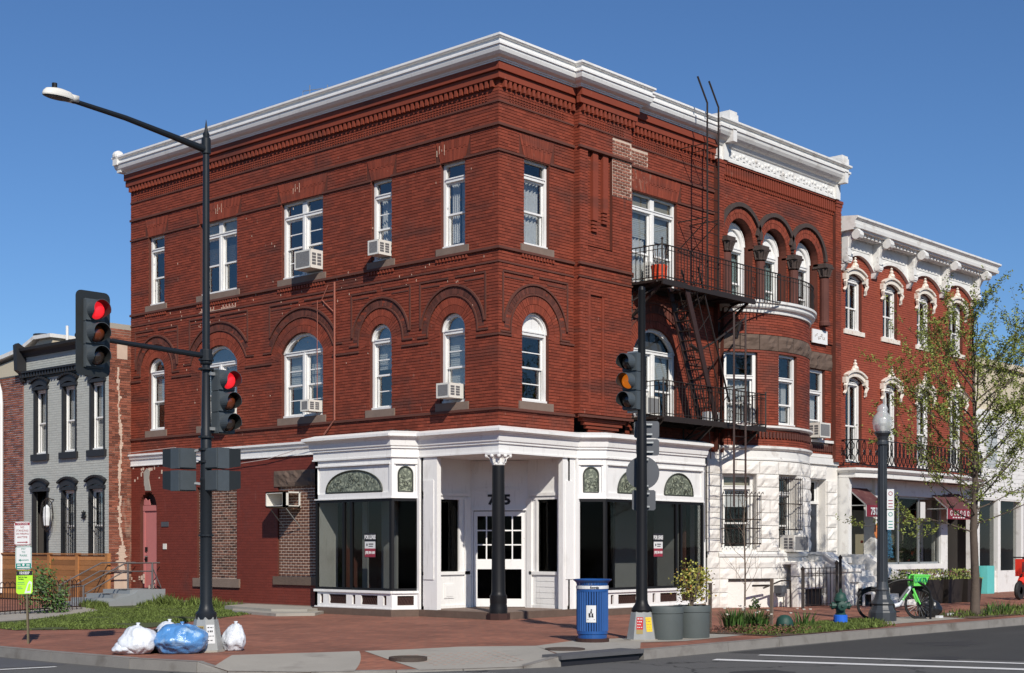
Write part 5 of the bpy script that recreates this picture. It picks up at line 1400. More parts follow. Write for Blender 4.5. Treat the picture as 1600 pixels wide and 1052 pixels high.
for x in (4.9, 9.64): b = MB(); b.bar((x, -1.1, 4.95), (x, -1.1, 5.95), .04); b.build('post', 'iron', FE)
# stair between the landings
s0 = Vector((5.95, -.78, 8.4)); s1 = Vector((7.35, -.78, 5.0))
for dy in (-.26, .26):
    b = MB(); b.bar(s0 + Vector((0, dy, 0)), s1 + Vector((0, dy, 0)), .045, .17); b.build('stair_string', 'rust', FE)
    b = MB(); b.bar(s0 + Vector((.55, dy, .55)), s1 + Vector((.6, dy, .55)), .035, .035); b.bar(s0 + Vector((.3, dy, .3)), s1 + Vector((.33, dy, .3)), .022, .022)
    for t in (.05, .35, .65, .95): p = s0.lerp(s1, t) + Vector((0, dy, 0)); b.bar(p, p + Vector((.57, 0, .55)), .016)
    b.build('stair_handrail', 'iron', FE)
for i in range(14):
    p = s0.lerp(s1, (i + .5) / 14); b = MB(); b.box(WORLD, p.x - .07, p.x + .07, p.y - .25, p.y + .25, p.z - .01, p.z + .01); b.build('tread', 'iron', FE)
# roof ladder with goosenecks, drop ladder
for x in (7.05, 7.57):
    b = MB(); b.tube([(x, -.95, 8.45), (x, -.95, 13.35), (x - .3, -.85, 14.0)], .026, 6); b.build('ladder_rail', 'iron', FE)
    b = MB(); b.bar((x, -.95, 10.35), (x, -.02, 10.35), .025); b.bar((x, -.95, 10.3), (x, -.02, 9.6), .02); b.bar((x, -.95, 12.3), (x, -.1, 12.3), .02); b.build('ladder_stay', 'iron', FE)
for i in range(15): z = 8.75 + i * .3; b = MB(); b.tube([(7.05, -.95, z), (7.57, -.95, z)], .011, 5); b.build('rung', 'iron', FE)
for x in (7.55, 8.1):
    b = MB(); b.bar((x, -1.45, 2.75 if x < 8 else 3.0), (x, -1.45, 7.85), .05, .03); b.build('drop_ladder_rail', 'rust', FE)
for i in range(16): z = 3.1 + i * .3; b = MB(); b.tube([(7.55, -1.45, z), (8.1, -1.45, z)], .01, 5); b.build('rung', 'iron', FE)
b = MB(); b.bar((7.55, -1.45, 5.9), (7.55, -1.1, 5.9), .03); b.bar((8.1, -1.45, 5.9), (8.1, -1.1, 5.9), .03); b.bar((7.2, -.9, 4.95), (8.3, -.2, 4.1), .025); b.tube([(8.25, -.08, 4.3), (8.25, -.08, 1.9)], .02, 5)
b.tube([(6.5, -1.0, 6.75), (7.3, -1.0, 7.1), (8.8, -1.0, 7.9)], .03, 5); b.tube([(6.2, -1.0, 6.9), (6.7, -1.0, 6.75)], .05, 5); b.bar((8.3, -1.0, 7.3), (8.5, -1.0, 7.75), .09)
b.build('counterweight_arm', 'iron', FE)
# pots on the landings
pt = thing('plant_pot', "orange plastic pot of bare canes at the left end of the top fire escape landing", 'plant pot', (5.2, -.75, 8.44))
b = MB(); b.lathe((5.2, -.75, 8.44), [(.001, 0), (.17, 0), (.2, .18), (.19, .2), (.22, .38), (.19, .4), (.18, .36), (.001, .34)], 16); b.build('pot', 'orange', pt)
b = MB()
for k in range(14): a = random.uniform(0, 6.3); b.tube([(5.2 + .08 * math.cos(a), -.75 + .08 * math.sin(a), 8.75), (5.2 + .2 * math.cos(a), -.75 + .2 * math.sin(a), 8.95 + random.uniform(.1, .35))], .006, 3)
b.build('canes', 'twig', pt)
bx = thing('storage_crate', "small white crate resting on the lower fire escape landing at the stair foot", 'crate', (7.4, -.9, 5.0))
b = MB(); b.box(WORLD, 7.1, 7.55, -1.0, -.75, 5.0, 5.02); 
for x in (7.1, 7.53): b.box(WORLD, x, x + .02, -1.0, -.75, 5.02, 5.25)
for y in (-1.0, -.77): b.box(WORLD, 7.1, 7.55, y, y + .02, 5.02, 5.25)
b.build('tub', 'paper', bx)
# ------------------------------------------------------------------ red row building to the right
RB = thing('row_building', "three-storey red brick row building with white bracketed cornice and ornate white window hoods", 'building', (15.56, 0, 0))
wall = MB(); bk = MB()
rt = [H(15.98, 17.02, 8.5, 10.28, .14, ring=.02), H(18.4, 19.4, 8.5, 10.28, .14, ring=.02), H(20.8, 21.8, 8.5, 10.28, .14, ring=.02), H(23.25, 24.3, 8.5, 10.28, .14, ring=.02)]
rm = [H(h['u0'], h['u1'], 4.35, 7.05, .14, ring=.02) for h in rt]
masonry(FRt, 15.56, 25.2, 4.1, 11.2, rt + rm, wall, bk, joint=.01, proud=.01)
wall.build('wall', 'mortar', RB); bk.build('brickwork', M('orange_red_brick_paint', (.285, .06, .031), .7, var=.08, scale=1, tone=.1, fine=.1, bump=.2), RB, kind='stuff')
for i, h in enumerate(rt + rm):
    w = window(RB, FRt, h, c=.09, zt=h['z1'] - .2, meet=.46, sill=i < 4, sillmat='rust_white', blind=.0, curtain=(0, 0, 0, 0, 0, 1, 1, 0)[i], rd=.12, sillh=.14)
    b = MB(); m = (h['u0'] + h['u1']) / 2; b.box(FRt, m - .012, m + .012, -.2, -.15, h['z0'] + .08, h['z1'] - .22); b.build('muntin', 'white', w)
    hd = MB(); uc, zc, R = arch_geo(h); a0 = math.asin(max(-1, min(1, (h['z1'] - h['rise'] - zc) / R)))
    hd.arc(FRt, uc, zc, R + .0, R + .14, 0, .1, a0, PI - a0, 12); hd.arc(FRt, uc, zc, R + .14, R + .2, 0, .16, a0 - .03, PI - a0 + .03, 12)
    for s_ in (-1, 1):
        e = uc + s_ * ((h['u1'] - h['u0']) / 2 + .1); zt_ = h['z1'] - .1
        hd.box(FRt, e - .09, e + .09, 0, .14, zt_ - .14, zt_ + .04); hd.tube([FRt(e - s_ * .02, .08, zt_ - .12), FRt(e + s_ * .07, .1, zt_ - .22), FRt(e + s_ * .0, .08, zt_ - .36), FRt(e + s_ * .05, .05, zt_ - .46), FRt(e, .03, zt_ - .5)], [.06, .07, .05, .055, .02], 6)
    for dx, dz, r in ((0, .26, .12), (-.12, .18, .09), (.12, .18, .09), (0, .4, .07), (0, .5, .045)):
        hd.lathe(FRt(uc + dx, .06, h['z1'] + dz), [(.001, -r), (r * .8, -r * .5), (r, 0), (r * .7, r * .6), (.001, r)], 7)
    hd.build('window_hood', 'rust_white', w)
# arcaded white frieze, brackets, cornice
cent = [16.5, 18.9, 21.3, 23.78]; bxs = [15.72, 17.7, 20.1, 22.54, 25.0]
for i, c in enumerate(cent):
    a, e = bxs[i], bxs[i + 1]; w = (e - a) / 2; m = (a + e) / 2; rise = .5; R = (w * w + rise * rise) / (2 * rise); zc = 10.88 - R
    pts = [(a, 11.45), (a, 10.38)] + [(m - w + 2 * w * k / 16, zc + math.sqrt(max(0, R * R - (w - 2 * w * k / 16) ** 2))) for k in range(17)] + [(e, 10.38), (e, 11.45)]
    b = MB(); b.prism(FRt, pts, .0, .08); q = pts[2:-2]
    for k in range(len(q) - 1): b.add([FRt(q[k][0], .08, q[k][1]), FRt(q[k + 1][0], .08, q[k + 1][1]), FRt(q[k + 1][0], .08, q[k + 1][1] + .1), FRt(q[k][0], .08, q[k][1] + .1), FRt(q[k][0], .12, q[k][1]), FRt(q[k + 1][0], .12, q[k + 1][1]), FRt(q[k + 1][0], .12, q[k + 1][1] + .1), FRt(q[k][0], .12, q[k][1] + .1)], [(4, 5, 6, 7), (0, 1, 5, 4), (2, 3, 7, 6)])
    b.box(FRt, a + .3, e - .3, .08, .1, 11.02, 11.2); b.build('frieze_panel', 'old_white', RB)
for x in bxs:
    b = MB(); b.box(FRt, x - .1, x + .1, .08, .3, 10.5, 11.5)
    prof = [(0, 11.5), (.62, 11.5), (.68, 11.38), (.62, 11.24), (.42, 11.18), (.3, 10.95), (.26, 10.6), (.16, 10.4), (.08, 10.3), (0, 10.3)]
    b.prism(Fr(lambda u, n, z: (n, -u, z)), prof, x - .08, x + .08)
    for r, dy, dz in ((.15, .58, 11.33), (.1, .24, 10.62)): b.tube([(x - .12, -dy, dz), (x + .12, -dy, dz)], r, 10)
    for k in range(4): b.box(FRt, x - .11, x + .11, .24, .33 - k * .03, 10.55 + k * .12, 10.6 + k * .12)
    b.build('cornice_bracket', 'old_white', RB)
MB().sweep([(15.5, 0), (25.3, 0), (25.3, .6)], [(0, 11.4), (.1, 11.41), (.12, 11.46), (.55, 11.48), (.55, 11.52), (.62, 11.54), (.64, 11.64), (.6, 11.65), (.62, 11.76), (.7, 11.82), (.7, 11.88), (0, 11.95)]).build('cornice', 'old_white', RB)
b = MB(); u = 15.9
while u < 25: b.box(FRt, u, u + .12, .1, .45, 11.36, 11.5); u += .24
b.build('cornice_modillion', 'old_white', RB, kind='stuff')
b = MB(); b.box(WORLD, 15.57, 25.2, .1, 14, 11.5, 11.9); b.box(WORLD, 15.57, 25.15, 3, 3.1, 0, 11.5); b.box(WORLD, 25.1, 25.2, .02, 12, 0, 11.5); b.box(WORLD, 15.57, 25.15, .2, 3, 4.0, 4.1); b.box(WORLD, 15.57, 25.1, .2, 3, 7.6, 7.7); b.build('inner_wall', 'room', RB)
# balcony and shop front (projects slightly)
bal = [(15.6, 0), (15.6, -.55), (17.0, -.85), (21.8, -.85), (24.6, -.6), (25.1, 0)]
MB().sweep(bal, [(0, 3.82), (.05, 3.84), (.05, 3.98), (.1, 4.0), (.16, 4.06), (.16, 4.13), (-.9, 4.14)]).build('balcony_edge', 'old_white', RB)
b = MB(); b.slab(bal, 3.9, 4.12); b.build('balcony_floor', 'old_white', RB)
b = MB(); b2 = MB()
for i in range(len(bal) - 1):
    a = Vector(bal[i]); c = Vector(bal[i + 1])
    for z in (4.22, 5.0): b2.bar((*a, z), (*c, z), .04, .03)
    L_ = (c - a).length; k = max(1, int(L_ / .26)); d = (c - a).normalized()
    for j in range(k):
        p = a.lerp(c, (j + .5) / k)
        for sg in (-1, 1):
            b.tube([(p.x + d.x * sg * .11 * math.sin(t * PI / 6) * (1 if t < 7 else .6), p.y + d.y * sg * .11 * math.sin(t * PI / 6), 4.24 + .76 * t / 12) for t in range(13)], .014, 4, cap=False)
        b.tube([(p.x + d.x * .06 * math.cos(t), p.y + d.y * .06 * math.cos(t), 4.62 + .08 * math.sin(t)) for t in range(8)], .014, 4, cap=False)
        b.tube([(p.x, p.y, 4.22), (p.x, p.y, 5.0)], .009, 4)
b.build('railing_scrollwork', 'black', RB, kind='stuff'); b2.build('railing', 'black', RB)
sf = MB(); FSF = RIGHT(0)
def V(u0, u1, z0, z1, n0, n1): sf.box(FSF, u0, u1, n0, n1, z0, z1)
V(15.56, 15.75, 0, 3.9, -.05, .35); V(17.35, 17.7, 0, 3.9, -.1, .3); V(22.1, 22.6, 0, 3.9, -.1, .25); V(24.8, 25.2, 0, 3.9, -.1, .2)
V(17.7, 22.1, 0, .95, -.1, .25); V(17.6, 22.2, .95, 1.12, -.1, .4); V(17.7, 22.1, 3.35, 3.85, -.05, .3); V(15.75, 17.35, 3.5, 3.85, -.3, .2); V(22.6, 24.8, 3.4, 3.85, -.3, .2)
V(15.75, 17.35, .0, .95, -1.2, .1); V(15.75, 17.35, .95, 3.5, -1.25, -1.2); V(22.6, 24.8, 0, 3.5, -.9, -.85)
sf.build('shop_front', 'old_white', RB)
b = MB()
for u in (17.72, 19.15, 20.6, 22.08): b.box(FSF, u - .03, u + .03, .1, .18, 1.12, 3.35)
b.box(FSF, 17.7, 22.1, .1, .18, 3.28, 3.35); b.box(FSF, 17.7, 22.1, .1, .18, 1.12, 1.18)
wf = b.build('shop_window', 'galv', RB)
for u in (17.75, 19.18, 20.63): g_ = MB(); g_.box(FSF, u, u + 1.37, .13, .14, 1.16, 3.3); g_.build('pane', 'shopglass', wf)
b = MB(); b.box(FSF, 16.0, 16.9, -1.19, -1.15, 1.0, 3.0); do = b.build('door', 'old_white', RB); b = MB(); b.box(FSF, 16.2, 16.55, -1.16, -1.14, 1.2, 2.85); b.build('pane', 'ink', do)
b = MB(); b.box(FSF, 23.0, 23.9, -.85, -.8, .1, 2.6); b.build('door', 'black', RB)
st = MB()
for i in range(6): st.box(WORLD, 15.85, 17.3, -.1 - .28 * (i + 1), .8, 0, .95 - .155 * i - .02)
st.build('front_steps', 'concrete', RB)
for x0 in (15.5, 17.3): 
    pr = MB(); pr.prism(Fr(lambda u, n, z: (n, -u, z)), [(0, 0), (2.3, 0), (2.3, .3), (.5, 1.15), (0, 1.2)], x0, x0 + .25); pr.build('stair_cheek', 'stone_white', RB)
    side = Fr(lambda u, n, z, x0=x0: (x0 - n, -u, z))
    for (z0, z1, L_) in ((.02, .35, 2.1), (.37, .7, 1.3)):
        x = 0
        while x < L_ - .1: w = min(.55, L_ - x); rock(side, x, x + w - .015, -.03, .02, z0, z1, 'stone_white', RB, amp=.05, seed=x + z0 + x0); x += w
# window display
b = MB(); rg = random.Random(5)
for q in range(2600):
    z = rg.uniform(0, 1); r = .42 * (1 - z * .75) * rg.uniform(.2, 1); a = rg.uniform(0, 6.3)
    x, y, zz = 18.75 + r * math.cos(a), .08 + r * math.sin(a) * .4, 1.3 + z * 1.7
    l = rg.uniform(.05, .12); aa = a + rg.uniform(-.5, .5)
    b.quad((x, y, zz), (x + l * math.cos(aa), y + l * math.sin(aa) * .6, zz + rg.uniform(-.04, .06)), (x + .02, y, zz + .03), tone=rg.uniform(-.8, 1))
o = b.build('foil_tree', 'bluefol', None, kind='stuff')
tagged(o, "bright blue tinsel tree in the shop window of the red row building", 'display tree')
o = MB()
for q in range(900):
    cx_, r0 = rg.choice(((19.9, .35), (20.6, .45), (21.4, .3))); a = rg.uniform(0, 6.3); r = r0 * rg.random(); z = 1.2 + rg.random() * (.9 - r)
    o.quad((cx_ + r * math.cos(a), .3 + r * math.sin(a) * .5, z), (cx_ + r * math.cos(a) + .07, .3, z + .05), (cx_ + r * math.cos(a), .28, z + .09), tone=rg.uniform(-1, 1))
tagged(o.build('display_plants', 'leaf_dark', None, kind='stuff'), "leafy green plants massed in the shop window right of the blue tree", 'display plants')
bg_ = MB()
for q in range(24): x = rg.uniform(17.9, 21.9); z = rg.uniform(1.2, 3.0); s = rg.uniform(.06, .16); bg_.box(WORLD, x, x + s, .5, .56, z, z + s * 1.3, rg.uniform(-1, 1))
bg_.build('window_display', 'orange', RB, kind='stuff')
b = MB(); b.box(WORLD, 17.8, 22.0, 1.1, 1.15, 1.0, 2.9); b.box(WORLD, 17.8, 22, .1, 1.1, .95, 1.0); b.build('display_backdrop', 'tan', RB)
b = MB(); b.box(FSF, 20.75, 21.1, .15, .16, 2.65, 3.2); b.build('window_poster', 'paper', RB)
b = MB(); b.lathe((17.5, -.32, 2.2), [(.001, .02), (.24, .01), (.26, 0)], 14, axis=(0, -1, 0))
b.build('round_shop_sign', M('orange_sign', (.6, .2, .06), .5), RB)
b = MB(); b.box(FSF, 17.38, 17.68, .3, .33, 1.2, 1.9); b.tube([FSF(17.45 + .05 * math.cos(t), .34, 1.3 + .06 * t) for t in range(9)], .015, 4); b.build('painted_panel', 'paper', RB)
def awning(x0, x1, num, lab):
    t = thing('awning', lab, 'awning', ((x0 + x1) / 2, -.8, 3.0), group='maroon shop awnings')
    b = MB(); b.add([(x0, -.1, 3.62), (x1, -.1, 3.62), (x1, -.85, 2.98), (x0, -.85, 2.98), (x0, -.1, 3.6), (x1, -.1, 3.6), (x1, -.85, 2.96), (x0, -.85, 2.96)], [(0, 1, 2, 3), (4, 7, 6, 5)]); b.build('canopy', 'maroon', t)
    b = MB(); b.box(WORLD, x0, x1, -.86, -.84, 2.62, 2.98); v = b.build('valance', 'awnred', t)
    b = MB()
    for x in (x0, x1): b.bar((x, -.1, 3.6), (x, -.85, 2.97), .03); b.bar((x, -.1, 2.97), (x, -.85, 2.97), .03); b.bar((x, -.85, 2.97), (x, -.85, 2.62), .025)
    b.build('frame', 'galv', t)
    if num: text(num, .3, (16.22, -.875, 2.78), (1, 0, 0), (0, 0, 1), 'paper', t, bold=.012)
    else:
        q = MB(); fr = Fr(lambda u, n, z: (u, -.861 - n, z)); r_ = random.Random(6); u = x0 + .2
        while u < x1 - .5:      # broken white lettering, too faint to read
            w = r_.uniform(.07, .12)
            q.arc(fr, u + w, 2.83, w * .6, w * .9, 0, .003, r_.uniform(0, 2), r_.uniform(3.5, 6), 8); q.box(fr, u + w * 1.2, u + w * 1.45, 0, .003, 2.74, 2.92); u += w * 2.1 + .05
        for k in range(5): q.box(fr, x0 + .4 + k * .2, x0 + .52 + k * .2, 0, .003, 2.66, 2.7)
        q.build('print', 'paper', v)
awning(15.75, 17.0, '751', "maroon awning numbered 751 over the left-hand recessed door")
awning(21.3, 23.6, '', "maroon awning over the right-hand door, half behind the street tree")
# ------------------------------------------------------------------ cream building farther right
CB = thing('cream_building', "cream two-storey building behind the street tree at the right edge", 'building', (30, 0, 0))
b = MB(); b.box(WORLD, 25.22, 25.4, .0, 12, 0, 8.55); b.box(WORLD, 25.4, 48, .3, 12, 4.0, 8.55); b.box(WORLD, 25.2, 48, .15, 12, 8.4, 8.62); b.build('wall', 'cream', CB)
b = MB(); b.box(WORLD, 25.4, 48, .0, .3, 3.4, 6.7); b.box(WORLD, 25.4, 48, .05, .3, 0, .8)
for u in (25.4, 27.2, 29.3, 31.5, 34): b.box(WORLD, u, u + .25, -.03, .3, 0, 3.4)
for z in range(20): b.box(WORLD, 25.42, 48, -.012, 0, 3.45 + z * .16, 3.58 + z * .16)
b.build('shop_front', 'old_white', CB)
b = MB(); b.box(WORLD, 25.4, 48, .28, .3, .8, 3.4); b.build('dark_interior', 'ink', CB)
for u in (25.65, 27.45, 29.55, 31.75): b = MB(); b.box(WORLD, u, u + 1.75, .12, .14, .8, 3.4); b.build('pane', 'shopglass', CB)
b = MB(); b.box(WORLD, 25.35, 25.5, -.06, -.02, 0, 3.2); b.box(WORLD, 25.35, 25.95, -.45, -.1, 0, 1.0); b.build('aqua_panel', 'aqua', CB)
b = MB(); b.box(WORLD, 26.2, 27.1, -.05, .0, 4.6, 6.1); b.box(WORLD, 30, 31, -.05, .0, 4.6, 6.1); b.build('window', 'glass', CB)

# ------------------------------------------------------------------ grey house at the left
GX = .77; FG = LEFT(GX)
GH = thing('grey_house', "grey painted brick row house with charcoal window hoods and black cornice", 'house', (-GX, 17.5, 0))
wall = MB(); bk = MB()
g3 = [H(18.5, 19.3, 4.6, 6.75), H(16.82, 17.62, 4.6, 6.75), H(15.25, 16.05, 4.6, 6.75)]; g1 = [H(18.45, 19.4, .0, 3.55), H(16.85, 17.65, 1.3, 3.55), H(15.28, 16.1, 1.3, 3.55)]
masonry(FG, 15.05, 19.95, 0, 7.95, g3 + g1, wall, bk, joint=.008, proud=.006)
wall.build('wall', 'grey_mortar', GH); bk.build('brickwork', 'grey_brick', GH, kind='stuff')
for i, h in enumerate(g3 + g1):
    if i != 3: w = window(GH, FG, h, c=.05, zt=h['z1'] - .12, blind=.97, blindmat='white', sill=False, rd=.1, meet=.48)
    b = MB(); uc = (h['u0'] + h['u1']) / 2
    b.box(FG, h['u0'] - .02, h['u0'] + .06, -.1, .03, h['z0'], h['z1']); b.box(FG, h['u1'] - .06, h['u1'] + .02, -.1, .03, h['z0'], h['z1'])
    Rr = 1.0; b.arc(FG, uc, h['z1'] + .25 - Rr, Rr - .22, Rr - .02, 0, .07, PI / 2 - .52, PI / 2 + .52, 8); b.arc(FG, uc, h['z1'] + .25 - Rr, Rr - .02, Rr + .05, 0, .12, PI / 2 - .56, PI / 2 + .56, 8)
    b.box(FG, h['u0'] - .08, h['u1'] + .08, -.1, .06, h['z1'] - .12, h['z1'] - .02)
    for k in range(9):
        a = PI / 2 - .5 + k * .125; b.bar(FG(uc + (Rr + .02) * math.cos(a), .13, h['z1'] + .25 - Rr + (Rr + .0) * math.sin(a)), FG(uc + (Rr + .02) * math.cos(a), .05, h['z1'] + .28 - Rr + Rr * math.sin(a)), .05)
    if i != 3: b.box(FG, h['u0'] - .1, h['u1'] + .1, -.1, .09, h['z0'] - .2, h['z0'] + .0)
    b.build('window_hood', 'charcoal', GH)
    if i > 3:
        gr = thing('window_guard', ("black security bars on the grey house's middle ground-floor window" if i == 4 else "black security bars on the grey house's ground-floor window beside the brick party wall"), 'window guard', FG(uc, .05, h['z0']), group='window guards')
        b = MB()
        for k in range(7): u = h['u0'] + .08 + .64 * k / 6; b.tube([FG(u, .08, h['z0'] + .05), FG(u, .08, h['z1'] - .35)], .013, 4)
        for z in (h['z0'] + .1, (h['z0'] + h['z1']) / 2, h['z1'] - .4): b.tube([FG(h['u0'] + .05, .08, z), FG(h['u1'] - .05, .08, z)], .015, 4)
        b.build('bars', 'black', gr)
b = MB(); b.box(FG, 18.5, 19.35, -.4, -.35, 0, 3.5); b.build('door', 'black', GH)
b = MB(); b.box(FG, 18.5, 19.35, -.3, -.25, 2.75, 3.4); b.build('door_transom', 'glass', GH)
b = MB(); b.box(FG, 15.05, 19.97, 0, .06, 7.0, 7.08); b.box(FG, 15.05, 19.97, 0, .2, 7.2, 7.26)
u = 15.1
while u < 19.9: b.box(FG, u, u + .09, 0, .16, 7.06, 7.2); u += .17
MBc = MB().sweep([(-GX, 19.97), (-GX, 15.05)], [(0, 7.72), (.1, 7.74), (.14, 7.84), (.26, 7.9), (.28, 7.98), (0, 8.0)]); b.v, base = b.v, len(b.v); b.add(MBc.v, MBc.f)
b.prism(Fr(lambda u, n, z: (-GX - u, n, z)), [(0, 6.9), (.1, 6.95), (.18, 7.2), (.32, 7.3), (.36, 8.1), (.28, 8.16), (0, 8.0)], 19.78, 19.99)
b.build('cornice', 'charcoal', GH)
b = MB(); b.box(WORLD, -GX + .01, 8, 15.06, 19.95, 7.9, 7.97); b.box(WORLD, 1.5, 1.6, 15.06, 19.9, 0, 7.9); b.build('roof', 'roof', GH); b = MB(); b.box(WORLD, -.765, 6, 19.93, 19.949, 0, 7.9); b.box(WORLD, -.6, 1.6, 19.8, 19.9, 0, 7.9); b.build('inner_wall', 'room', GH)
b = MB(); b.lathe((.5, 19.5, 7.9), [(.045, 0), (.045, .95), (.001, .95)], 8); b.build('vent_pipe', 'white', GH)
# caged lantern by the door
b = MB(); c = FG(18.12, .25, 2.6)
for k in range(8):
    a = k * PI / 4; b.tube([(c[0] + r * math.cos(a), c[1] + r * math.sin(a), c[2] + z) for r, z in ((.02, .6), (.16, .45), (.2, .1), (.14, -.3), (.02, -.45))], .009, 4)
b.bar(FG(18.12, 0, 3.15), FG(18.12, .25, 3.2), .03); b.build('wall_lantern_cage', 'iron', GH); b = MB(); b.lathe(c, [(.001, -.3), (.09, -.25), (.12, 0), (.1, .3), (.001, .4)], 10); b.build('lantern_glass', 'curtain', GH)
b = MB(); cc = FG(16.35, .05, 2.65); 
for k in range(4): a = k * PI / 4; b.bar((cc[0], cc[1] - .14 * math.cos(a), cc[2] - .14 * math.sin(a)), (cc[0], cc[1] + .14 * math.cos(a), cc[2] + .14 * math.sin(a)), .03)
b.build('anchor_plate', 'black', GH)
# brick party wall strip
wall = MB(); bk = MB(); FP = Fr(lambda u, n, z: (u, 15.05 - n, z))
masonry(FP, -GX, 0, 0, 8.2, [], wall, bk, joint=.014)
wall.build('party_wall', 'raw_mortar', GH); bk.build('party_brickwork', 'mixed_brick', GH, kind='stuff')
rg = random.Random(4)
b = MB(); zc_ = 7.05; uu = -.42
while zc_ > .9:          # ragged remains of mortar left by a removed wall
    hgt = rg.uniform(.05, .13); uu = max(-.5, min(-.3, uu + rg.uniform(-.035, .035))); w_ = rg.uniform(.015, .06) + (.08 if zc_ < 1.8 else 0)
    b.prism(FP, [(uu - w_, zc_), (uu + w_ * rg.uniform(.6, 1.3), zc_), (uu + w_ * rg.uniform(.5, 1.6), zc_ - hgt * .5), (uu + w_ * rg.uniform(.6, 1.2), zc_ - hgt), (uu - w_ * rg.uniform(.5, 1.2), zc_ - hgt), (uu - w_ * rg.uniform(.6, 1.5), zc_ - hgt * .5)], .0, .02 + .008 * rg.random())
    zc_ -= hgt * 1.02
b.box(FP, -.6, -.1, 0, .03, .1, .95); b.box(FP, -.5, -.15, 0, .03, 7.3, 7.8); b.build('mortar_streak', 'raw_mortar', GH, kind='stuff')
b = MB(); b.box(WORLD, -GX - .02, .05, 15.04, 15.4, 8.0, 8.35); b.build('parapet_cap', 'concrete', GH)
# far-left brick house
FH = thing('brick_house', "red brick house with white mortar and white downpipe at the left edge", 'house', (-.9, 21, 0))
wall = MB(); bk = MB(); FF = LEFT(.8); masonry(FF, 19.955, 23.6, 0, 7.15, [], wall, bk, joint=.02, proud=.012)
wall.build('wall', 'old_white', FH); bk.build('brickwork', 'mixed_brick', FH, kind='stuff')
b = MB(); b.box(WORLD, -.799, -.6, 19.952, 20.1, 0, 7.1); b.build('corner_return', 'mixed_brick', FH); b = MB(); b.box(WORLD, -.8, 6, 19.98, 23.6, 7.1, 7.2); b.build('roof', 'roof', FH)
b = MB(); b.tube([(-.95, 21.3, 7.1), (-.95, 21.1, 6.7), (-.95, 21.05, 6.3), (-.95, 21.05, .2)], .06, 8); b.tube([(-.95, 21.3, 7.1), (-.9, 23, 7.2)], .06, 8); b.build('downpipe', 'white', FH)
b = MB(); b.prism(Fr(lambda u, n, z: (n, u, z)), [(20.05, 7.2), (26, 7.2), (26, 7.6), (21.6, 8.1), (20.9, 8.5), (20.05, 8.5)], .3, 5); b.build('stucco_gable', 'cream', FH)
b = MB(); b.prism(Fr(lambda u, n, z: (n, u, z)), [(19.95, 8.5), (21.0, 8.52), (21.9, 8.2), (26, 7.7), (26, 7.82), (21.9, 8.34), (21.0, 8.64), (19.95, 8.62)], .15, 5.2); b.build('roof_edge', 'old_white', FH)
b = MB(); b.tube([(.6, 21.2, 8.5), (.6, 21.2, 8.75)], .3, 10); b.build('roof_vent', 'charcoal', FH)

# ------------------------------------------------------------------ fences, steps at the left
WF = thing('wooden_fence', "brown stained horizontal board fence in front of the grey house", 'fence', (-.93, 18, 0))
fx = -.93
b = MB(); b.box(WORLD, fx - .06, fx + .06, 14.8, 32, 1.45, 1.49); b.build('fence_cap', 'wood', WF)
for y in [14.85 + 1.62 * k for k in range(11)]: b = MB(); b.box(WORLD, fx - .055, fx + .055, y - .07, y + .07, -.02, 1.5, tone=.3); b.build('post', 'wood', WF)
protos = []
for bay in range(10):
    y0 = 14.93 + 1.62 * bay
    for r in range(9):
        if bay == 0:
            b = MB(); b.box(WORLD, fx - .015, fx + .015, y0, y0 + 1.48, .04 + r * .156, .04 + r * .156 + .15, tone=random.uniform(-.9, .9)); protos.append(b.build('board', 'wood', WF))
        else:
            o = protos[(r * 5 + bay * 4) % 9].copy(); COL.objects.link(o); o.parent = WF
            o.location = (0, 1.62 * bay, (r - (r * 5 + bay * 4) % 9) * .156)
IF_ = thing('iron_fence', "low black hooped iron fence in front of the wooden board fence", 'fence', (-5.5, 11, 0))
fa = Vector((-3.6, 11.9)); fb = Vector((-13, 7.6)); d = (fb - fa).normalized(); L_ = (fb - fa).length
b = MB(); 
for z in (.1, .68): b.bar((*fa, z), (*fb, z), .025, .03)
b.build('rails', 'rust', IF_)
b = MB(); k = 0; s_ = 0.
while s_ < L_ - .2:
    p = fa + d * s_; q = fa + d * (s_ + .2); hh = .82
    b.tube([(*p, 0), (*p, hh - .1)] + [(*(p.lerp(q, (1 - math.cos(t)) / 2)), hh - .1 + .1 * math.sin(t)) for t in (.5, 1.1, 1.57, 2.1, 2.7)] + [(*q, hh - .1), (*q, 0)], .011, 4, cap=False); s_ += .2
    m_ = p.lerp(q, .5); b.tube([(*m_, .1), (*m_, .66)], .009, 4)
b.build('hoops', 'rust', IF_, kind='stuff')
sh = MB(); rg = random.Random(8)
for q in range(1500):
    c = rg.choice(((-5.9, 10.3, .55, .35), (-5.5, 10.5, .85, .3), (-5.2, 10.6, .35, .35), (-4.9, 10.8, .25, .25))); a = rg.uniform(0, 6.3); r = c[3] * math.sqrt(rg.random()); x = c[0] + r * math.cos(a); y = c[1] + r * math.sin(a); z = max(.03, c[2] + rg.gauss(0, .2)); s = rg.uniform(.03, .06)
    sh.quad((x, y, z), (x + s, y + rg.uniform(-s, s), z + s * .3), (x + rg.uniform(-s, s), y + s, z + s), tone=rg.uniform(-1, 1))
stm = MB()
for k in range(7): stm.tube([(-5.4 + .08 * k, 10.5, 0), (-5.7 + .15 * k, 10.45, .5), (-6.0 + .2 * k, 10.4, .95)], .008, 3)
vn = thing('climbing_shrub', "scrappy green shrub grown through the low iron fence behind the parking sign", 'shrub', (-5.5, 10.5, 0)); sh.build('foliage', 'leaf_dark', vn); stm.build('stem', 'twig', vn)
SP = thing('entrance_steps', "painted grey concrete steps with rails up to the pink side door", 'steps', (-1.2, 13.9, 0))
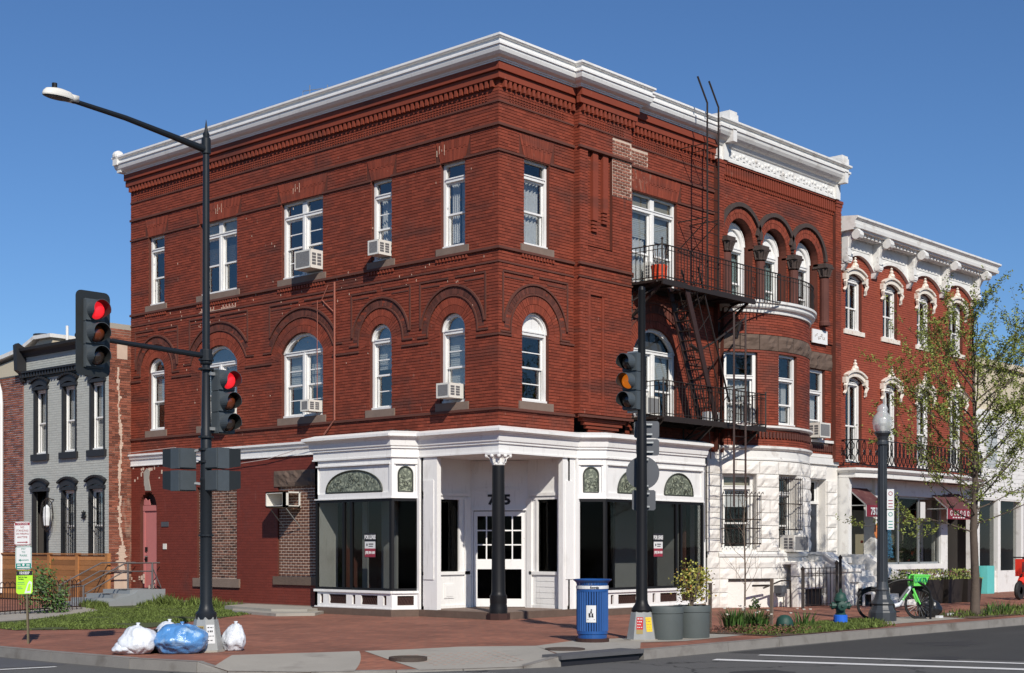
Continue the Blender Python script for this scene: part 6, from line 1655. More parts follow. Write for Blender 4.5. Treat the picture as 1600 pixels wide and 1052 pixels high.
b = MB(); FS = Fr(lambda u, n, z: (-u, n, z))
b.prism(FS, [(0, -.05), (2.75, -.05), (2.75, .12), (2.2, .12), (2.2, .23), (1.7, .23), (1.7, .34), (1.15, .34), (1.15, .45), (0, .45)], 13.35, 14.75); b.build('steps', 'grey_conc', SP)
b = MB(); b.prism(FS, [(0, -.05), (2.45, -.05), (2.45, .05), (1.9, .12), (1.55, .22), (1.3, .26), (1.05, .34), (.95, .42), (.6, .45), (0, .46)], 13.27, 13.345); b.build('cheek_wall', 'grey_conc', SP)
b = MB()
for z, x in ((.45, 1.2), (.34, 1.75)):
    for dx in (0, .12): b.bar((-x + .06 + dx, 13.5, z + .003), (-x + .06 + dx, 13.9, z + .003), .05, .008)
b.build('anti_slip_strip', 'black', SP)
for y in (13.42, 14.68):
    b = MB(); P = [(-3.0, y, .35), (-3.1, y, .55), (-2.6, y, .6), (-1.25, y, 1.22), (-.1, y, 1.22)]
    b.tube(P, .022, 6); b.tube([(-2.6, y, .35), (-1.3, y, .98), (-.35, y, .98)], .02, 6)
    b.build('handrail', 'rail', SP)
    for x, z0, z1 in ((-.35, .45, 1.22), (-2.6, 0, .6)): q = MB(); q.bar((x, y, z0), (x, y, z1), .05); q.build('rail_post', 'rail', SP)
b = MB(); b.tube([(-.35, 13.42, 1.1), (-.05, 13.42, .5)], .018, 5); b.build('rail_brace', 'rail', SP)
hs = thing('stepping_slab', "weathered concrete slab lying at the foot of the side wall by the shop bay", 'slab', (-.8, 7, 0))
b = MB(); b.slab([(-.02, 9.3), (-.02, 5.95), (-1.2, 5.4), (-1.7, 6.2), (-1.2, 8.8)], -.02, .13); b.build('upper_slab', 'concrete', hs); b = MB(); b.slab([(-.3, 9.6), (-.1, 5.85), (-1.5, 4.75), (-2.35, 5.2), (-2.0, 7.4)], -.02, .07); b.build('lower_slab', 'concrete', hs)
# ------------------------------------------------------------------ signals and poles
def signal_parts(t, lit, plate=False, sections=3, S=.345):
    """traffic signal head built facing -Y, centred on the origin"""
    b = MB(); h = S * sections / 2
    for i in range(sections):
        z = h - S * (i + .5); b.box(WORLD, -.165, .165, -.02, .16, z - S / 2 + .006, z + S / 2 - .006); b.box(WORLD, -.155, .155, -.045, -.02, z - S / 2 + .02, z + S / 2 - .02)
    b.box(WORLD, -.15, .15, -.01, .15, -h, h); b.build('housing', 'signal', t)
    if plate:
        p = MB(); pts = []
        for cx_, cz, a in ((.2, h + .03, 0), (-.2, h + .03, 1), (-.2, -h - .03, 2), (.2, -h - .03, 3)):
            for k in range(5): an = (a + k / 4) * PI / 2; pts.append((cx_ + .09 * math.cos(an), cz + .09 * math.sin(an)))
        p.prism(WORLD, pts, .02, .03); p.build('backplate', 'signal_black', t)
    for i in range(sections):
        z = h - S * (i + .5); on = lit[i]
        l = MB(); l.lathe((0, -.045, z), [(.135, 0), (.125, .05), (.1, .085), (.055, .11), (.001, .118)], 20, axis=(0, -1, 0)); o = l.build('lens', on, t, smooth=True)
        v = MB(); n_ = 26
        for k in range(n_):
            a0 = -.5 - (PI - 1.0) * 0 + (2 * PI - 0) * k / n_; a1 = a0 + 2 * PI / n_
            def dep(a):
                s_ = math.sin(a); return -.045 - (.2 if s_ > -.35 else .2 * max(.12, 1 - (-.35 - s_) * 1.7) + 0)
            r = .148
            P = [(r * math.cos(a), z + r * math.sin(a), dep(a)) for a in (a0, a1)]
            v.add([(P[0][0], -.04, P[0][1]), (P[1][0], -.04, P[1][1]), (P[1][0], P[1][2] - (.0), P[1][1] - .0), (P[0][0], P[0][2], P[0][1]),
                   (P[0][0] * .95, -.04, z + (P[0][1] - z) * .95), (P[1][0] * .95, -.04, z + (P[1][1] - z) * .95), (P[1][0] * .95, P[1][2], z + (P[1][1] - z) * .95), (P[0][0] * .95, P[0][2], z + (P[0][1] - z) * .95)],
                  [(0, 1, 2, 3), (7, 6, 5, 4), (3, 2, 6, 7)])
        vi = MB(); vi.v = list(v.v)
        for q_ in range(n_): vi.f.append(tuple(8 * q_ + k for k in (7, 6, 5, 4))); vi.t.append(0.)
        v.f = [fc for q_, fc in enumerate(v.f) if q_ % 3 != 1]; v.t = [0.] * len(v.f)
        vo = v.build('visor', 'signal', t); vi.build('visor_inner_shade', 'signal_black', vo, whole=True)  # black inner faces paint the shaded inside of the visor
def heading(dx, dy): return math.atan2(dy, dx) + PI / 2      # rotation that turns -Y to (dx,dy)
px, py = -10.51, -3.26
LP = thing('signal_pole', "tall dark signal and street light pole on a grey base among rubbish bags", 'signal pole', (px, py, 0))
b = MB(); b.lathe((px, py, 0), [(.3, -.02), (.3, .03), (.001, .03)], 8); b.build('footing', 'concrete', LP)
b = MB(); b.lathe((px, py, 0), [(.275, .03), (.19, .52), (.17, .52), (.17, .56), (.001, .56)], 8, a0=.1, a1=2 * PI + .1); ba = b.build('base', 'steel', LP)
b = MB(); b.lathe((px, py, 0), [(.16, .52), (.17, .57), (.17, .62), (.13, .66), (.11, .72), (.098, .78), (.095, 2.75), (.1, 2.76), (.1, 2.8), (.092, 2.81), (.085, 3.6), (.078, 3.62), (.062, 4.6), (.052, 8.05), (.075, 8.06), (.075, 8.3), (.05, 8.33), (.055, 8.38), (.03, 8.42), (.012, 8.55), (.001, 8.62)], 20)
o = b.build('shaft', 'pole', LP); smooth_by_angle(o, 30)
b = MB()
for z in (1.86, 3.05, 3.25, 3.45, 4.55, 4.7): b.lathe((px, py, z), [(.1, 0), (.125, .005), (.125, .035), (.1, .04)], 14)
b.build('band_clamp', 'pole', LP)
b = MB(); b.tube([(px, py, 8.12), (px - .6, py, 8.2), (px - 1.5, py, 8.31), (px - 2.42, py, 8.37)], [.06, .05, .042, .035], 10); b.build('lamp_arm', 'pole', LP)
b = MB(); b.tube([(px + .1, py - .0, 4.78), (px - 1.3, py, 4.83), (px - 2.36, py, 4.87)], [.05, .04, .034], 10); b.lathe((px, py, 4.65), [(.09, 0), (.1, .02), (.1, .22), (.09, .24)], 14); b.build('mast_arm', 'pole', LP)
lh = MB(); c = Vector((px - 2.66, py, 8.38))
def ring_(f): return [(c.x + .26 * math.cos(a) * f[0] + (.02), c.y + .12 * math.sin(a) * f[0], c.z + f[1]) for a in [2 * PI * k / 20 for k in range(20)]]
R_ = [ring_(f) for f in ((1.0, -.02), (1.02, .0), (.97, .04), (.8, .085), (.4, .11), (.02, .115))]
for i in range(len(R_) - 1): lh.add(R_[i] + R_[i + 1], [(j, (j + 1) % 20, 20 + (j + 1) % 20, 20 + j) for j in range(20)])
lh.box(WORLD, c.x + .15, c.x + .32, c.y - .07, c.y + .07, c.z - .03, c.z + .06)
lu = lh.build('luminaire', 'acwhite', LP, smooth=True)
b = MB(); b.lathe((c.x, c.y, c.z), [(.001, -.035), (.09, -.035), (.1, -.02), (.11, -.005)], 16); b.v = [((x - c.x) * 2.2 + c.x, y, z) for x, y, z in b.v]; b.build('lamp_glass', 'acdark', lu)
b = MB(); b.lathe((c.x - .05, c.y, c.z + .1), [(.04, 0), (.04, .08), (.001, .08)], 8); b.build('photocell', 'black', lu)
fr_ = line_frame((px - .27, py + .0), (px, py - .27))
# stickers on the base, facing the camera side
def sticker(root, cx_, cy_, r0, r1, zb, zt, ang, w, z0, z1, mat, name='sticker', lines=0, lmat='ink', off=.004):
    n = Vector((math.cos(ang), math.sin(ang), 0)); r = Vector((-n.y, n.x, 0)) ; b = MB()
    def P(u, z): rr = (r0 + (r1 - r0) * (z - zb) / (zt - zb)) * math.cos(PI / 8) + off; q = Vector((cx_, cy_, 0)) + n * rr + r * u; return (q.x, q.y, z)
    b.quad(P(-w / 2, z0), P(w / 2, z0), P(w / 2, z1), P(-w / 2, z1)); o = b.build(name, mat, root)
    if lines:
        off0 = off; l = MB(); rr_ = random.Random(int(ang * 100))
        def P2(u, z): rr = (r0 + (r1 - r0) * (z - zb) / (zt - zb)) * math.cos(PI / 8) + off0 + .003; q = Vector((cx_, cy_, 0)) + n * rr + r * u; return (q.x, q.y, z)
        for k in range(lines):
            zz = z1 - (z1 - z0) * (k + .75) / (lines + .4); ua = -w * .38; hh = (z1 - z0) * rr_.uniform(.15, .4) / lines
            while ua < w * .3: ub = min(w * .38, ua + w * rr_.uniform(.08, .3)); l.quad(P2(ua, zz), P2(ub, zz), P2(ub, zz + hh), P2(ua, zz + hh)); ua = ub + w * rr_.uniform(.05, .14)
        l.build('print', lmat, o)
    return o, P
A_ = .1 + PI / 8 * 9
ang1 = .1 + (2 * PI) * 5 / 8 + PI / 8 - PI / 4 * 0; 
sticker(LP, px, py, .275, .19, .03, .52, .1 + PI / 8 + PI / 4 * 5 , .13, .14, .44, 'paper', lines=4)
sticker(LP, px, py, .275, .19, .03, .52, .1 + PI / 8 + PI / 4 * 4, .11, .2, .42, 'brownst', lines=4)
S1 = thing('traffic_light', "three-lens traffic light with black backplate hung from the mast arm, red lit", 'traffic light', (px - 2.14, py - .14, 4.9), heading(0, -1), 'traffic lights', False)
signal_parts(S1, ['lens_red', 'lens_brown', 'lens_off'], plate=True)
S2 = thing('traffic_light', "three-lens traffic light strapped to the left pole, red lit, no backplate", 'traffic light', (px + .27, py - .15, 4.05), heading(0, -1), 'traffic lights', False)
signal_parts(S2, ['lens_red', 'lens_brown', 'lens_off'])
b = MB(); b.box(WORLD, -.26, .0, .05, .1, .42, .47); b.box(WORLD, -.26, .0, .05, .1, -.47, -.42); b.build('bracket', 'galv', S2)
b = MB(); b.box(WORLD, -.04, .04, .1, .2, -.06, .06); b.build('bracket', 'galv', S1)
# pedestrian heads, seen from behind
for (dx, dy, ox, oy, lab) in ((0, 1, -.36, .12, "left of the two pedestrian signal heads on the left pole, its hoods pointing left"), (1, 0, .2, -.1, "right of the two pedestrian signal heads on the left pole, its hoods pointing right")):
    t = thing('pedestrian_signal', lab, 'pedestrian signal', (px + ox * .74 + .0, py - ox * .6 + oy, 2.94), heading(dx, dy), 'pedestrian signals', False)
    b = MB()
    for z in (.18, -.18): b.box(WORLD, -.17, .17, -.02, .2, z - .165, z + .165); b.box(WORLD, -.15, .15, .2, .22, z - .15, z + .15)
    b.build('housing', 'signal', t)
    for z in (.18, -.18):
        v = MB(); v.add([(-.165, -.02, z + .16), (.165, -.02, z + .16), (.165, -.25, z + .16), (-.165, -.25, z + .16), (-.165, -.02, z - .16), (.165, -.02, z - .16), (-.165, -.25, z - .12), (.165, -.25, z - .12)], [(0, 1, 2, 3), (0, 3, 6, 4), (1, 2, 7, 5)])
        v.build('visor', 'signal_black', t); f = MB(); f.box(WORLD, -.15, .15, -.03, -.02, z - .15, z + .15); f.build('lens', 'lens_off', t)
b = MB(); b.tube([(px - .3, py + .3, 3.2), (px, py, 3.28), (px + .3, py - .3, 3.2)], .025, 6); b.tube([(px - .3, py + .3, 2.75), (px, py, 2.7), (px + .3, py - .3, 2.75)], .025, 6); b.build('head_bracket', 'galv', LP)

qx, qy = -3.46, -6.74
RP = thing('signal_pole', "black signal pole on a metal base between the blue litter bin and the planters", 'signal pole', (qx, qy, 0))
b = MB(); b.lathe((qx, qy, 0), [(.33, -.02), (.33, .02), (.001, .02)], 8); b.build('footing', 'concrete', RP)
b = MB(); b.lathe((qx, qy, 0), [(.28, .02), (.2, .5), (.18, .52), (.001, .52)], 8, a0=.1, a1=.1 + 2 * PI); b.build('base', 'steel', RP)
b = MB(); b.lathe((qx, qy, 0), [(.18, .5), (.19, .55), (.16, .6), (.12, .66), (.105, .74), (.098, 2.6), (.09, 3.9), (.075, 4.0), (.065, 6.35), (.07, 6.36), (.05, 6.42), (.001, 6.44)], 20); o = b.build('shaft', 'black', RP); smooth_by_angle(o, 30)
sticker(RP, qx, qy, .28, .2, .02, .5, .1 + PI / 8 + PI / 4 * 4, .12, .2, .42, 'redprint', lines=4, lmat='paper'); sticker(RP, qx, qy, .28, .2, .02, .5, .1 + PI / 8 + PI / 4 * 4, .12, .12, .2, 'brownst')
sticker(RP, qx, qy, .28, .2, .02, .5, .1 + PI / 8 + PI / 4 * 5, .13, .16, .42, 'yellow', lines=5, lmat='brownst')
S3 = thing('traffic_light', "three-lens traffic light on the right-hand pole, amber lit, facing left", 'traffic light', (qx - .15, qy + .14, 4.7), heading(-1, 0), 'traffic lights', False)
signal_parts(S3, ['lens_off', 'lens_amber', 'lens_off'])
b = MB(); b.box(WORLD, -.15, .1, .1, .2, .5, .56); b.box(WORLD, -.15, .1, .1, .2, -.56, -.5); b.build('bracket', 'galv', S3)
NV = Vector((math.cos(YAW), math.sin(YAW), 0)); RV = Vector((math.sin(YAW), -math.cos(YAW), 0))
def plate_back(z0, z1, w, round_=False, lab='', dx=0.):
    t = thing('road_sign', lab, 'road sign', (qx + NV.x * .1, qy + NV.y * .1, (z0 + z1) / 2), group='backs of road signs')
    fr = Fr(lambda u, n, z: (qx + NV.x * (.12 + n) + RV.x * (u + dx), qy + NV.y * (.12 + n) + RV.y * (u + dx), z)); b = MB()
    if round_: zc = (z0 + z1) / 2; b.prism(fr, [((z1 - z0) / 2 * math.cos(k * PI / 16), zc + (z1 - z0) / 2 * math.sin(k * PI / 16)) for k in range(32)], 0, .006)
    else: 
        r = .03; b.prism(fr, [(-w / 2 + r, z0), (w / 2 - r, z0), (w / 2, z0 + r), (w / 2, z1 - r), (w / 2 - r, z1), (-w / 2 + r, z1), (-w / 2, z1 - r), (-w / 2, z0 + r)], 0, .006)
    b.build('plate', 'sign_back', t); b = MB(); b.box(fr, -.1, .1, -.06, -.002, z1 - .08, z1 - .05); b.box(fr, -.1, .1, -.06, -.002, z0 + .05, z0 + .08); b.build('clamp', 'galv', t)
plate_back(3.68, 3.99, .46, lab="upper rectangular sign back on the right-hand pole, just under its traffic light", dx=.1)
plate_back(3.36, 3.66, .42, lab="second rectangular sign back down the right-hand pole, right above the round one", dx=.12)
plate_back(2.74, 3.35, .6, True, "round grey sign back on the right-hand pole", .03)
plate_back(2.36, 2.73, .43, lab="lowest rectangular sign back on the right-hand pole, below the round one", dx=.05)

# globe street lamp
lx, ly = 5.55, -6.78
GL = thing('street_lamp', "dark cast iron street lamp with clear acorn globe in front of the parked green bicycle", 'street lamp', (lx, ly, 0))
b = MB(); b.lathe((lx, ly, 0), [(.31, 0), (.31, .2), (.29, .24), (.27, .26), (.25, .3), (.23, .36), (.26, .4), (.25, .43), (.19, .5), (.16, .6), (.15, .7)], 12); b.build('base', 'lamp_post', GL)
b = MB(); b.lathe((lx, ly, 0), [(.15, .68), (.16, .72), (.14, .76), (.115, .9), (.085, 4.0), (.12, 4.02), (.12, 4.08), (.1, 4.12), (.13, 4.2), (.19, 4.28), (.17, 4.32)], 16)
for k in range(12):
    a = k * PI / 6; b.tube([(lx + .113 * math.cos(a), ly + .113 * math.sin(a), .9), (lx + .085 * math.cos(a), ly + .085 * math.sin(a), 4.0)], .014, 4, cap=False)
b.build('fluted_shaft', 'lamp_post', GL)
b = MB(); b.lathe((lx, ly, 4.3), [(.15, 0), (.2, .08), (.225, .22), (.2, .36), (.13, .44), (.11, .47), (.13, .52), (.1, .6), (.001, .66)], 24); b.build('globe', 'globe', GL, smooth=True)
b = MB(); b.lathe((lx, ly, 4.3), [(.05, 0), (.05, .14), (.09, .2), (.09, .3), (.001, .34)], 10); b.build('lamp_fitting', 'acwhite', GL); 
PS = thing('lamp_post_sign', "narrow pair of white parking signs on the street lamp post", 'sign', (lx, ly, 2.4))
fr = Fr(lambda u, n, z: (lx - NV.x * (.13 + n) + RV.x * (u + .03), ly - NV.y * (.13 + n) + RV.y * (u + .03), z))
for z0, z1, m in ((2.08, 2.53, 'greenprint'), (2.55, 3.0, 'darkred')):
    b = MB(); b.box(fr, .04, .2, 0, .006, z0, z1); o = b.build('plate', 'paper', PS); b = MB()
    for k in range(3): b.box(fr, .07, .17, .006, .008, z0 + .04 + k * .07, z0 + .06 + k * .07)
    b.arc(fr, .12, z1 - .1, .035, .05, .006, .009, 0, 2 * PI, 14); b.build('print', m, o)

# blue litter bin
tx, ty = -4.49, -6.42
TB = thing('litter_bin', "blue slatted litter bin with flared rim and white recycling band", 'litter bin', (tx, ty, 0))
b = MB(); b.lathe((tx, ty, 0), [(.3, 0), (.3, .07), (.001, .07)], 20); b.build('footing', 'near_black', TB)
b = MB(); b.lathe((tx, ty, 0), [(.26, .07), (.26, .14), (.275, .15), (.275, .2), (.26, .2), (.26, .15)], 28); b.lathe((tx, ty, 0), [(.275, .9), (.28, .9), (.28, .96), (.275, .96)], 28); b.lathe((tx, ty, 0), [(.265, 1.05), (.285, 1.06), (.34, 1.1), (.345, 1.12), (.33, 1.12), (.27, 1.07)], 28); b.build('rim', 'blue', TB)
for k in range(36):
    a = 2 * PI * k / 36; ca, sa = math.cos(a), math.sin(a); b = MB()
    P = [(.262, .16), (.268, .2), (.268, 1.0), (.285, 1.06), (.335, 1.105)]
    for i in range(4): b.bar((tx + P[i][0] * ca, ty + P[i][0] * sa, P[i][1]), (tx + P[i + 1][0] * ca, ty + P[i + 1][0] * sa, P[i + 1][1]), .03, .01)
    b.build('slat', 'blue', TB)
b = MB(); b.lathe((tx, ty, 0), [(.235, .1), (.235, 1.0)], 20); b.build('liner', M('dark_blue_liner', (.008, .03, .1), .5), TB)
b = MB(); b.lathe((tx, ty, 0), [(.283, .945), (.29, .95), (.29, 1.0), (.283, 1.005)], 28); bd = b.build('label_band', 'paper', TB)
ac = math.atan2(-NV.y, -NV.x)
b = MB()
for a0, a1, z0, z1, m in ((-.62, .1, .0, .0, 0),): pass
vs = []
pb = MB(); n = 6
for k in range(n):
    a0 = ac - .02 - .62 * (k / n) + .2; a1 = ac - .02 - .62 * ((k + 1) / n) + .2
    pb.quad(*[(tx + .283 * math.cos(a), ty + .283 * math.sin(a), z) for a, z in ((a0, .36), (a1, .36), (a1, .66), (a0, .66))])
stk = pb.build('sticker', 'paper', TB)
pr = MB(); am = ac - .13
def onb(a, z, r=.286): return (tx + r * math.cos(a), ty + r * math.sin(a), z)
for (da, z, w_, h_) in ((-.1, .5, .12, .05), (.0, .54, .1, .04), (.08, .49, .1, .06), (0, .46, .3, .025), (0, .41, .45, .012), (.02, .58, .08, .03)):
    pr.quad(onb(am + da - w_ / 2, z - h_ / 2), onb(am + da + w_ / 2, z - h_ / 2), onb(am + da + w_ / 2, z + h_ / 2), onb(am + da - w_ / 2, z + h_ / 2))
pr.build('print', 'ink', stk)
text("Recycle", .05, onb(ac + .08, .975, .293), RV, (0, 0, 1), 'ink', bd, bold=.002)
# planters
def planter(x, y, r, h, lab):
    t = thing('planter', lab, 'planter', (x, y, 0), group='round grey plastic planters')
    b = MB(); b.lathe((x, y, 0), [(.001, 0), (r * .95, 0), (r * .97, .02), (r * .985, h * .8), (r * 1.02, h * .81), (r * 1.03, h - .02), (r * 1.01, h), (r * .93, h), (r * .92, h - .06), (.001, h - .06)], 36); o = b.build('tub', 'pot', t); smooth_by_angle(o, 30)
    b = MB(); b.lathe((x, y, h - .055), [(r * .92, 0), (r * .5, .015), (.001, .01)], 18); b.build('soil', 'soil', t); return t
planter(-3.05, -6.98, .32, .6, "empty round grey planter right behind the base of the right-hand signal pole"); planter(-2.3, -7.03, .34, .6, "round grey planter holding a yellow and red leafed shrub")
def leafcloud(c, rx, ry, rz, n, size, seed, shape='ball', mb=None, clumps=9):
    rg = random.Random(seed); mb = mb or MB(); cl = []
    for k in range(clumps):
        while True:
            p = Vector((rg.uniform(-1, 1), rg.uniform(-1, 1), rg.uniform(-1, 1)))
            if p.length < 1: break
        cl.append((p, rg.uniform(.22, .42)))
    for q in range(n):
        p, s = rg.choice(cl); v = p * .75 + Vector((rg.gauss(0, 1), rg.gauss(0, 1), rg.gauss(0, 1))) * s * .55
        x, y, z = c[0] + v.x * rx, c[1] + v.y * ry, c[2] + v.z * rz
        a = Vector((rg.gauss(0, 1), rg.gauss(0, 1), rg.gauss(0, .6))).normalized() * size * rg.uniform(.7, 1.3); b_ = a.cross(Vector((rg.gauss(0, 1), rg.gauss(0, 1), rg.gauss(0, 1)))).normalized() * size * .5
        P = Vector((x, y, z)); mb.quad(tuple(P), tuple(P + a * .5 + b_), tuple(P + a), tuple(P + a * .5 - b_), tone=rg.uniform(-.7, .9))
    return mb
sh = thing('shrub', "bushy yellow-green shrub tinged with red in the right-hand planter", 'shrub', (-2.3, -7.03, .55))
leafcloud((-2.3, -7.03, 1.02), .44, .4, .48, 1000, .048, 3, clumps=24).build('foliage', 'leaf_yellow', sh)
b = MB(); rg = random.Random(9)
for k in range(12): a = rg.uniform(0, 6.3); r = rg.uniform(.1, .34); b.tube([(-2.3, -7.03, .54), (-2.3 + r * .5 * math.cos(a), -7.03 + r * .5 * math.sin(a), .85), (-2.3 + r * math.cos(a), -7.03 + r * math.sin(a), rg.uniform(1.0, 1.35))], [.012, .008, .004], 4)
b.build('stem', 'twig', sh)
# hydrant
hx, hy = 3.85, -6.67
HY = thing('fire_hydrant', "dark green fire hydrant with a bright blue base ring", 'fire hydrant', (hx, hy, 0))
b = MB(); b.lathe((hx, hy, 0), [(.14, 0), (.15, .01), (.15, .19), (.13, .2), (.001, .2)], 18); b.build('base_ring', 'bluebright', HY)
b = MB(); b.lathe((hx, hy, 0), [(.12, .2), (.12, .22), (.1, .24), (.1, .31), (.125, .34), (.125, .46), (.1, .48), (.15, .5), (.15, .54), (.13, .56), (.12, .62), (.08, .68), (.03, .7), (.035, .76), (.001, .77)], 18); o = b.build('barrel', 'hydrant', HY); smooth_by_angle(o, 35)
for a, r in ((YAW - rad(90), .075), (YAW + rad(90), .075), (YAW + PI, .09)):
    b = MB(); b.lathe((hx + .1 * math.cos(a), hy + .1 * math.sin(a), .4), [(r, 0), (r, .06), (r * 1.15, .06), (r * 1.15, .1), (r * .4, .115), (r * .3, .14), (.001, .14)], 10, axis=(math.cos(a), math.sin(a), 0)); b.build('outlet_cap', 'hydrant', HY)
# stakes, utility dome, street parking sign
for x, y, h, m, lab in ((-.72, -6.35, .98, 'bark', "short dark stake at the left end of the kerbside bed"), (.9, -6.75, 1.05, 'twig', "pale weathered stake rising from the daffodil leaves")):
    b = MB(); b.bar((x, y, 0), (x + .02, y, h), .06, .045); tagged(b.build('stake', m, None), lab, 'stake', 'stakes in the kerbside bed')
b = MB(); b.lathe((1.0, -7.0, 0), [(.17, 0), (.18, .12), (.15, .24), (.08, .3), (.001, .31)], 12); tagged(b.build('utility_cap', 'hydrant', None, smooth=True), "low round dark green utility cap in the bed grass", 'utility cap')
sx, sy = -11.49, .57
SN = thing('parking_sign', "weathered wooden-brown post carrying three stacked parking signs at the left kerb", 'street sign', (sx, sy, 0))
b = MB(); b.bar((sx, sy, -.02), (sx - .04, sy + .04, 2.1), .06, .03); b.build('post', M('rusty_sign_post', (.14, .115, .07), .8, var=.2), SN)
def splate(z0, z1, mat, w=.3, dx=0, tilt=0):
    fr = Fr(lambda u, n, z: (sx - .03 - NV.x * (.035 + n) + RV.x * (u + dx - .05), sy + .03 - NV.y * (.035 + n) + RV.y * (u + dx - .05), z + u * .02)); r = .03; b = MB()
    b.prism(fr, [(-w / 2 + r, z0), (w / 2 - r, z0), (w / 2, z0 + r), (w / 2, z1 - r), (w / 2 - r, z1), (-w / 2 + r, z1), (-w / 2, z1 - r), (-w / 2, z0 + r)], 0, .004); return b.build('sign_plate', mat, SN), fr
def fbox(fr, root, mat, rects, n=.004, name='print'):
    b = MB()
    for u0, u1, z0, z1 in rects: b.box(fr, u0, u1, n, n + .002, z0, z1)
    return b.build(name, mat, root)
o, fr = splate(1.72, 2.13, 'paper', .285)
fbox(fr, o, 'darkred', [(-.13, .13, 2.07, 2.115), (-.135, -.128, 1.735, 2.07), (.128, .135, 1.735, 2.07), (-.13, .13, 1.73, 1.738), (-.09, .06, 1.765, 1.78)]); b = MB(); b.prism(fr, [(.06, 1.752), (.1, 1.772), (.06, 1.793)], .004, .007); b.build('arrow', 'darkred', o)
for s_, z, q in (("NO", 2.035, .05), ("STANDING", 1.975, .05), ("OR PARKING", 1.92, .045), ("ANYTIME", 1.86, .05)): text(s_, q, fr(0, .007, z), RV, (0, 0, 1), 'darkred', o, depth=.002, sx=.85)
text("TOW ZONE", .04, fr(0, .009, 2.092), RV, (0, 0, 1), 'paper', o, depth=.002, sx=.9)
o, fr = splate(1.3, 1.705, 'paper', .285, .02)
fbox(fr, o, 'greenprint', [(-.135, .135, 1.31, 1.405), (-.135, -.128, 1.4, 1.69), (.128, .135, 1.4, 1.69), (-.13, .13, 1.688, 1.696), (-.05, .09, 1.455, 1.468)]); b = MB(); b.prism(fr, [(-.05, 1.44), (-.09, 1.461), (-.05, 1.483)], .004, .007); b.build('arrow', 'greenprint', o)
for s_, z, q in (("PAY", 1.655, .042), ("TO", 1.6, .045), ("PARK", 1.54, .055)): text(s_, q, fr(0, .007, z), RV, (0, 0, 1), 'greenprint', o, depth=.002)
b = MB(); b.lathe(fr(0, .007, 1.38), [(.022, 0), (.022, .003), (.001, .003)], 12, axis=tuple(-NV)); b.build('dot', 'paper', o)
fbox(fr, o, 'paper', [(-.11, -.05, 1.365, 1.385), (.05, .11, 1.365, 1.385), (-.11, .11, 1.325, 1.345)], n=.0065)
o, fr = splate(.87, 1.28, 'lime', .285, .035)
fbox(fr, o, 'ink', [(-.14, .14, 1.195, 1.275)]); text("121227", .06, fr(0, .009, 1.235), RV, (0, 0, 1), 'paper', o, depth=.002, bold=.003)
text("Park by App", .032, fr(-.03, .007, 1.165), RV, (0, 0, 1), 'ink', o, depth=.002, bold=.001); text("Parking", .032, fr(-.06, .007, 1.13), RV, (0, 0, 1), 'ink', o, depth=.002, bold=.001)
fbox(fr, o, 'greenprint', [(-.12, .0, 1.07, 1.078), (-.12, .01, 1.04, 1.048), (-.12, -.05, .99, .998), (-.12, -.03, .96, .968)])
b = MB(); b.prism(fr, [(.0, .88), (.11, .885), (.135, 1.07), (.09, 1.1), (.06, 1.06), (.03, .97)], .004, .006); b.build('phone_picture', 'paper', o); b = MB(); b.prism(fr, [(.04, .92), (.1, .925), (.115, 1.04), (.09, 1.06), (.07, 1.03)], .006, .008); b.build('phone_screen', 'lime', o)

# refuse bags
def bag(x, y, rx, ry, h, mat, lab, seed, lean=(0, 0)):
    mb = MB(); n, m = 64, 40; rs = Vector((seed * 3.1, seed * 1.3, seed)); ring = []
    for j in range(m + 1):
        t = j / m; ph = -PI / 2 + PI * t; 
        for i in range(n):
            a = 2 * PI * i / n; d = Vector((math.cos(a) * math.cos(ph), math.sin(a) * math.cos(ph), math.sin(ph)))
            fold = 1 + .2 * noise.noise(d * 1.5 + rs) - .13 * abs(noise.noise(Vector((d.x * 2.6, d.y * 2.6, d.z * 1.4)) + rs)) - .09 * abs(noise.noise(Vector((d.x * 5.5, d.y * 5.5, d.z * 2.6)) + rs * 2)) - .03 * abs(noise.noise(d * 13 + rs))
            r_ = fold + .1; z = (d.z * r_ * .5 + .5) * h; z = max(z - .06 * h, .004)
            pinch = 1.1 - .75 * max(0, t - .4) ** 1.25
            mb.v.append((x + d.x * r_ * rx * pinch + lean[0] * t, y + d.y * r_ * ry * pinch + lean[1] * t, z))
    for j in range(m):
        for i in range(n): i2 = (i + 1) % n; mb.f.append((j * n + i, j * n + i2, (j + 1) * n + i2, (j + 1) * n + i)); mb.t.append(0.)
    tp = (x + lean[0], y + lean[1], max(v_[2] for v_ in mb.v) - .015)
    mb.lathe(tp, [(.035, -.01), (.02, .012), (.035, .035), (.03, .045), (.001, .03)], 9)
    o = mb.build('rubbish_bag', mat, None, smooth=True, loc=(x, y, 0)); tagged(o, lab, 'rubbish bag', 'rubbish bags round the left pole'); return o
bag(-11.55, -2.9, .27, .28, .47, 'bag_white', "leftmost white rubbish bag, overhanging the kerb", 1); bag(-11.72, -2.85, .2, .2, .24, 'bag_white', "small slumped white bag at the foot of the leftmost one, on the kerb edge", 12)
bag(-11.12, -2.75, .3, .3, .34, 'bag_black', "black rubbish bag between the leftmost white bag and the blue bag", 2)
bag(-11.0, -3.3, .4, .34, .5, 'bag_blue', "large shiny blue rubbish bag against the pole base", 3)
bag(-10.55, -2.3, .27, .3, .46, 'bag_white', "white rubbish bag behind the large blue bag", 4)
bag(-10.12, -3.42, .16, .2, .46, 'bag_white', "white rubbish bag tucked behind the right side of the pole base", 5, (.05, -.04))

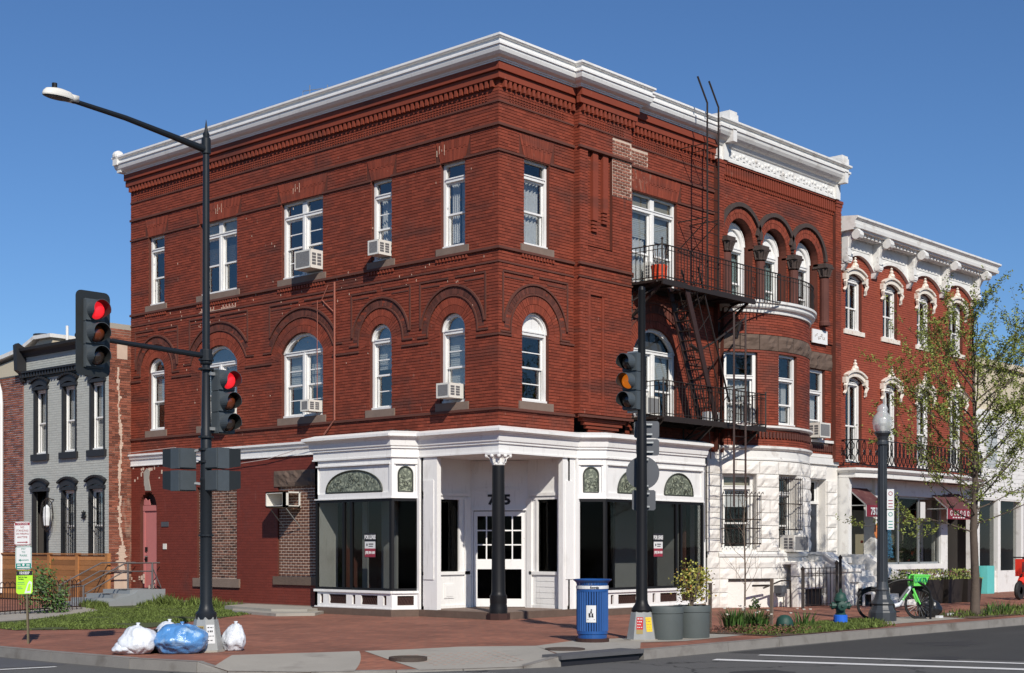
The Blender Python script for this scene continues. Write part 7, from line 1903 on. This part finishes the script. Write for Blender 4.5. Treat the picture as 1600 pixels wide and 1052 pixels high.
# ------------------------------------------------------------------ bicycle, built along +X at the origin
def wheel(t, x, r=.34, name='wheel'):
    b = MB(); b.tube([(x + r * math.cos(k * PI / 20), 0, r + .01 + r * math.sin(k * PI / 20)) for k in range(41)], .024, 7, cap=False); w = b.build('tyre', 'rubber', t)
    b = MB(); b.tube([(x + (r - .03) * math.cos(k * PI / 18), 0, r + .01 + (r - .03) * math.sin(k * PI / 18)) for k in range(37)], .012, 5, cap=False); b.build('rim', 'black', w)
    b = MB()
    for k in range(20): a = k * PI / 10; b.tube([(x, .03 * (-1) ** k, r + .01), (x + (r - .03) * math.cos(a), 0, r + .01 + (r - .03) * math.sin(a))], .003, 3, cap=False)
    b.build('spokes', 'galv', w, kind='stuff'); b = MB(); b.lathe((x, -.05, r + .01), [(.001, 0), (.06, .01), (.06, .09), (.001, .1)], 12, axis=(0, 1, 0)); b.build('hub', 'black', w)
BK = thing('bicycle', "white and bright green hire bicycle with green basket parked behind the street lamp", 'bicycle', (6.52, -6.6, 0), math.atan2(-1.28, 1.5), world=False)
wheel(BK, -.58); wheel(BK, .58)
b = MB()
b.tube([(-.58, .06, .36), (-.3, .05, .36), (-.12, 0, .32)], .024, 6); b.tube([(-.58, -.06, .36), (-.3, -.05, .36), (-.12, 0, .32)], .024, 6)
b.tube([(-.12, 0, .3), (.06, 0, .33), (.38, 0, .76), (.42, 0, .84)], [.05, .055, .045, .035], 8); b.tube([(-.14, 0, .3), (-.22, 0, .62)], .035, 8); b.build('frame', 'bag_white', BK)
b = MB(); b.tube([(.06, -.045, .42), (.3, -.045, .72)], .035, 6); b.build('battery', 'sign_back', BK)
b = MB()
for s_ in (-.07, .07): b.tube([(.4, s_, .72), (.5, s_, .5), (.58, s_, .35)], [.028, .026, .018], 7)
b.tube([(.37, 0, .72), (.33, 0, 1.02)], .035, 8); b.build('fork', 'bikegreen', BK)
b = MB(); b.tube([(.2, -.28, 1.04), (.3, -.2, 1.07), (.34, 0, 1.04), (.3, .2, 1.07), (.2, .28, 1.04)], .014, 6); b.build('handlebar', 'black', BK)
b = MB()
for i in range(2):
    f = (.0, .02)[i]
b.add([(.38, -.17, .78), (.66, -.15, .78), (.66, .15, .78), (.38, .17, .78), (.36, -.22, 1.03), (.76, -.2, 1.03), (.76, .2, 1.03), (.36, .22, 1.03)], [(0, 1, 2, 3), (0, 1, 5, 4), (1, 2, 6, 5), (2, 3, 7, 6), (3, 0, 4, 7)]); bs = b.build('basket', 'bikegreen', BK)
b = MB(); b.bar((.36, -.22, 1.03), (.76, -.2, 1.03), .025); b.bar((.36, .22, 1.03), (.76, .2, 1.03), .025); b.bar((.76, -.2, 1.03), (.76, .2, 1.03), .025); b.build('basket_rim', 'bikegreen', bs)
b = MB()
for k in range(6): b.tube([(.42 + .05 * k + .03 * math.cos(t), -.205 - .0, .92 + .06 * math.sin(t + k)) for t in range(6)], .008, 3, cap=False)
b.build('basket_scribble', 'greenprint', bs)
b = MB(); b.lathe((-.24, 0, .92), [(.001, 0), (.09, .01), (.12, .05), (.001, .07)], 10); b.tube([(-.22, 0, .6), (-.24, 0, .93)], .016, 6); b.build('saddle', 'black', BK)
b = MB(); b.tube([(-.58 + .39 * math.cos(a), 0, .35 + .39 * math.sin(a)) for a in [.35 + k * .25 for k in range(10)]], [.035] * 10, 5); b.tube([(.58 + .39 * math.cos(a), 0, .35 + .39 * math.sin(a)) for a in [.9 + k * .25 for k in range(7)]], .03, 5); b.build('mudguard', 'black', BK)
b = MB(); b.lathe((-.12, -.06, .31), [(.001, 0), (.09, 0), (.09, .02), (.001, .02)], 14, axis=(0, 1, 0)); b.bar((-.12, -.1, .31), (-.02, -.1, .18), .02); b.bar((-.06, -.15, .18), (.04, -.15, .18), .03); b.bar((-.12, .1, .31), (-.22, .1, .44), .02); b.build('crank', 'black', BK)
text("Line", .11, (.2, -.058, .53), (1, 0, 1.3), (-1.3, 0, 1), 'bikegreen', BK, 'lettering', bold=.003)
# rack hoop behind
RK = thing('bicycle_rack', "black inverted-U bicycle rack in front of the hire bicycle", 'bicycle rack', (6.75, -7.15, 0))
b = MB(); A = Vector((6.98, -7.25, 0)); B = Vector((6.2, -6.4, 0)); C_ = (A + B) / 2; r = (A - B).length / 2; d = (A - B).normalized()
b.tube([tuple(A)] + [tuple(C_ + d * r * math.cos(t * PI / 12) + Vector((0, 0, .55 + r * math.sin(t * PI / 12) * .65))) for t in range(13)] + [tuple(B)], .028, 8); b.build('hoop', 'black', RK)
bg1 = bag(7.9, -6.75, .28, .25, .5, 'bag_black', "black bag slumped on the pavement behind the bicycle's front wheel", 7); bg1["group"] = 'rubbish bags'
b = MB(); b.box(WORLD, 7.55, 7.75, -7.2, -7.1, 0, .06); tagged(b.build('crumpled_cup', 'paper', None), "crumpled white litter beside the black bag near the bicycle", 'litter')
b = MB(); b.box(WORLD, 8.8, 8.95, -6.9, -6.8, .01, .07); tagged(b.build('crumpled_cup', 'paper', None), "small white litter left of the street tree's foot", 'litter')
# dark planter boxes by the red building
pbx = []
for k in range(4):
    x = 14.6 + k * 1.05; y = -2.75 - k * .12; t = thing('planter_box', ("leftmost of the four joined dark planter boxes, behind the bicycle", "second dark planter box from the left in the row of four", "third dark planter box from the left, behind the street tree's trunk", "rightmost dark planter box, right of the street tree's trunk")[k], 'planter', (x, y, 0), group='row of dark planter boxes')
    b = MB(); b.add([(x - .45, y - .3, 0), (x + .45, y - .3, 0), (x + .45, y + .3, 0), (x - .45, y + .3, 0), (x - .51, y - .34, .72), (x + .51, y - .34, .72), (x + .51, y + .34, .72), (x - .51, y + .34, .72)], [(0, 1, 5, 4), (1, 2, 6, 5), (2, 3, 7, 6), (3, 0, 4, 7)]); b.box(WORLD, x - .48, x + .48, y - .31, y + .31, .66, .68); b.build('box', M('dark_brown_planter', (.022, .017, .014), .6), t)
    f = MB(); rg = random.Random(k)
    for q in range(420):
        xx = x + rg.uniform(-.5, .5); yy = y + rg.uniform(-.34, .3); z = .68 + rg.random() ** 2 * .3; s = .05
        f.quad((xx, yy, z), (xx + s, yy + rg.uniform(-s, s), z + .03), (xx + s * .4, yy, z + .07), tone=rg.uniform(-1, 1))
    f.build('plants', 'leaf', t)
    f = MB()
    for q in range(26 if k > 0 else 6):
        xx = x + rg.uniform(-.48, .48); yy = y + rg.uniform(-.34, 0); z = .82 + rg.random() * .12; f.lathe((xx, yy, z), [(.001, .02), (.03, .012), (.02, 0)], 5)
    f.build('flowers', 'flower', t, kind='stuff')
# red scooter at the right edge
SC = thing('scooter', "red delivery scooter with wire basket, cut off by the right edge of the photo", 'scooter', (21.00, -3.7, 0))
b = MB(); b.lathe((20.20, -3.8, .3), [(.12, -.06), (.27, -.06), (.3, 0), (.27, .06), (.12, .06)], 20, axis=(0, 1, 0)); b.lathe((21.60, -3.8, .3), [(.12, -.06), (.27, -.06), (.3, 0), (.27, .06), (.12, .06)], 20, axis=(0, 1, 0)); b.build('tyres', 'rubber', SC)
b = MB(); b.box(WORLD, 20.35, 20.80, -4.0, -3.6, .75, 1.3); b.tube([(20.25, -3.8, .55), (20.60, -3.8, .8), (20.80, -3.8, .4), (21.50, -3.8, .45), (21.80, -3.8, .8)], [.1, .16, .16, .2, .1], 8); b.build('body', 'redscoot', SC)
b = MB(); b.tube([(20.20, -3.8, .3), (20.40, -3.8, .9), (20.50, -3.8, 1.35)], .03, 6); b.tube([(20.45, -4.1, 1.35), (20.45, -3.5, 1.35)], .02, 6); b.box(WORLD, 21.00, 21.60, -3.95, -3.65, .8, .9)
for k in range(6): b.bar((19.95 + .06 * k, -4.0, .9), (19.95 + .06 * k, -4.0, 1.2), .012); b.bar((19.95, -4.0, .9 + .06 * k), (20.28, -4.0, .9 + .06 * k), .012)
b.build('handlebar_and_basket', 'black', SC)

# ------------------------------------------------------------------ vegetation
def branch(mb, leaves, p, d, L_, r, depth, rg, leafat=2, leafn=6, lsize=.07, up=.12, spread=.5, twig=None):
    pts = [p]; rs = [r]; k = 4; q = p.copy(); dd = d.copy()
    for i in range(k):
        dd = (dd + Vector((rg.gauss(0, .13), rg.gauss(0, .13), rg.gauss(0, .1) + up * .3))).normalized(); q = q + dd * (L_ / k); pts.append(q.copy()); rs.append(r * (1 - .5 * (i + 1) / k))
    mb.tube(pts, rs, 6 if r > .03 else 4 if r > .01 else 3, cap=False)
    if depth <= leafat:
        for i in range(leafn):
            t = rg.uniform(.15, 1) * k; j = min(int(t), k - 1); base = pts[j].lerp(pts[j + 1], t - j)
            for s in range(rg.randint(3, 6)):
                a = Vector((rg.gauss(0, 1), rg.gauss(0, 1), rg.gauss(0, .7))).normalized() * lsize * rg.uniform(.6, 1.5); n_ = a.cross(Vector((rg.gauss(0, 1), rg.gauss(0, 1), rg.gauss(0, 1)))).normalized() * lsize * .32
                b0 = base + Vector((rg.gauss(0, .035), rg.gauss(0, .035), rg.gauss(0, .035)))
                leaves.quad(tuple(b0), tuple(b0 + a * .5 + n_), tuple(b0 + a), tuple(b0 + a * .5 - n_), tone=rg.uniform(-.6, .9))
    if depth == 0: return
    nchild = rg.randint(3, 4) if depth > 1 else rg.randint(2, 4)
    for c in range(nchild):
        t = rg.uniform(.35, 1.) if c else 1.; j = min(int(t * k), k - 1); base = pts[j].lerp(pts[j + 1], t * k - j)
        nd = (dd + Vector((rg.gauss(0, spread), rg.gauss(0, spread), rg.gauss(0, spread * .6) + up))).normalized()
        branch(mb, leaves, base, nd, L_ * rg.uniform(.6, .82), rs[j] * rg.uniform(.5, .7), depth - 1, rg, leafat, leafn, lsize, up, spread)
tr0 = Vector((9.46, -7.21, 0))
TR = thing('street_tree', "young street tree with sparse fresh leaves before the red row building", 'tree', tuple(tr0))
rg = random.Random(23); mb = MB(); lv = MB()
mb.tube([tr0, tr0 + Vector((0, 0, .12)), tr0 + Vector((.02, 0, .9)), tr0 + Vector((-.02, .03, 2.1)), tr0 + Vector((.0, 0, 3.0)), tr0 + Vector((.05, .0, 4.2)), tr0 + Vector((.02, .05, 5.6)), tr0 + Vector((.1, .0, 6.8))], [.17, .12, .1, .09, .075, .05, .03, .012], 10)
for k in range(34):
    z = 1.95 + 4.0 * (k / 33) + rg.uniform(-.1, .1); a = k * 2.4 + rg.uniform(-.3, .3); L_ = (1.55 - .13 * (z - 2.2)) * rg.uniform(.75, 1.15)
    if 3.3 < z < 4.6: L_ *= 1.1
    ang = .35 + .12 * (z - 2)
    branch(mb, lv, tr0 + Vector((0, 0, z)), Vector((math.cos(a) * math.cos(ang), math.sin(a) * math.cos(ang), math.sin(ang))), L_ * 1.2, .022, 2, rg, 2, 12, .058, .2, .48)
mb.build('trunk', 'bark', TR, smooth=True); lv.build('crown', 'leaf', TR)
tr1 = Vector((13.2, -8.2, 0)); T2 = thing('street_tree', "second street tree whose branches reach in from beyond the right edge of the photo", 'tree', tuple(tr1)); mb = MB(); lv = MB()
mb.tube([tr1, tr1 + Vector((0, 0, 1)), tr1 + Vector((0, 0, 3)), tr1 + Vector((0, .1, 6.5))], [.2, .14, .11, .04], 8)
for k in range(12):
    z = 2.6 + 4.2 * (k / 11); a = k * 2.4 + 1; ang = .45; branch(mb, lv, tr1 + Vector((0, 0, z)), Vector((math.cos(a) * math.cos(ang), math.sin(a) * math.cos(ang), math.sin(ang))), 1.6 * rg.uniform(.7, 1.1), .022, 2, rg, 2, 4, .06, .12, .5)
mb.build('trunk', 'bark', T2, smooth=True); lv.build('crown', 'leaf', T2)
SG = thing('sapling', "leafless thin sapling in the kerbside bed before the white stone bay", 'sapling', (.3, -6.5, 0)); mb = MB(); lv = MB(); rg = random.Random(5); p = Vector((.3, -6.5, 0))
mb.tube([p, p + Vector((.02, 0, 1.2)), p + Vector((0, .02, 2.2)), p + Vector((.03, 0, 3.05))], [.022, .018, .012, .004], 6)
for k in range(12): z = .75 + k * .17; a = k * 2.2; branch(mb, lv, p + Vector((0, 0, z)), Vector((math.cos(a) * .75, math.sin(a) * .75, .65)), .62 - .03 * k, .007, 1, rg, -1, 0, .01, .1, .35)
mb.build('stem', 'twig', SG)
def spiky(x, y, n, h, lab, fl=0, seed=0):
    t = thing('daffodil_clump', lab, 'plant', (x, y, 0), group='strap-leaved plants in the kerbside bed'); rg = random.Random(seed); b = MB(); f = MB()
    for k in range(n):
        a = rg.uniform(0, 6.3); r = rg.uniform(0, .28); l = h * rg.uniform(.6, 1.15); o = rg.uniform(.05, .25); cx_, cy_ = x + r * math.cos(a), y + r * math.sin(a); w = .012; c2, s2 = math.cos(a + 1.57) * w, math.sin(a + 1.57) * w
        P = [Vector((cx_, cy_, 0)), Vector((cx_ + o * .3 * math.cos(a), cy_ + o * .3 * math.sin(a), l * .6)), Vector((cx_ + o * math.cos(a), cy_ + o * math.sin(a), l))]
        b.add([(P[0].x - c2, P[0].y - s2, 0), (P[0].x + c2, P[0].y + s2, 0), (P[1].x + c2, P[1].y + s2, P[1].z), (P[1].x - c2, P[1].y - s2, P[1].z), tuple(P[2])], [(0, 1, 2, 3), (3, 2, 4)], rg.uniform(-.8, .8))
        if k < fl: f.lathe(tuple(P[2]), [(.001, 0), (.03, .01), (.035, .03)], 6)
    b.build('leaves', 'leaf_dark', t)
    if fl: f.build('flowers', 'rust_white', t, kind='stuff')
spiky(.15, -6.35, 220, .42, "big clump of dark strap leaves round the sapling's foot", 8, 1); spiky(.75, -6.5, 190, .4, "dark leafy clump beside the pale stake", 5, 2); spiky(2.4, -6.6, 40, .32, "small wilted clump halfway between the utility cap and the hydrant", 4, 3)
spiky(9.9, -7.4, 40, .32, "small green tuft just right of the street tree's trunk", 0, 4); spiky(10.9, -7.3, 40, .32, "farther green tuft right of the street tree's trunk", 0, 5)
b = leafcloud((8.9, -1.2, .15), .3, .2, .2, 150, .06, 8); tagged(b.build('wall_weed', 'leaf_dark', None), "green weed at the foot of the white stone bay", 'weed')
# long grass seed heads along the verge wall
tagged(blades([(-.5, 9.4), (-.05, 9.4), (-.05, 13.2), (-.5, 13.2)], 700, .12, .3).build('tall_grass', 'grass', None, kind='stuff'), "taller seeding grass along the foot of the side wall", 'grass')
tagged(blades([(-2.9, 12.6), (-.1, 12.9), (-.1, 13.25), (-2.9, 13.3)], 1300, .05, .2).build('tall_grass', 'grass', None, kind='stuff'), "tall grass against the grey concrete steps", 'grass')
b = MB()
rg = random.Random(2)
for k in range(6): x = -9.5 + rg.uniform(-1.5, 1); y = 4.0 + rg.uniform(-.3, .5)
b.slab([(-10.8, 3.9), (-10.4, 3.8), (-10.3, 4.15), (-10.7, 4.3)], .0, .03); tagged(b.build('flattened_carton', 'paper', None), "flattened white carton on the brick pavement by the verge", 'litter')
